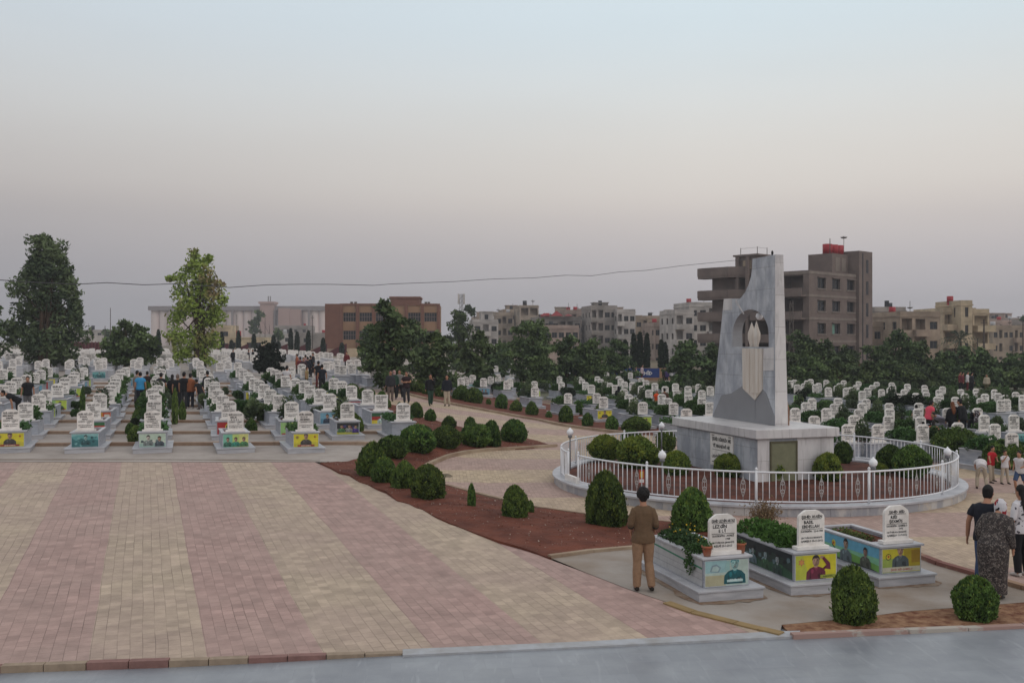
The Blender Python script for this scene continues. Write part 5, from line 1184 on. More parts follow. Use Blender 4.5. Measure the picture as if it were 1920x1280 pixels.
def building(label, corner, ang, W, D, z0, n, sh, m, cat='building', bays=None, left_bays=None, name='building', group=None, win=(1.3,1.25), parapet=.8, sill=1.0, tanks=1, hut=None, balc=(), loggia=(), lbalc=(), wk=0, trim=None, seed=1, balc_m=None, balc_d=1.2):
    """corner: nearest corner; front runs to the right along ang, the other seen side runs back to the left"""
    t = thing(name, label, cat, (corner[0], corner[1], z0), ang, group); rr_ = random.Random(seed); bm = bmesh.new()
    H = n*sh; faces = [(Vector((0,0,0)), Vector((1,0,0)), W, bays, balc, loggia), (Vector((0,D,0)), Vector((0,-1,0)), D, left_bays, lbalc, ())]
    wins, bal = [], []
    for o, d, L_, by, bl, lg in faces:
        holes = []
        if by is None: by = max(1, int(L_/3.4))
        bw = L_/by
        for s in range(n):
            for k in range(by):
                xa = k*bw+(bw-win[0])/2; za = s*sh+sill
                if (k, s) in lg or k in lg: holes.append((k*bw+.25, (k+1)*bw-.25, s*sh+.9, s*sh+sh-.35, 1.6)); continue
                if k in bl: holes.append((k*bw+.3, (k+1)*bw-.3, s*sh+.15, s*sh+sh-.4, 1.4)); bal.append((o, d, k*bw-.1, bw+.2, s*sh)); continue
                if rr_.random() < .08: continue
                w2 = min(win[0], bw-.4); xa = k*bw+(bw-w2)/2
                holes.append((xa, xa+w2, za, za+win[1])); wins.append((o, d, xa, za, w2))
        facade(bm, o, d, L_, -1, H+parapet, holes)
    # the two unseen sides, roof
    a, b, c, e = [(0,0),(W,0),(W,D),(0,D)]
    f = bm.faces.new([bm.verts.new(p) for p in ((W,0,-1),(W,D,-1),(W,D,H+parapet),(W,0,H+parapet))]); f = bm.faces.new([bm.verts.new(p) for p in ((W,D,-1),(0,D,-1),(0,D,H+parapet),(W,D,H+parapet))])
    for s in range(n): bm.faces.new([bm.verts.new((x, y, s*sh+sh-.02 if s < n-1 else H)) for x, y in ((0.3,0.3),(W-.3,.3),(W-.3,D-.3),(.3,D-.3))])
    bmesh.ops.remove_doubles(bm, verts=bm.verts[:], dist=.0005); bmesh.ops.recalc_face_normals(bm, faces=bm.faces[:])
    link('wall', new_mesh('wall', bm, m), t)
    for o, d, xa, za, w2 in wins:
        n_ = Vector((-d.y, d.x, 0)); p = o+d*xa+n_*.18; q = link('window', win_mesh(w2, win[1], wk), t, (p.x, p.y, za), math.atan2(d.y, d.x))
    for o, d, xa, bw, z in bal:
        bm = bmesh.new(); bd = balc_d; bx(bm, xa, xa+bw, -bd, -.002, -.15, .05); bx(bm, xa, xa+bw, -bd-.003, -bd+.12, .052, .95); bx(bm, xa, xa+.12, -bd+.122, -.002, .052, .95); bx(bm, xa+bw-.12, xa+bw, -bd+.122, -.002, .052, .95)
        link('balcony', new_mesh('balcony', bm, balc_m or m), t, (o.x, o.y, z), math.atan2(d.y, d.x))
    # floor lines and roof slab edge
    bm = bmesh.new(); bx(bm, -.12, W+.12, -.12, -.003, H-.1, H+.12)
    bx(bm, -.12, -.003, 0, D, H-.1, H+.12); link('roof_edge', new_mesh('roof_edge', bm, trim or m), t)
    for i in range(tanks):
        x, y = rr_.uniform(.15,.85)*W, rr_.uniform(.1,.5)*D; bm = bmesh.new(); tube(bm, [(x,y,H+.6),(x,y,H+1.7)], .55, 10); rotbox(bm, (x,y,H), .8,.8,.6,0)
        if rr_.random() < .9:
            xx, yy = rr_.uniform(.1,.9)*W, rr_.uniform(.1,.5)*D; b3 = bmesh.new(); tube(b3, [(xx,yy,H),(xx,yy,H+rr_.uniform(1.6,3.0))], .05, 4); lathe(b3, [(.02,0),(.3,.08),(.55,.25)], (xx,yy,H+1.3), 8); link('satellite_dish', new_mesh('satellite_dish', b3, M_frame), t)
        link('water_tank', new_mesh('water_tank', bm, rr_.choice([M_red, M_red, mat('tank_white', (186,184,186), .5, .1), mat('tank_black', (50,50,54), .5, .1)]), True), t)
    if hut:
        x, y, w2, d2, h2 = hut; bm = bmesh.new(); bx(bm, x, x+w2, y, y+d2, H, H+h2); bx(bm, x-.2, x+w2+.2, y-.2, y+d2+.2, H+h2+.002, H+h2+.2); h = link('roof_hut', new_mesh('roof_hut', bm, m), t)
        bm = bmesh.new(); bx(bm, x+w2*.3, x+w2*.3+.9, y-.03, y-.003, H+.05, H+2.0); link('hut_door', new_mesh('hut_door', bm, M_glass), h)
    return t
m_con = mat('bare_concrete', (122,108,102), .9, .12, .5, col2=(104,91,87), detail=8)
m_con2 = mat('bare_concrete_pale', (140,128,120), .9, .12, .5, col2=(118,108,102), detail=8)
# the big unfinished block on the right
def big_block():
    Yc = 134; X = (1517-960)/F*Yc; ang = R(42); z0 = 0
    t = thing('unfinished_building', 'large grey unfinished concrete block with open balconies and rooftop tower', 'building', (X, Yc, z0), ang)
    sh, n = 3.12, 4; H = 13.5; base = H-n*sh
    W, D = 14.4, 16; bm = bmesh.new(); holes = []; wins = []
    for s in range(n):
        for xc in (3.2, 7.0, 11.0): holes.append((xc-1.05, xc+1.05, base+s*sh+1.0, base+s*sh+2.45)); wins.append((xc-1.05, base+s*sh+1.0))
    facade(bm, Vector((0,0,0)), Vector((1,0,0)), W, -1, H+.25, holes, .35)
    # left side: loggias on every storey between piers
    holes = []
    for s in range(n):
        for y0, y1 in ((.9,4.2),(4.7,8.0),(8.5,11.4)): holes.append((D-y1, D-y0, base+s*sh+.95, base+s*sh+2.75, 2.2))
    facade(bm, Vector((0,D,0)), Vector((0,-1,0)), D, -1, H+.25, holes)
    for q in (((W,0,-1),(W,D,-1),(W,D,H+.25),(W,0,H+.25)), ((W,D,-1),(0,D,-1),(0,D,H+.25),(W,D,H+.25)), ((0,0,H),(W,0,H),(W,D,H),(0,D,H))): bm.faces.new([bm.verts.new(p) for p in q])
    for s in range(n-1): bm.faces.new([bm.verts.new(p) for p in ((.3,.3,base+(s+1)*sh),(W-.3,.3,base+(s+1)*sh),(W-.3,D-.3,base+(s+1)*sh),(.3,D-.3,base+(s+1)*sh))])
    bmesh.ops.remove_doubles(bm, verts=bm.verts[:], dist=.0005); bmesh.ops.recalc_face_normals(bm, faces=bm.faces[:]); link('wall', new_mesh('wall', bm, m_con), t)
    for i, (xa, za) in enumerate(wins):
        link('window', win_mesh(2.1, 1.45), t, (xa, .28, za), 0)
        bm = bmesh.new(); bx(bm, 0, 2.4, -.12, -.003, 0, .14); link('window_sill', new_mesh('window_sill', bm, m_con2), t, (xa-.15, 0, za-.15))
        bm = bmesh.new(); bx(bm, 0, 2.3, -.25, -.003, 0, .12); link('lintel', new_mesh('lintel', bm, m_con), t, (xa-.1, 0, za+1.47))
    bm = bmesh.new(); bx(bm, 4.2, 4.9, .2, .27, base+sh+1.02, base+sh+2.4); link('green_curtain', new_mesh('green_curtain', bm, mat('green_cloth', (110,150,136), .8, .1)), t, (2.0,0,-0.0))
    for s in range(n+1):       # floor bands
        bm = bmesh.new(); bx(bm, -.06, W+.06, -.06, -.003, base+s*sh-.2, base+s*sh+.12); bx(bm, -.06, -.003, 0, D, base+s*sh-.2, base+s*sh+.12); link('floor_band', new_mesh('floor_band', bm, m_con2), t)
    # curved balconies on the far left wing
    for s in range(1, n+1):
        bm = bmesh.new(); pts = []
        for a in np.linspace(-math.pi/2, math.pi/2, 11): pts.append((-2.2*1.0-1.3*0, 0))
        ol = [(-.003, D-7), (-2.2, D-4.4)]+[(-2.2+.8*(1-math.cos(a))*.9, D-.2+1.6*math.sin(a)) for a in np.linspace(0, math.pi/2, 7)]+[(-.003, D+1.4)]
        hh = 1.15 if s < n else 1.3
        prism(bm, ol, 'z', base+s*sh-.25, base+s*sh+.05)
        for a, b in zip(ol, ol[1:]):
            if abs(a[0]+.003) < 1e-6 and abs(b[0]+.003) < 1e-6: continue
            dx, dy = b[0]-a[0], b[1]-a[1]; l = math.hypot(dx, dy); rotbox(bm, ((a[0]+b[0])/2, (a[1]+b[1])/2, base+s*sh+.052), l, .15, hh-.1, math.atan2(dy, dx))
        bmesh.ops.recalc_face_normals(bm, faces=bm.faces[:]); link('balcony', new_mesh('balcony', bm, m_con), t)
    for s in range(n):          # balcony parapets near the corner
        bm = bmesh.new(); bx(bm, -1.3, -.003, .4, 8.6, base+s*sh-.2, base+s*sh+.02); bx(bm, -1.3, -1.15, .4, 8.6, base+s*sh+.022, base+s*sh+.95); link('balcony', new_mesh('balcony', bm, m_con), t)
    bm = bmesh.new()
    for y in (8.9, 10.6): bx(bm, -1.25, -.85, y, y+.45, -1, H+2.6)
    link('pier', new_mesh('pier', bm, m_con), t)
    # left stair head with open top and antenna mesh
    bm = bmesh.new(); bx(bm, -.6, 3.0, 7.9, 11.4, H, H+2.7); bx(bm, -.9, 3.3, 7.6, 11.7, H+2.702, H+2.95); h = link('stair_head', new_mesh('stair_head', bm, m_con), t)
    bm = bmesh.new(); bx(bm, -.63, -.603, 8.8, 10.2, H+.9, H+2.1); link('opening', new_mesh('opening', bm, mat('tan_panel', (168,150,128), .8, .1)), h)
    bm = bmesh.new()
    for x, y in ((0,8.2),(2.4,8.2),(0,11)): tube(bm, [(x,y,H+2.95),(x,y,H+4.0)], .05, 5)
    tube(bm, [(0,8.2,H+3.9),(2.4,8.2,H+3.9)], .016, 5); tube(bm, [(0,8.2,H+3.9),(0,11,H+3.9)], .016, 5); link('antenna', new_mesh('antenna', bm, M_frame), h)
    # right tower with the red tanks
    bm = bmesh.new(); bx(bm, 8.0, W+.0, 1.2, 5.0, H+.252, H+3.1); bx(bm, 12.4, W+1.8, -.5, 3.4, -1, H+3.6); h = link('tower', new_mesh('tower', bm, m_con), t)
    bm = bmesh.new(); 
    for zz in np.arange(1.5, H+2, 3.12): bx(bm, 14.4, 15.0, -.53, -.503, zz, zz+1.9)
    bx(bm, 13.3, 13.55, -.53, -.503, -1, H+3.3); link('stair_opening', new_mesh('stair_opening', bm, M_glass), h)
    bm = bmesh.new(); 
    for x in (8.9, 10.6): bx(bm, x, x+1.1, 1.17, 1.197, H+.6, H+2.6)
    link('opening', new_mesh('opening', bm, m_con2), h)
    for i, x in enumerate((8.8, 10.4, 11.9)):
        bm = bmesh.new(); tube(bm, [(x, 2.4, H+3.14),(x, 2.4, H+4.5)], .68, 12); link('water_tank', new_mesh('water_tank', bm, M_red, True), t)
    bm = bmesh.new(); tube(bm, [(8.1,1.6,H+3.1),(8.1,1.6,H+5.2)], .06, 5); tube(bm, [(12.6,2,H+3.6),(12.6,2,H+5.9)], .04, 5); lathe(bm, [(.01,0),(.4,.1),(.5,.25)], (12.6,2,H+5.5), 8); link('antenna', new_mesh('antenna', bm, M_frame, True), t)
    # power pylon stub seen before it
    bm = bmesh.new()
    for dx in (-.35,.35): tube(bm, [(dx,0,0),(dx*.5,0,9)], .05, 4)
    for k in range(9): tube(bm, [(-.35+.02*k,0,k),(.35-.02*k,0,k+1)], .03, 4); tube(bm, [(.35-.02*k,0,k),(-.35+.02*k,0,k+1)], .03, 4)
    p = P(1484, 700, 120); link('lattice_mast', new_mesh('lattice_mast', bm, M_frame), None, (p.x, p.y, 0)); tag(COL.objects['lattice_mast'], 'thin lattice mast in front of the unfinished building', 'mast')
big_block()
def at(u, Y, z=0): return ((u-960)/F*Y, Y)
def zt_(v, Y): return CAMZ+(HZ-v)*Y/F
# brown school building
mb = mat('school_ochre', (152,120,94), .85, .08, .4, col2=(138,108,86)); mbt = mat('school_brick', (122,84,70), .85, .08, .6)
def school():
    Y = 197; k = Y/F; H = zt_(571, Y); W = (822-640)*k; X = (640-960)/F*Y
    t = thing('school_building', 'long brown and ochre school building with window bands', 'building', (X, Y, 0), R(2))
    sh = 3.35; holes = []; wins = []; nb = 6; bw = W/nb
    bm = bmesh.new()
    for s, zb in ((3, H-3.45), (2, H-3.45-3.6), (1, H-3.45-7.2)):
        for b in range(nb):
            if b == 3: continue
            holes.append((b*bw+.35, (b+1)*bw-.35, zb, zb+1.75)); wins.append((b*bw+.35, zb, bw-.7))
    facade(bm, Vector((0,0,0)), Vector((1,0,0)), W, -1, H, holes, .3)
    for q in (((0,14,-1),(0,0,-1),(0,0,H),(0,14,H)), ((W,0,-1),(W,14,-1),(W,14,H),(W,0,H)), ((0,14,-1),(W,14,-1),(W,14,H),(0,14,H)), ((0,0,H-.2),(W,0,H-.2),(W,14,H-.2),(0,14,H-.2))): bm.faces.new([bm.verts.new(p) for p in q])
    bmesh.ops.remove_doubles(bm, verts=bm.verts[:], dist=.0005); bmesh.ops.recalc_face_normals(bm, faces=bm.faces[:])
    link('wall', new_mesh('wall', bm, mb), t)
    for xa, za, w2 in wins:
        b2 = bmesh.new(); bx(b2, 0, w2, 0, .04, 0, 1.75, 0)
        for i in range(6): bx(b2, i*(w2-.08)/5, i*(w2-.08)/5+.08, -.06, -.002, 0, 1.75, 1)
        bx(b2, .08, w2-.09, -.04, -.003, .9, .98, 1)
        link('window', new_mesh('window', b2, [M_glass, mat('school_frame', (128,110,104), .7, .1)]), t, (xa, .2, za))
    for b in range(nb+1):
        b2 = bmesh.new(); bx(b2, b*bw-.3, b*bw+.3, -.35, -.003, -1, H+.1); link('pilaster', new_mesh('pilaster', b2, mbt), t)
    b2 = bmesh.new(); bx(b2, -3.2, -.32, -.3, 13, -1, H+.05); link('side_wing', new_mesh('side_wing', b2, mbt), t)
    b2 = bmesh.new(); bx(b2, .3, W-.3, -.2, -.003, H-.25, H+.12); link('cornice', new_mesh('cornice', b2, mbt), t)
    b2 = bmesh.new(); x0 = (731-640)*k; x1 = (786-640)*k; bx(b2, x0, x1, .5, 8, H-.1, zt_(560, Y)); bx(b2, x0-.2, x1+.2, .3, 8.2, zt_(560, Y)+.002, zt_(556.5, Y)); link('roof_house', new_mesh('roof_house', b2, mbt), t)
    b2 = bmesh.new()
    for x in (1.5,2.3,7.5,8.2,8.9,16.4,17.0): bx(b2, x, x+.5, 2, 2.5, H, H+.55)
    link('roof_units', new_mesh('roof_units', b2, M_frame), t)
school()
cols = {'beige':(178,161,146),'cream':(202,182,154),'grey':(158,149,143),'white':(196,188,183),'tan':(166,147,130),'pink':(172,150,140)}
CM = {k: mat('render_'+k, v, .9, .08, .35, col2=tuple(int(x*.76) for x in v), detail=10, rnd=.12) for k, v in cols.items()}
def blk(label, u0, u1, vt, Y, c, n=3, ang=R(8), **kw):
    X = (u0-960)/F*Y; W = (u1-u0)*Y/F/math.cos(ang); H = zt_(vt, Y)+.0; sh = kw.pop('sh', 3.1); par = kw.get('parapet', .6); z0 = H-n*sh-par
    return building(label, (X, Y), ang, W, kw.pop('D', 11), z0, n, sh, CM[c], group='town buildings beyond the trees', seed=int(u0), **kw)
blk('white and beige low house at the left end of the town', 888, 934, 601, 240, 'white', 2, bays=3, balc=(1,), hut=(2,2,3,3,2.6), tanks=1)
blk('beige two storey block with flat roof and open top floor', 930, 962, 588, 262, 'beige', 3, bays=3, loggia=(1,), tanks=1)
blk('tan house with a red tank and small roof hut', 944, 978, 582, 280, 'tan', 4, bays=3, hut=(1,1,3,3,1.8), tanks=2)
blk('open concrete tower frame with dark stair opening', 975, 1010, 573, 255, 'beige', 5, bays=2, loggia=(0,1), parapet=.4)
blk('grey block under three red roof tarpaulins', 1008, 1090, 596, 245, 'grey', 3, bays=6, balc=(0,3), loggia=(4,))
blk('low pale wall house before the tarpaulin block', 1020, 1086, 612, 225, 'pink', 2, bays=5)
blk('grey block with round balconies and rooftop clutter', 1058, 1108, 583, 262, 'pink', 4, bays=4, balc=(1,3), tanks=2)
blk('taller pale grey block with broken roof edge', 1108, 1158, 575, 240, 'grey', 5, bays=4, balc=(0,), loggia=(1,), hut=(1,1,3.5,3,1.4))
blk('pale block with square windows right of the broken roof', 1157, 1192, 582, 238, 'white', 5, bays=3, balc=(0,), tanks=0)
blk('low beige house with an awning and blue and red tanks', 1192, 1252, 594, 250, 'tan', 3, bays=5, balc=(1,), hut=(9,2,3,3,2.2), tanks=1)
blk('rough grey house with tall chimney blocks', 1228, 1262, 607, 220, 'pink', 3, bays=3, loggia=(1,))
blk('white block with wide balconies left of the unfinished block', 1266, 1302, 583, 200, 'white', 4, bays=2, balc=(0,), tanks=0, balc_d=1.6)
blk('white stair tower block partly behind the unfinished block', 1293, 1345, 569, 205, 'white', 5, bays=3, balc=(2,), tanks=1)
blk('grey brown low block right of the unfinished block', 1622, 1705, 606, 165, 'tan', 3, bays=5, D=14)
blk('pale house with a blue grey front and red tank', 1640, 1702, 578, 185, 'grey', 4, bays=4, tanks=1, hut=(1,1,5,4,.6))
blk('brown block with broad parapet and dark awning', 1688, 1768, 587, 160, 'tan', 4, bays=3, balc=(1,), loggia=(0,), balc_d=1.0)
blk('cream block with stacked wide balconies on the right', 1768, 1832, 580, 175, 'cream', 4, ang=R(4), bays=3, balc=(0,), balc_m=CM['cream'], balc_d=1.9, tanks=0)
blk('tall cream stair tower of the balcony block', 1802, 1824, 566, 172, 'cream', 5, ang=R(4), bays=1, D=9, win=(.6,1.7))
blk('cream wing with cantilevered balconies at the right', 1824, 1856, 582, 174, 'cream', 4, ang=R(4), bays=1, balc=(0,), balc_d=1.9, D=9)
blk('distant grey town block at the right edge', 1856, 1900, 602, 260, 'pink', 4, bays=5, tanks=1, balc=(2,))
blk('distant brownish block with open floors at the right edge', 1862, 1925, 612, 230, 'tan', 3, bays=6, balc=(4,), loggia=(1,))
blk('distant pale block cut by the right edge', 1895, 1950, 600, 280, 'grey', 5, bays=5, balc=(3,))
_rb = random.Random(11)
for i, u0 in enumerate([884,906,940,968,992,1030,1072,1096,1136,1170,1204,1232,1256,1290,1630,1672,1716,1742,1850,1880]):
    blk('weathered far block showing above the front row, %s from the left' % ORD[i], u0, u0+_rb.uniform(24,46), _rb.uniform(586,604) if u0 < 1400 else _rb.uniform(590,606), _rb.uniform(300,400), _rb.choice(('beige','grey','pink','tan','tan')), 4, ang=R(_rb.uniform(-12,20)), bays=_rb.choice((4,5,6)), balc=(_rb.choice((0,1,2)),), loggia=(3,), tanks=_rb.choice((0,1,2,3)), hut=(2,2,4,4,_rb.uniform(1.5,3)), D=14)
# red roof tarpaulins
for i, (u0, u1, vt) in enumerate(((1012,1030,587),(1032,1056,583),(1058,1074,589))):
    Y = 244; bm = bmesh.new(); a, b = P(u0, 593, Y), P(u1, 593, Y); c = P((u0+u1)/2, vt, Y); 
    q = [bm.verts.new(p) for p in (a, b, b+Vector((0,4,0)), a+Vector((0,4,0)))]; tp = bm.verts.new(c+Vector((0,2,0)))
    for k in range(4): bm.faces.new((q[k], q[(k+1) % 4], tp))
    bm.faces.new(q[::-1]); o = link('roof_tarpaulin', new_mesh('roof_tarpaulin', bm, mat('red_tarp', (138,44,48), .8, .1)))
    tag(o, 'red pitched tarpaulin on the grey block, %s of three from the left' % ORD[i], 'tarpaulin', 'red tarpaulins')
# grain silos far away on the left
def silos():
    Y = 640; k = Y/F; x0 = (279-960)*k; x1 = (612-960)*k; H = zt_(577, Y)
    t = thing('grain_silos', 'long row of pale grain silos with a pinkish tower on the far left', 'silos', (x0, Y, 0))
    M_s = mat('silo_concrete', (228,210,204), .9, .05, .05, col2=(212,196,192)); bm = bmesh.new(); n = 21; w_ = (x1-x0)/n
    for i in range(n):
        c = (i+.5)*w_; r = w_*.5; vs0 = [bm.verts.new((c+r*math.cos(a)*.99, 4-r*.8*math.sin(a), z)) for z in (-2, H-2) for a in np.linspace(0, math.pi, 9)]
        for q in range(8): bm.faces.new((vs0[q], vs0[q+1], vs0[q+10], vs0[q+9]))
    bmesh.ops.recalc_face_normals(bm, faces=bm.faces[:]); link('silo_row', new_mesh('silo_row', bm, M_s, True), t)
    bm = bmesh.new(); bx(bm, -.5, x1-x0+.5, 0, 16, H-2, H+.8); link('gallery', new_mesh('gallery', bm, mat('silo_gallery', (140,130,130), .9, .05)), t)
    bm = bmesh.new()
    for i in (3,6,10,15,17,19): bx(bm, i*w_-.5, i*w_+.5, -3.2, -1, -2, H-2)
    link('drain_pipe', new_mesh('drain_pipe', bm, mat('silo_gallery', (140,130,130), .9, .05)), t)
    Mp = mat('silo_tower', (176,146,138), .9, .05, .1); bm = bmesh.new(); a = (491-279)*k; b = (515-279)*k; bx(bm, a, b, -5, 6, -2, zt_(571, Y)); bx(bm, a-.8, b+.8, -5.8, 6.8, zt_(571, Y), zt_(567, Y)); link('tower', new_mesh('tower', bm, Mp), t)
    bm = bmesh.new(); a = (525-279)*k; b = (546-279)*k; bx(bm, a, b, -5, 6, -2, zt_(579, Y)); bx(bm, b+.01, b+6.5, -4, 6, -2, zt_(581, Y)); link('intake_house', new_mesh('intake_house', bm, Mp), t)
    bm = bmesh.new()
    for u in (503, 507): p = (u-279)*k; tube(bm, [(p,0,H),(p,0,zt_(556,Y))], .3, 4)
    link('antenna', new_mesh('antenna', bm, M_frame), t)
silos()
# low buildings on the far left
blk('cream one storey house behind the far left wall', 428, 492, 633, 215, 'cream', 1, ang=R(0), bays=4, D=8, parapet=.3)
blk('small yellowish house behind the light green tree', 396, 432, 612, 260, 'cream', 2, ang=R(0), bays=2, D=8)
blk('white low shed with red trim before the silos', 478, 545, 627, 300, 'white', 1, ang=R(0), bays=5, D=8, parapet=.3)
blk('long white roofed shed on the far left', 122, 208, 619, 330, 'white', 2, ang=R(0), bays=6, D=14, parapet=.2)
blk('pale low house beside the maroon fence', 118, 175, 629, 230, 'white', 1, ang=R(0), bays=2, D=6, parapet=.3)
blk('grey blocky warehouse in front of the silos', 515, 578, 612, 420, 'grey', 2, ang=R(0), bays=4, D=14)
blk('low grey house left of the school', 560, 612, 626, 300, 'grey', 1, ang=R(0), bays=2, D=10)
# far left boundary: beige wall with maroon sawtooth panels, and a ribbed maroon fence
def far_wall():
    Y = 188; Z = tz(-60, Y); t = thing('boundary_wall', 'beige boundary wall topped with maroon sawtooth panels on the far left', 'wall', (0, Y, Z))
    x0 = (395-960)/F*Y; x1 = (690-960)/F*Y; bm = bmesh.new(); bx(bm, x0, x1, 0, .3, -1, 1.1); link('wall', new_mesh('wall', bm, CM['tan']), t)
    Mm = mat('maroon_paint', (86,36,42), .8, .08, 1)
    for i in range(8):
        a = x0+i*(x1-x0)/8; w_ = (x1-x0)/8; bm = bmesh.new(); prism(bm, [(a+.05,-.6),(a+w_-.3,-.6),(a+w_-.3,2.1),(a+w_*.35,1.2),(a+.05,.5)], 'y', -.12, -.003); bmesh.ops.recalc_face_normals(bm, faces=bm.faces[:])
        link('maroon_panel', new_mesh('maroon_panel', bm, Mm), t)
    t = thing('metal_fence', 'ribbed maroon metal fence between the eucalyptus and the round tree', 'fence', ((135-960)/F*170, 170, tz(-70,170)))
    bm = bmesh.new(); L_ = (192-135)*170/F
    bx(bm, 0, L_, 0, .06, .1, 2.35); link('sheet', new_mesh('sheet', bm, Mm), t)
    for i in range(10):
        bm = bmesh.new(); bx(bm, i*L_/9-.06, i*L_/9+.06, -.16, -.002, 0, 2.45); link('rib', new_mesh('rib', bm, mat('maroon_rib', (110,58,62), .7, .05)), t)
    t = thing('gate_booth', 'small pale block at the right end of the ribbed fence', 'booth', ((191-960)/F*165, 165, tz(-70,165)))
    bm = bmesh.new(); bx(bm, 0, 1.6, 0, 1.2, 0, 1.2); link('wall', new_mesh('wall', bm, CM['cream']), t); bm = bmesh.new(); bx(bm, -.1, 2.4, -.1, 1.3, 1.2, 2.1); link('upper_box', new_mesh('upper_box', bm, CM['grey']), t)
    t = thing('white_kiosk', 'pinkish white low cube building at the edge of the far block', 'kiosk', ((650-960)/F*150, 150, tz(-25,150)+.2))
    bm = bmesh.new(); bx(bm, 0, 2.4, 0, 2, 0, 1.3); link('wall', new_mesh('wall', bm, CM['cream']), t)
far_wall()
# poles, masts and the long cable
def pole(u, vt, Y, lab, r=.08, arms=0, vb=665):
    z1 = zt_(vt, Y); X = (u-960)/F*Y; Z = tz(X, Y); bm = bmesh.new(); tube(bm, [(0,0,-.3),(0,0,z1-Z)], [r*1.3, r*.7], 6)
    if arms: tube(bm, [(-arms,0,z1-Z-.5),(arms,0,z1-Z-.5)], .05, 4)
    o = link('utility_pole', new_mesh('utility_pole', bm, mat('pole_wood', (84,74,68), .9, .1)), None, (X, Y, Z)); tag(o, lab, 'pole')
pole(154, 586, 200, 'thin dark pole left of the pair behind the ribbed fence', arms=.8)
pole(207, 578, 200, 'tallest dark pole behind the ribbed fence', arms=.0)
pole(197, 612, 190, 'short pale post behind the ribbed fence', arms=.0)
pole(586, 592, 210, 'dark pole left of the school building', arms=.3)
pole(497, 596, 260, 'pole before the silo tower')
pole(444, 590, 240, 'slim pole before the silos, left of the dark round tree')
pole(1845, 600, 150, 'concrete street pole with a lamp in front of the cream block', .16, arms=.5)
pole(1918, 604, 140, 'dark pole at the right edge', .1)
pole(1833, 635, 148, 'short dark post by the cream block', .12)
def mast():
    Y = 330; X = (865-960)/F*Y; zt0 = zt_(552, Y); t = thing('cell_mast', 'lattice phone mast with white panel antennas above the pines', 'mast', (X, Y, 0)); bm = bmesh.new()
    for dx, dy in ((-.8,0),(.8,0),(0,1)): tube(bm, [(dx,dy,0),(dx*.5,dy*.5,zt0)], .09, 4)
    for k in range(int(zt0//1.5)): tube(bm, [(-.7,0,k*1.5),(.7,0,k*1.5+1.5)], .06, 4)
    link('lattice', new_mesh('lattice', bm, M_frame), t)
    for dx in (-.9, .9): bm = bmesh.new(); bx(bm, dx-.3, dx+.3, -.4, -.1, zt0-3.4, zt0); link('panel_antenna', new_mesh('panel_antenna', bm, CM['white']), t)
mast()
def cable():
    pts = [(0,526,60),(60,530,62),(140,534,64),(200,531,66),(270,535,68),(330,533,70),(430,540,74),(500,535,78),(560,534,82),(620,534,86),(700,536,90),(740,533,93),(850,529,98),(925,524,102),(1000,522,106),(1060,517,109),(1110,518,112),(1160,511,115),(1210,508,117),(1280,499,120),(1340,493,122),(1400,487,124)]
    bm = bmesh.new(); tube(bm, [P(-260,508,50)]+[P(*p) for p in pts], .028, 5, side=(0,0,1)); o = link('overhead_cable', new_mesh('overhead_cable', bm, mat('cable', (70,68,72), .7, .05))); tag(o, 'long sagging overhead cable running to the unfinished building', 'cable')
cable()
# blue banner, earth bank and small boundary wall behind the right field
p = G(1145, 716); bm = bmesh.new(); bx(bm, 0, 5.0, 0, .05, .4, 1.35)
add_text(bm, 'AZADÎ Û ŞEHÎD', .5, 2.5, .68, -.004, 'CENTER', .01, 1)
o = link('blue_banner', new_mesh('blue_banner', bm, [mat('blue_cloth', (40,62,120), .7, .08), M_white]), None, p); tag(o, 'dark blue banner with pale lettering hung behind the right field', 'banner')
for lab, u0, u1, v, h, m in (('low tan earth wall behind the middle graves', 1070, 1140, 712, 1.4, mat('tan_earth', (158,124,100), .95, .12, 1)), ('tan bank with a red strip behind the gathering', 1190, 1262, 714, 1.3, mat('tan_earth', (158,124,100), .95, .12, 1)), ('long dim red brown wall behind the pines of the right field', 1480, 2100, 706, 1.5, mat('redbrown', (92,62,56), .95, .12, 1))):
    a, b = G(u0, v), G(u1, v); bm = bmesh.new(); rotbox(bm, ((a[0]+b[0])/2, a[1], 0), b[0]-a[0], .3, h, 0); o = link('low_wall', new_mesh('low_wall', bm, m)); tag(o, lab, 'wall')
# palm among the right trees
def palm():
    Y = 128; X = (1799-960)/F*Y; t = thing('palm_tree', 'date palm with grey green fronds before the cream block', 'palm tree', (X, Y, 0)); zt0 = zt_(640, Y); bm = bmesh.new(); tube(bm, [(0,0,0),(.1,0,zt0)], [.3,.22], 8); link('trunk', new_mesh('trunk', bm, M_bark), t)
    bm = bmesh.new(); rs = random.Random(2)
    for i in range(34):
        a = rs.uniform(0, 6.28); e = rs.uniform(-.2, 1.3); d = Vector((math.cos(a)*math.cos(e), math.sin(a)*math.cos(e), math.sin(e))); p0 = Vector((.1,0,zt0)); L_ = 2.9
        prev = None
        for k in range(9):
            f = k/8; p1 = p0+d*L_*f+Vector((0,0,-1.5*f*f)); s = d.cross(Vector((0,0,1))).normalized()
            w_ = .42*math.sin(f*3.0+.14)+.02
            if k % 1 == 0 and k: bm.faces.new([bm.verts.new(x) for x in (p1, p1+s*w_-Vector((0,0,.25*w_+.12))+d*.2, p1+d*.12)]); bm.faces.new([bm.verts.new(x) for x in (p1, p1-s*w_-Vector((0,0,.25*w_+.12))+d*.2, p1+d*.12)])
            if prev is not None: q = s*.03; bm.faces.new([bm.verts.new(x) for x in (prev-q, prev+q, p1+q, p1-q)])
            prev = p1
    link('crown', new_mesh('crown', bm, mat('palm_fronds', (84,98,78), .8, .15, 2)), t)
palm()
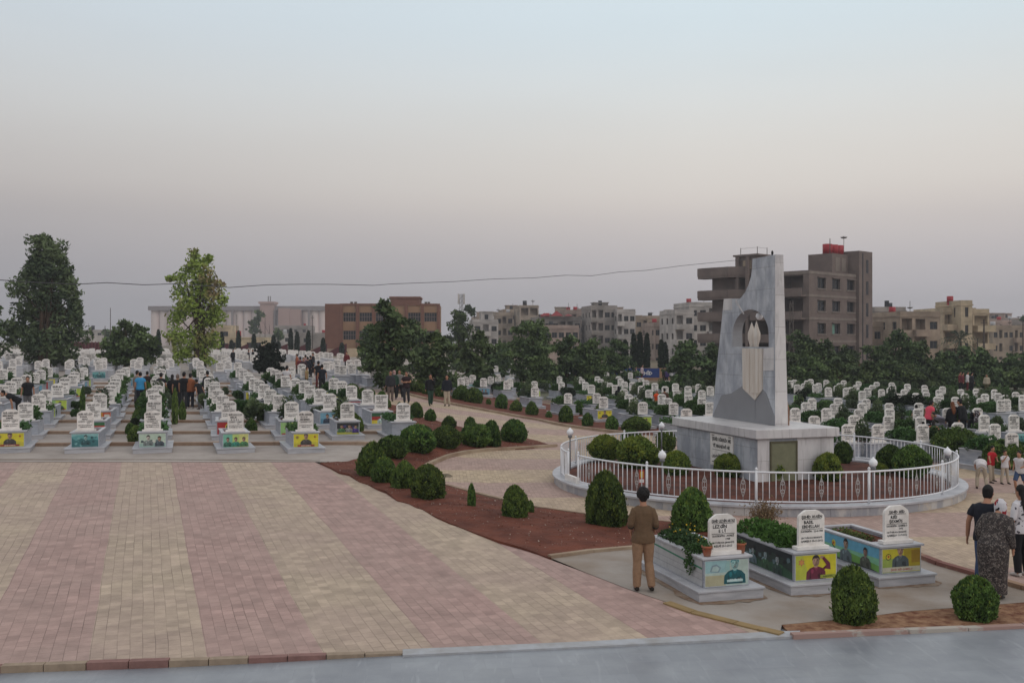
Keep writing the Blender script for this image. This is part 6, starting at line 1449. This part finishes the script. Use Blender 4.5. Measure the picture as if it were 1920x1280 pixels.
tree(505, 650, [(478-505,605,12,14),(486-505,590,9,13),(-27,618,12,12)], 'dark green tree clump before the silos', M_gum, Y=340, dens=16, leaf=.9, kind='tree', group='far trees on the left')
tree(1920, 640, [(0,600,10,6)], 'dark tree top at the right edge beyond the street', M_pine, Y=250, dens=16, leaf=.7, kind='tree')
tree(878, 640, [(-2,578,9,7),(8,585,9,8),(-14,592,8,8)], 'dark tree top rising beside the phone mast', M_pine, Y=200, dens=18, leaf=.5)
for i, u in enumerate((198, 214, 520, 640, 1870)):
    tree(u, 650, [(0,624,8,9),(5,632,9,8)], 'small far dark tree, %s of five from the left' % ORD[i], M_pine, Y=260, dens=16, leaf=.6, group='small far trees')
# ------------------------------------------------------------ evening haze
def haze():
    bm = bmesh.new(); bx(bm, -1000, 1000, -30, 1000, -1.4, 46)
    m = bpy.data.materials.new('evening_haze'); m.use_nodes = True; n = m.node_tree; n.nodes.clear()
    o_ = n.nodes.new('ShaderNodeOutputMaterial'); v = n.nodes.new('ShaderNodeVolumePrincipled'); v.inputs['Color'].default_value = (.74,.75,.80,1); v.inputs['Density'].default_value = .0006; v.inputs['Anisotropy'].default_value = .2
    n.links.new(v.outputs[0], o_.inputs['Volume'])
    o = link('haze', new_mesh('haze', bm, m)); o['kind'] = 'stuff'; o['label'] = 'thin grey evening haze over the cemetery and the town'
if USE_HAZE: haze()
# ------------------------------------------------------------ people
SKIN = mat('skin', (168,122,98), .6, .06, 12); HAIR_B = mat('black_hair', (24,20,20), .7, .1, 30); HAIR_A = mat('auburn_hair', (120,68,38), .6, .2, 20); HAIR_D = mat('brown_hair', (50,36,30), .7, .1, 30)
def cloth(c, n=None): return mat(n or 'cloth_%02x%02x%02x' % c, c, .9, .08, 14, bump=.25, bscale=18)
SHOE = mat('dark_shoes', (40,34,30), .6, .1, 9); SHOE_W = mat('pale_shoes', (190,184,180), .6, .1, 9)
def fuse(bm, voxel, smooth=2):
    bmesh.ops.recalc_face_normals(bm, faces=bm.faces[:])
    me = bpy.data.meshes.new('tmp'); bm.to_mesh(me); bm.free(); o = bpy.data.objects.new('tmp', me); COL.objects.link(o)
    r = o.modifiers.new('r', 'REMESH'); r.mode = 'VOXEL'; r.voxel_size = voxel; r.use_smooth_shade = True
    s = o.modifiers.new('s', 'SMOOTH'); s.factor = .5; s.iterations = smooth
    bpy.context.view_layer.update(); out = bpy.data.meshes.new_from_object(o.evaluated_get(bpy.context.evaluated_depsgraph_get()))
    bpy.data.objects.remove(o); bpy.data.meshes.remove(me)
    if len(out.polygons): out.polygons.foreach_set('use_smooth', [True]*len(out.polygons))
    return out
def person(label, loc, heading, h, shirt, trousers, lean=0.0, arm_a=None, arm_b=None, leg_a=None, leg_b=None, sleeve='short', hair='short', hairm=None, shorts=False, shoe=None, head=(0,0), near=False, robe=None, scarf=None, group=None, sit=0.0, build=1.0, headfwd=0.0, afro=False, rolled=False):
    t = thing('person', label, 'person', loc, heading, group); S = h/1.72; vox = (.0085 if near else .024)
    hip = Vector((0,0,.93-sit))
    def up(p):           # upper body leans forward about the hips
        p = Vector(p); p.z -= sit; q = p-hip; c, s = math.cos(lean), math.sin(lean)
        return hip+Vector((q.x, q.y*c-q.z*s, q.z*c+q.y*s))
    A = arm_a or [(-.245*build,.02,1.12),(-.27*build,-.03,.87)]; B = arm_b or [(.245*build,.02,1.12),(.27*build,-.03,.87)]
    LA = leg_a or [(-.10,-.01,.49),(-.11,.03,.08)]; LB = leg_b or [(.10,-.01,.49),(.11,.03,.08)]
    if sit: LA = leg_a or [(-.12,-.42,.50),(-.12,-.40,.08)]; LB = leg_b or [(.12,-.42,.50),(.12,-.40,.08)]
    hc = up((head[0], -.02-headfwd+head[1], 1.595)); nb = up((0,.015,1.42)); nt_ = up((0,-.005-headfwd*.6,1.50))
    sh = {s: up((s*.185*build,.01,1.385)) for s in (-1,1)}
    arms = {-1: [sh[-1]]+[up(p) for p in A], 1: [sh[1]]+[up(p) for p in B]}
    legs = {-1: [hip+Vector((-.09,0,-.03))]+[Vector(p) for p in LA], 1: [hip+Vector((.09,0,-.03))]+[Vector(p) for p in LB]}
    def torso(bm, g=0.0, z0=.86, ztop=1.47):
        rows = [(.82,.178,.120),(.86,.182,.124),(.93,.176,.124),(1.02,.158,.110),(1.12,.158,.110),(1.24,.176,.118),(1.33,.190,.114),(1.385,.188,.094),(1.415,.150,.080),(1.445,.095,.066),(1.48,.06,.058)]
        rows = [r for r in rows if z0 <= r[0] <= ztop]
        tube(bm, [up((0,0,z)) for z, a, b in rows], [((a*(max(build, 1.0) if z < 1.0 else build)+g), b*build+g) for z, a, b in rows], 16, side=(1,0,0))
    def arm(bm, s, g=0.0, upto=1.0, st=0):
        p = arms[s]; e, w_ = p[1], p[2]
        pts = [p[0]+Vector((-s*.07,0,-.035)), p[0]+Vector((-s*.012,0,-.022)), p[0].lerp(e,.5), e]; r = [.045+g*.5,.050+g,.047+g,.040+g]
        if upto > 1: pts += [e.lerp(w_, min(1,(upto-1))*.5), e.lerp(w_, min(1, upto-1))]; r += [.038+g,.030+g*1.0]
        elif upto < 1: pts = [pts[0], pts[1], p[0].lerp(e, max(upto*.6,.2)), p[0].lerp(e, max(upto,.3))]; r = [.045+g*.5,.050+g,.050+g,.048+g]
        tube(bm, pts, r, 10)
    def leg(bm, s, g=0.0, upto=2.0, flare=0):
        p = legs[s]; k, a = p[1], p[2]; pts = [p[0], p[0].lerp(k,.5), k]; r = [.088+g,.076+g,.056+g]
        if upto > 1: f = upto-1; pts += [k.lerp(a, f*.4), k.lerp(a, f)]; r += [.055+g+flare*.5, (.036 if f > .9 else .045)+g+flare]
        elif upto < 1: pts = [p[0], p[0].lerp(k, upto*.5), p[0].lerp(k, upto)]; r = [.088+g,.080+g,.068+g]
        tube(bm, pts, r, 12)
    # one continuous body: trunk, neck, head with nose and ears, arms with hands and fingers, legs
    bm = bmesh.new(); torso(bm); tube(bm, [nb, nt_, hc+Vector((0,.02,-.05))], [.062,.055,.055], 10)
    hd = Matrix.Rotation(0, 3, 'X')
    prof = [(-.125,.030,.04,-.035),(-.10,.052,.062,-.022),(-.05,.068,.082,-.008),(0,.074,.092,0),(.05,.073,.094,.005),(.09,.058,.078,.010),(.115,.03,.045,.012)]
    tube(bm, [hc+Vector((0,o_,z)) for z, a, b, o_ in prof], [(a, b) for z, a, b, o_ in prof], 14, side=(1,0,0))
    tube(bm, [hc+Vector((0,-.088,.01)), hc+Vector((0,-.112,-.03)), hc+Vector((0,-.088,-.04))], [.012,.016,.012], 6)
    for s in (-1,1): tube(bm, [hc+Vector((s*.072,.01,-.03)), hc+Vector((s*.086,.02,0)), hc+Vector((s*.074,.01,.025))], [.010,.013,.010], 6)
    for s in (-1,1):
        arm(bm, s, 0, 2.0); e, w_ = arms[s][1], arms[s][2]; d = (w_-e).normalized(); sd = Vector((0,1,0)) if abs(d.y) < .8 else Vector((0,0,1)); sd = (sd-d*sd.dot(d)).normalized()
        tube(bm, [w_, w_+d*.05, w_+d*.092], [(.028,.018),(.040,.017),(.038,.014)], 10, side=sd)
        n_ = d.cross(sd)*(-s)
        for q in range(4):
            off = (q-1.5)*.020; L_ = (.062,.074,.070,.056)[q]; b0 = w_+d*.088+sd*off; tube(bm, [b0, b0+d*L_*.55, b0+d*L_*.9+n_*.018], [.0095,.009,.0075], 6)
        tube(bm, [w_+d*.02-sd*.028, w_+d*.055-sd*.052, w_+d*.085-sd*.055], [.012,.011,.009], 6)
        leg(bm, s); a = legs[s][2]; tube(bm, [a, a+Vector((0,.02,-.04))], [.042,.04], 8)
    body = fuse(bm, vox if near else .018, 2)
    body.materials.append(SKIN); parts = [('body', body)]
    # clothing
    if robe:
        bm = bmesh.new(); rows = [(.10,.205,.17),(.30,.20,.17),(.55,.215,.19),(.80,.23,.20),(.95,.225,.19)]
        tube(bm, [Vector((0,0,z)) for z, a, b in rows], [(a*build, b*build) for z, a, b in rows], 18, side=(1,0,0))
        torso(bm, .045, .86, 1.45)
        for s in (-1,1): arm(bm, s, .030, 1.9)
        parts.append(('robe', (fuse(bm, vox, 3), robe)))
    else:
        bm = bmesh.new(); torso(bm, .024, .82, 1.45); up_ = {'short':.62,'elbow':1.15,'long':2.0,'none':.12}[sleeve]
        for s in (-1,1): arm(bm, s, .018, up_)
        parts.append(('shirt', (fuse(bm, vox, 2), shirt)))
        for s in ((-1,1) if rolled else ()):
            bm = bmesh.new(); e, w_ = arms[s][1], arms[s][2]; tube(bm, [e.lerp(w_,.10), e.lerp(w_,.32)], [.062,.058], 12)
            parts.append(('sleeve_cuff', (fuse(bm, vox, 1), rolled)))
        bm = bmesh.new(); tube(bm, [up((0,0,1.0)), hip+Vector((0,0,0)), hip+Vector((0,0,-.08))], [(.158*build+.004,.112*build+.004),(.172*build,.125*build),(.165*build,.12*build)], 14, side=(1,0,0))
        for s in (-1,1): leg(bm, s, .018, .95 if shorts else 2.0, 0 if shorts else .012)
        parts.append(('trousers', (fuse(bm, vox, 2), trousers)))
    for s in (-1,1):
        a = legs[s][2]; bm = bmesh.new(); tube(bm, [a+Vector((0,.06,-.035)), a+Vector((0,.0,-.03)), a+Vector((0,-.09,-.045)), a+Vector((0,-.165,-.055)), a+Vector((0,-.19,-.06))], [(.035,.035),(.042,.045),(.043,.033),(.038,.024),(.02,.015)], 10, side=(1,0,0))
        parts.append(('shoe', (fuse(bm, min(vox, .014), 1), shoe or SHOE)))
    hm = hairm or HAIR_B; bm = bmesh.new()
    if scarf:
        tube(bm, [hc+Vector((0,.015,-.16)), hc+Vector((0,.02,-.08)), hc+Vector((0,.02,.0)), hc+Vector((0,.02,.07)), hc+Vector((0,.02,.125)), hc+Vector((0,.02,.14))], [(.10,.09),(.098,.105),(.104,.112),(.092,.105),(.05,.06),(.01,.01)], 14, side=(1,0,0))
        parts.append(('headscarf', (fuse(bm, vox, 2), scarf)))
    else:
        g = .035 if afro else .014; f = 0
        rows = [(-.085,.040,.03,.058),(-.055,.066,.05,.050),(-.01,.078,.068,.035),(.04,.080+g*.3,.088,.018),(.075,.074+g*.4,.088+g*.3,.012),(.105,.058+g*.5,.070+g*.5,.012),(.128+g*.3,.034+g*.5,.042+g*.5,.012),(.142+g*.6,.010+g*.1,.012+g*.1,.012)]
        if afro: rows = [(-.085,.035,.03,.055),(-.055,.060,.055,.045),(-.01,.090,.078,.030),(.04,.106,.100,.018),(.085,.100,.100,.012),(.125,.076,.078,.012),(.150,.042,.045,.012),(.160,.012,.012,.012)]; g = 0
        tube(bm, [hc+Vector((0,o_,z)) for z, a, b, o_ in rows], [(a+(g if afro else .004), b+(g*.6 if afro else .004)) for z, a, b, o_ in rows], 14, side=(1,0,0))
        if afro:
            rh = random.Random(4)
            for _ in range(150):
                a1, a2 = rh.uniform(0, 6.28), rh.uniform(-.55, 1.5); p_ = hc+Vector((.102*math.cos(a1)*math.cos(a2), .022+.100*math.sin(a1)*math.cos(a2), .05+.108*math.sin(a2)))
                if p_.y < hc.y-.05 and p_.z < hc.z+.05: continue
                r_ = rh.uniform(.014, .024); tube(bm, [p_-Vector((0,0,r_)), p_, p_+Vector((0,0,r_))], [r_*.5, r_, r_*.5], 6)
        if hair == 'long': tube(bm, [hc+Vector((0,.04,.06)), hc+Vector((0,.085,-.06)), up((0,.12,1.35)), up((0,.125,1.18))], [(.07,.06),(.085,.045),(.10,.035),(.06,.02)], 12, side=(1,0,0))
        if hair == 'pony': tube(bm, [hc+Vector((0,.09,.04)), hc+Vector((0,.14,-.02)), hc+Vector((0,.12,-.12))], [.03,.035,.015], 8)
        parts.append(('hair', (fuse(bm, vox, 1), hm)))
    for nm_, pr in parts:
        if nm_ == 'body': me = pr
        else: me, mm = pr; me.materials.append(mm)
        o = link(nm_, me, t); o.scale = (S,S,S)
    if near is not None:
        for s in (-1,1):
            b2 = bmesh.new(); bmesh.ops.create_icosphere(b2, subdivisions=1, radius=.010); 
            for v in b2.verts: v.co = v.co+hc+Vector((s*.031,-.086,.012))
            link('eye', new_mesh('eye', b2, M_text), t).scale = (S,S,S)
    return t
def at_px(u, v, dz=0): X, Y, Z = G(u, v); return (X, Y, Z+dz)
def ht(u, vfoot, vtop):        # height from the photo
    X, Y, Z = G(u, vfoot); return (vfoot-vtop)*Y/F
BK = math.pi       # turned away from the camera
BRN = cloth((104,82,62), 'brown_shirt_cloth'); BEI = cloth((146,116,92), 'beige_trouser_cloth')
NAVY = cloth((34,36,46)); BLK = cloth((28,28,32)); WHT = cloth((206,200,202)); BEIGE = cloth((178,164,146)); RED = cloth((176,34,44)); JEAN = cloth((64,80,112)); GRY = cloth((98,96,98)); DGRY = cloth((52,52,56)); OLV = cloth((92,86,62)); PINK = cloth((226,84,104)); COR = cloth((232,124,104)); TURQ = cloth((108,164,168)); BLUE = cloth((62,146,196)); RUST = cloth((136,80,52)); ORA = cloth((228,84,40)); LIL = cloth((150,144,158)); DGRN = cloth((40,64,52)); PURP = cloth((74,60,110)); MAR = cloth((104,44,48))
def pattern(name, base, c2, c3, scale):
    m = bpy.data.materials.new(name); m.use_nodes = True; n = m.node_tree; b = n.nodes['Principled BSDF']; b.inputs['Roughness'].default_value = .9; L = n.links.new
    tcn = n.nodes.new('ShaderNodeTexCoord'); v = n.nodes.new('ShaderNodeTexVoronoi'); v.inputs['Scale'].default_value = scale; v.inputs['Randomness'].default_value = 1; nz_ = n.nodes.new('ShaderNodeTexNoise'); nz_.inputs['Scale'].default_value = scale*.6
    L(tcn.outputs['Object'], nz_.inputs['Vector']); ad = n.nodes.new('ShaderNodeVectorMath'); sc_ = n.nodes.new('ShaderNodeVectorMath'); sc_.operation = 'SCALE'; sc_.inputs['Scale'].default_value = .12; L(nz_.outputs['Color'], sc_.inputs[0]); L(tcn.outputs['Object'], ad.inputs[0]); L(sc_.outputs[0], ad.inputs[1]); L(ad.outputs[0], v.inputs['Vector'])
    sp_ = n.nodes.new('ShaderNodeSeparateColor'); L(v.outputs['Color'], sp_.inputs[0]); r = n.nodes.new('ShaderNodeValToRGB'); r.color_ramp.interpolation = 'CONSTANT'; e = r.color_ramp.elements
    e[0].color = (*s2l(base),1); e[1].position = .55; e[1].color = (*s2l(c2),1); q = e.new(.8); q.color = (*s2l(c3),1); L(sp_.outputs[0], r.inputs['Fac']); L(r.outputs[0], b.inputs['Base Color']); return m
ROBE = pattern('patterned_robe_cloth', (48,42,42), (66,56,54), (122,112,106), 48); SCARF = pattern('red_white_black_scarf', (196,192,196), (140,28,38), (30,28,34), 14); WPRINT = pattern('white_printed_blouse', (204,200,204), (204,200,204), (70,66,74), 22); FLOR = pattern('dark_floral_cloth', (40,34,38), (60,50,56), (168,160,164), 26)
H0 = dict(near=True)
# foreground
person('man in brown shirt and beige trousers, seen from behind, beside the front tombs', at_px(1206, 1108), BK, ht(1206, 1110, 919), BRN, BEI, sleeve='elbow', rolled=cloth((58,54,46)), arm_a=[(-.212,.03,1.13),(-.19,-.13,.965)], arm_b=[(.212,.03,1.13),(.19,-.13,.965)], leg_a=[(-.095,-.02,.49),(-.13,.10,.10)], leg_b=[(.10,.0,.49),(.11,.02,.08)], afro=True, head=(0,.0), near=True, build=.86)
person('bearded man in dark navy T-shirt walking away behind the robed woman', at_px(1850, 1108), BK+R(-40), 1.72, NAVY, JEAN, sleeve='short', arm_b=[(.27,.04,1.12),(.30,-.01,.87)], arm_a=[(-.25,-.02,1.12),(-.28,-.12,.90)], headfwd=.07, near=True, build=1.05)
person('stooping woman in dark patterned robe and red, white and black headscarf', at_px(1862, 1122), BK+R(-50), 1.62, None, None, lean=.38, robe=ROBE, scarf=SCARF, near=True, build=1.12, arm_a=[(-.27,.02,1.10),(-.26,-.16,.92)], arm_b=[(.27,.02,1.10),(.24,-.18,.90)], headfwd=.04)
person('girl in white printed blouse and black leggings cut by the right edge', at_px(1915, 1080), BK+R(20), 1.58, WPRINT, BLK, sleeve='elbow', hair='long', shoe=SHOE_W, near=True, build=.9)
# boys playing at the right
person('small boy in a red T-shirt swinging round beside the crouching boy', at_px(1858, 906), R(25), 1.08, RED, BEIGE, lean=.1, shorts=False, arm_a=[(-.32,-.15,1.2),(-.42,-.28,1.08)], arm_b=[(.22,-.12,1.12),(.05,-.3,1.08)], leg_a=[(-.12,-.08,.49),(-.08,-.05,.08)], leg_b=[(.16,.05,.48),(.3,.1,.12)], group=None, near=None)
person('boy in white shirt and beige trousers bent double before the boy in red', at_px(1840, 917), R(160), 1.18, WHT, BEIGE, lean=1.25, arm_a=[(-.2,-.2,1.25),(-.15,-.3,1.08)], arm_b=[(.2,-.2,1.25),(.15,-.3,1.08)], leg_a=[(-.16,-.08,.48),(-.2,.08,.08)], leg_b=[(.14,-.1,.48),(.16,.0,.08)], near=None)
person('small boy in white shirt and beige trousers with a hand at his mouth', at_px(1884, 908), R(8), .97, WHT, BEIGE, arm_a=[(-.22,-.12,1.12),(-.05,-.2,1.42)], leg_a=[(-.14,0,.49),(-.18,.02,.08)], leg_b=[(.14,0,.49),(.2,.0,.08)], near=None, hairm=HAIR_D)
person('boy in white vest and jean shorts running at the right edge', at_px(1913, 926), R(-50), 1.16, WHT, JEAN, lean=.15, shorts=True, sleeve='none', shoe=SHOE_W, arm_a=[(-.26,.1,1.15),(-.22,-.1,1.0)], arm_b=[(.26,-.1,1.15),(.22,-.3,1.15)], leg_a=[(-.12,-.2,.5),(-.13,-.05,.1)], leg_b=[(.12,.08,.5),(.12,.28,.2)], near=None)
# visitors among the right field graves
rgrp = 'visitors among the right field graves'
person('boy in turquoise shirt sitting low by a grave behind the railing', at_px(1693, 836), BK, 1.15, TURQ, DGRY, lean=.2, group=rgrp)
person('child in dark blue top and white trousers standing by a headstone', at_px(1718, 815), BK, 1.3, NAVY, WHT, group=rgrp)
person('woman in bright pink top leaning among the headstones', at_px(1741, 822), R(110), 1.62, PINK, BLK, lean=.25, group=rgrp, hair='pony')
person('girl in coral pink top and dark trousers beside the huge bush', at_px(1750, 851), R(150), 1.22, COR, NAVY, lean=.1, group=rgrp, hair='long')
person('little girl in pale grey dress with dark hair bun near the railing', at_px(1731, 846), BK, 1.1, cloth((176,172,180)), SKIN, group=rgrp, hair='pony')
person('bent woman in grey lilac clothes left of the embracing couple', at_px(1768, 826), R(-70), 1.5, LIL, LIL, lean=1.1, sleeve='long', group=rgrp)
person('woman in black with long auburn hair, half of the embracing couple', at_px(1786, 828), BK, 1.62, BLK, BLK, sleeve='long', hair='long', hairm=HAIR_A, arm_a=[(-.36,-.05,1.28),(-.18,-.12,1.5)], group=rgrp)
person('man in black leaning towards the auburn haired woman', at_px(1806, 828), BK+R(40), 1.75, BLK, NAVY, sleeve='long', lean=.2, group=rgrp, build=1.1)
person('seated woman in dark floral top holding a bag on a tomb', at_px(1832, 832), R(60), 1.6, FLOR, LIL, sit=.3, sleeve='elbow', scarf=FLOR, group=rgrp)
person('seated woman in black behind the one in floral top', at_px(1823, 831), R(30), 1.55, BLK, BLK, sit=.35, sleeve='long', scarf=BLK, group=rgrp)
person('child in orange vest walking between the middle graves', at_px(1231, 776), R(40), 1.35, ORA, NAVY, group=rgrp, hairm=mat('grey_cap', (150,150,156), .8, .1))
person('person in brown seen from behind among the middle graves', at_px(1246, 777), BK, 1.45, cloth((84,58,48)), BLK, sleeve='long', group=rgrp)
person('woman in black crouching by a tomb in the middle field', at_px(1160, 768), BK, 1.4, BLK, BLK, sleeve='long', scarf=BLK, group=rgrp)
for i, (u, v, c, c2, lab) in enumerate([(1244,722,BLK,BLK,'person in black at the left of the far gathering'),(1250,722,PURP,NAVY,'person in purple blue in the far gathering'),(1259,721,WHT,BEIGE,'person in white in the far gathering'),(1265,722,LIL,DGRY,'person in grey lilac in the far gathering'),(1278,722,BLK,BLK,'person in black right of the far gathering'),(1283,722,GRY,LIL,'person in grey at the right end of the far gathering'),
    (1192,716,cloth((186,150,160)),GRY,'person in pale pink before the pines left of the gathering'),(1204,716,cloth((190,170,176)),MAR,'second person in pale clothes before the pines'),(1800,735,MAR,BLK,'person in maroon at the foot of the right pines'),(1805,737,MAR,BLK,'person in dark red next to the one in maroon at the pines'),(1814,736,WHT,MAR,'person in a white top and red cap at the pines'),(1822,737,DGRY,BLK,'person in dark grey at the foot of the right pines'),(1850,738,BEIGE,OLV,'person in beige alone at the foot of the right pines')]):
    person(lab, at_px(u, v), R(random.uniform(0,360)), random.uniform(1.5,1.7), c, c2, sleeve='long', group='far visitors by the pines', near=False if i < 3 else None)
# walkers on the path
pg = 'walkers on the paved path'
person('man in black jacket and green trousers on the path, hand at his face', at_px(807, 761), R(12), 1.66, BLK, DGRN, sleeve='long', arm_b=[(.24,-.05,1.14),(.10,-.22,1.40)], leg_a=[(-.07,-.1,.5),(-.06,-.12,.08)], leg_b=[(.09,.04,.49),(.08,.14,.12)], group=pg)
person('man in navy jacket and cream trousers on the path', at_px(838, 762), R(-5), 1.68, NAVY, BEIGE, sleeve='long', leg_a=[(-.09,-.04,.49),(-.1,-.02,.08)], leg_b=[(.09,.0,.49),(.12,.06,.08)], group=pg)
person('man in dark shirt and grey trousers leftmost of the walking group', at_px(732, 753), R(20), 1.66, DGRY, cloth((116,100,94)), sleeve='long', group=pg)
person('woman in green walking behind the man in dark shirt', at_px(739, 749), R(0), 1.6, DGRN, BLK, sleeve='long', scarf=cloth((170,140,140)), group=pg)
person('woman in grey top and wide black trousers walking in the group', at_px(749, 748), R(0), 1.62, cloth((120,116,114)), BLK, sleeve='long', leg_a=[(-.12,-.05,.49),(-.16,.0,.08)], leg_b=[(.12,.0,.49),(.17,.05,.08)], hair='long', shoe=SHOE_W, group=pg)
person('man in maroon black T-shirt with folded arms on the path', at_px(762, 757), R(-8), 1.7, cloth((46,30,34)), DGRY, sleeve='short', arm_a=[(-.25,-.06,1.14),(-.04,-.2,1.12)], arm_b=[(.25,-.06,1.14),(.04,-.22,1.16)], leg_a=[(-.09,-.1,.5),(-.08,-.08,.08)], leg_b=[(.09,.05,.49),(.1,.12,.1)], group=pg)
person('man in black T-shirt and black trousers at the far bend of the path', at_px(597, 729), R(170), 1.75, BLK, MAR, group=pg)
person('man in navy shirt behind a headstone at the bend of the path', at_px(604, 738), R(190), 1.72, NAVY, BLK, group=pg)
person('man in white shirt and jeans beside the left field shrubs', at_px(538, 744), R(160), 1.75, WHT, JEAN, arm_b=[(.32,-.02,1.16),(.42,-.1,1.0)], group=pg)
person('child in mustard top near the bend of the path', at_px(575, 730), R(90), 1.4, cloth((150,130,90)), OLV, group=pg)
for u, v, c, lab in ((563,712,MAR,'person in dark red in the crowd at the far bend'),(569,714,cloth((60,42,48)),'person in brown black in the crowd at the far bend'),(577,712,NAVY,'person in navy in the crowd at the far bend'),(582,708,BLK,'person in black in the crowd at the far bend'),(573,706,cloth((150,120,124)),'person in dusty pink behind the crowd at the far bend'),(587,700,DGRY,'person in grey walking beyond the crowd'),(557,703,cloth((150,84,62)),'person in rust colour left of the crowd'),(437,686,BLK,'person in black by a far grave left of the round tree'),(466,686,DGRY,'person in grey by a far grave beside the round tree'),(474,684,BLK,'second dark person by the round tree'),(157,668,RED,'person in red far behind the ribbed fence'),(650,696,MAR,'person in maroon among the far block graves')):
    person(lab, at_px(u, v), R(random.uniform(0,360)), 1.65, c, BLK, sleeve='long', group='far people beyond the left field', near=None)
# mourners in the left field
lg = 'mourners standing in the left field'
person('man in bright blue shirt, back to the camera, by the line of headstones', at_px(263, 762), BK+R(20), 1.72, BLUE, NAVY, group=lg, headfwd=.06)
person('man in tan jacket just left of the one in blue', at_px(257, 757), R(150), 1.72, cloth((128,116,108)), GRY, sleeve='long', group=lg)
person('woman in black just right of the man in blue', at_px(276, 750), BK, 1.55, cloth((50,36,36)), BLK, sleeve='long', group=lg)
person('man in black top with white shoulders behind the stacked headstones', at_px(302, 764), BK, 1.72, BLK, DGRY, group=lg)
person('woman in black left in the standing group', at_px(323, 762), BK+R(15), 1.6, BLK, BLK, sleeve='long', hair='long', group=lg)
person('grey haired man in black in the standing group', at_px(333, 766), BK, 1.68, BLK, DGRY, hairm=mat('grey_hair', (120,104,94), .8, .1), group=lg)
person('tall man in black with cap in the middle of the standing group', at_px(345, 767), BK+R(-15), 1.8, BLK, DGRY, group=lg)
person('man in rust brown shirt and dark jeans in the standing group', at_px(357, 767), BK, 1.74, RUST, NAVY, sleeve='long', shoe=SHOE_W, arm_b=[(.3,-.05,1.16),(.36,-.2,1.08)], group=lg)
person('bending man in black with pale forearm right of the rust shirt', at_px(376, 768), BK+R(60), 1.55, BLK, GRY, lean=.5, group=lg)
person('man in black standing at the right end of the mourners', at_px(389, 757), BK+R(40), 1.7, BLK, BLK, sleeve='long', group=lg)
person('bearded man in black T-shirt facing the camera at the left', at_px(52, 776), R(20), 1.74, BLK, GRY, group=lg, near=False, headfwd=.03)
person('man in black bending over a grave at the left edge', at_px(34, 792), R(-60), 1.72, BLK, BLK, lean=1.05, group=lg, arm_a=[(-.22,-.15,1.15),(-.2,-.32,1.0)], arm_b=[(.22,-.15,1.15),(.2,-.35,1.0)])
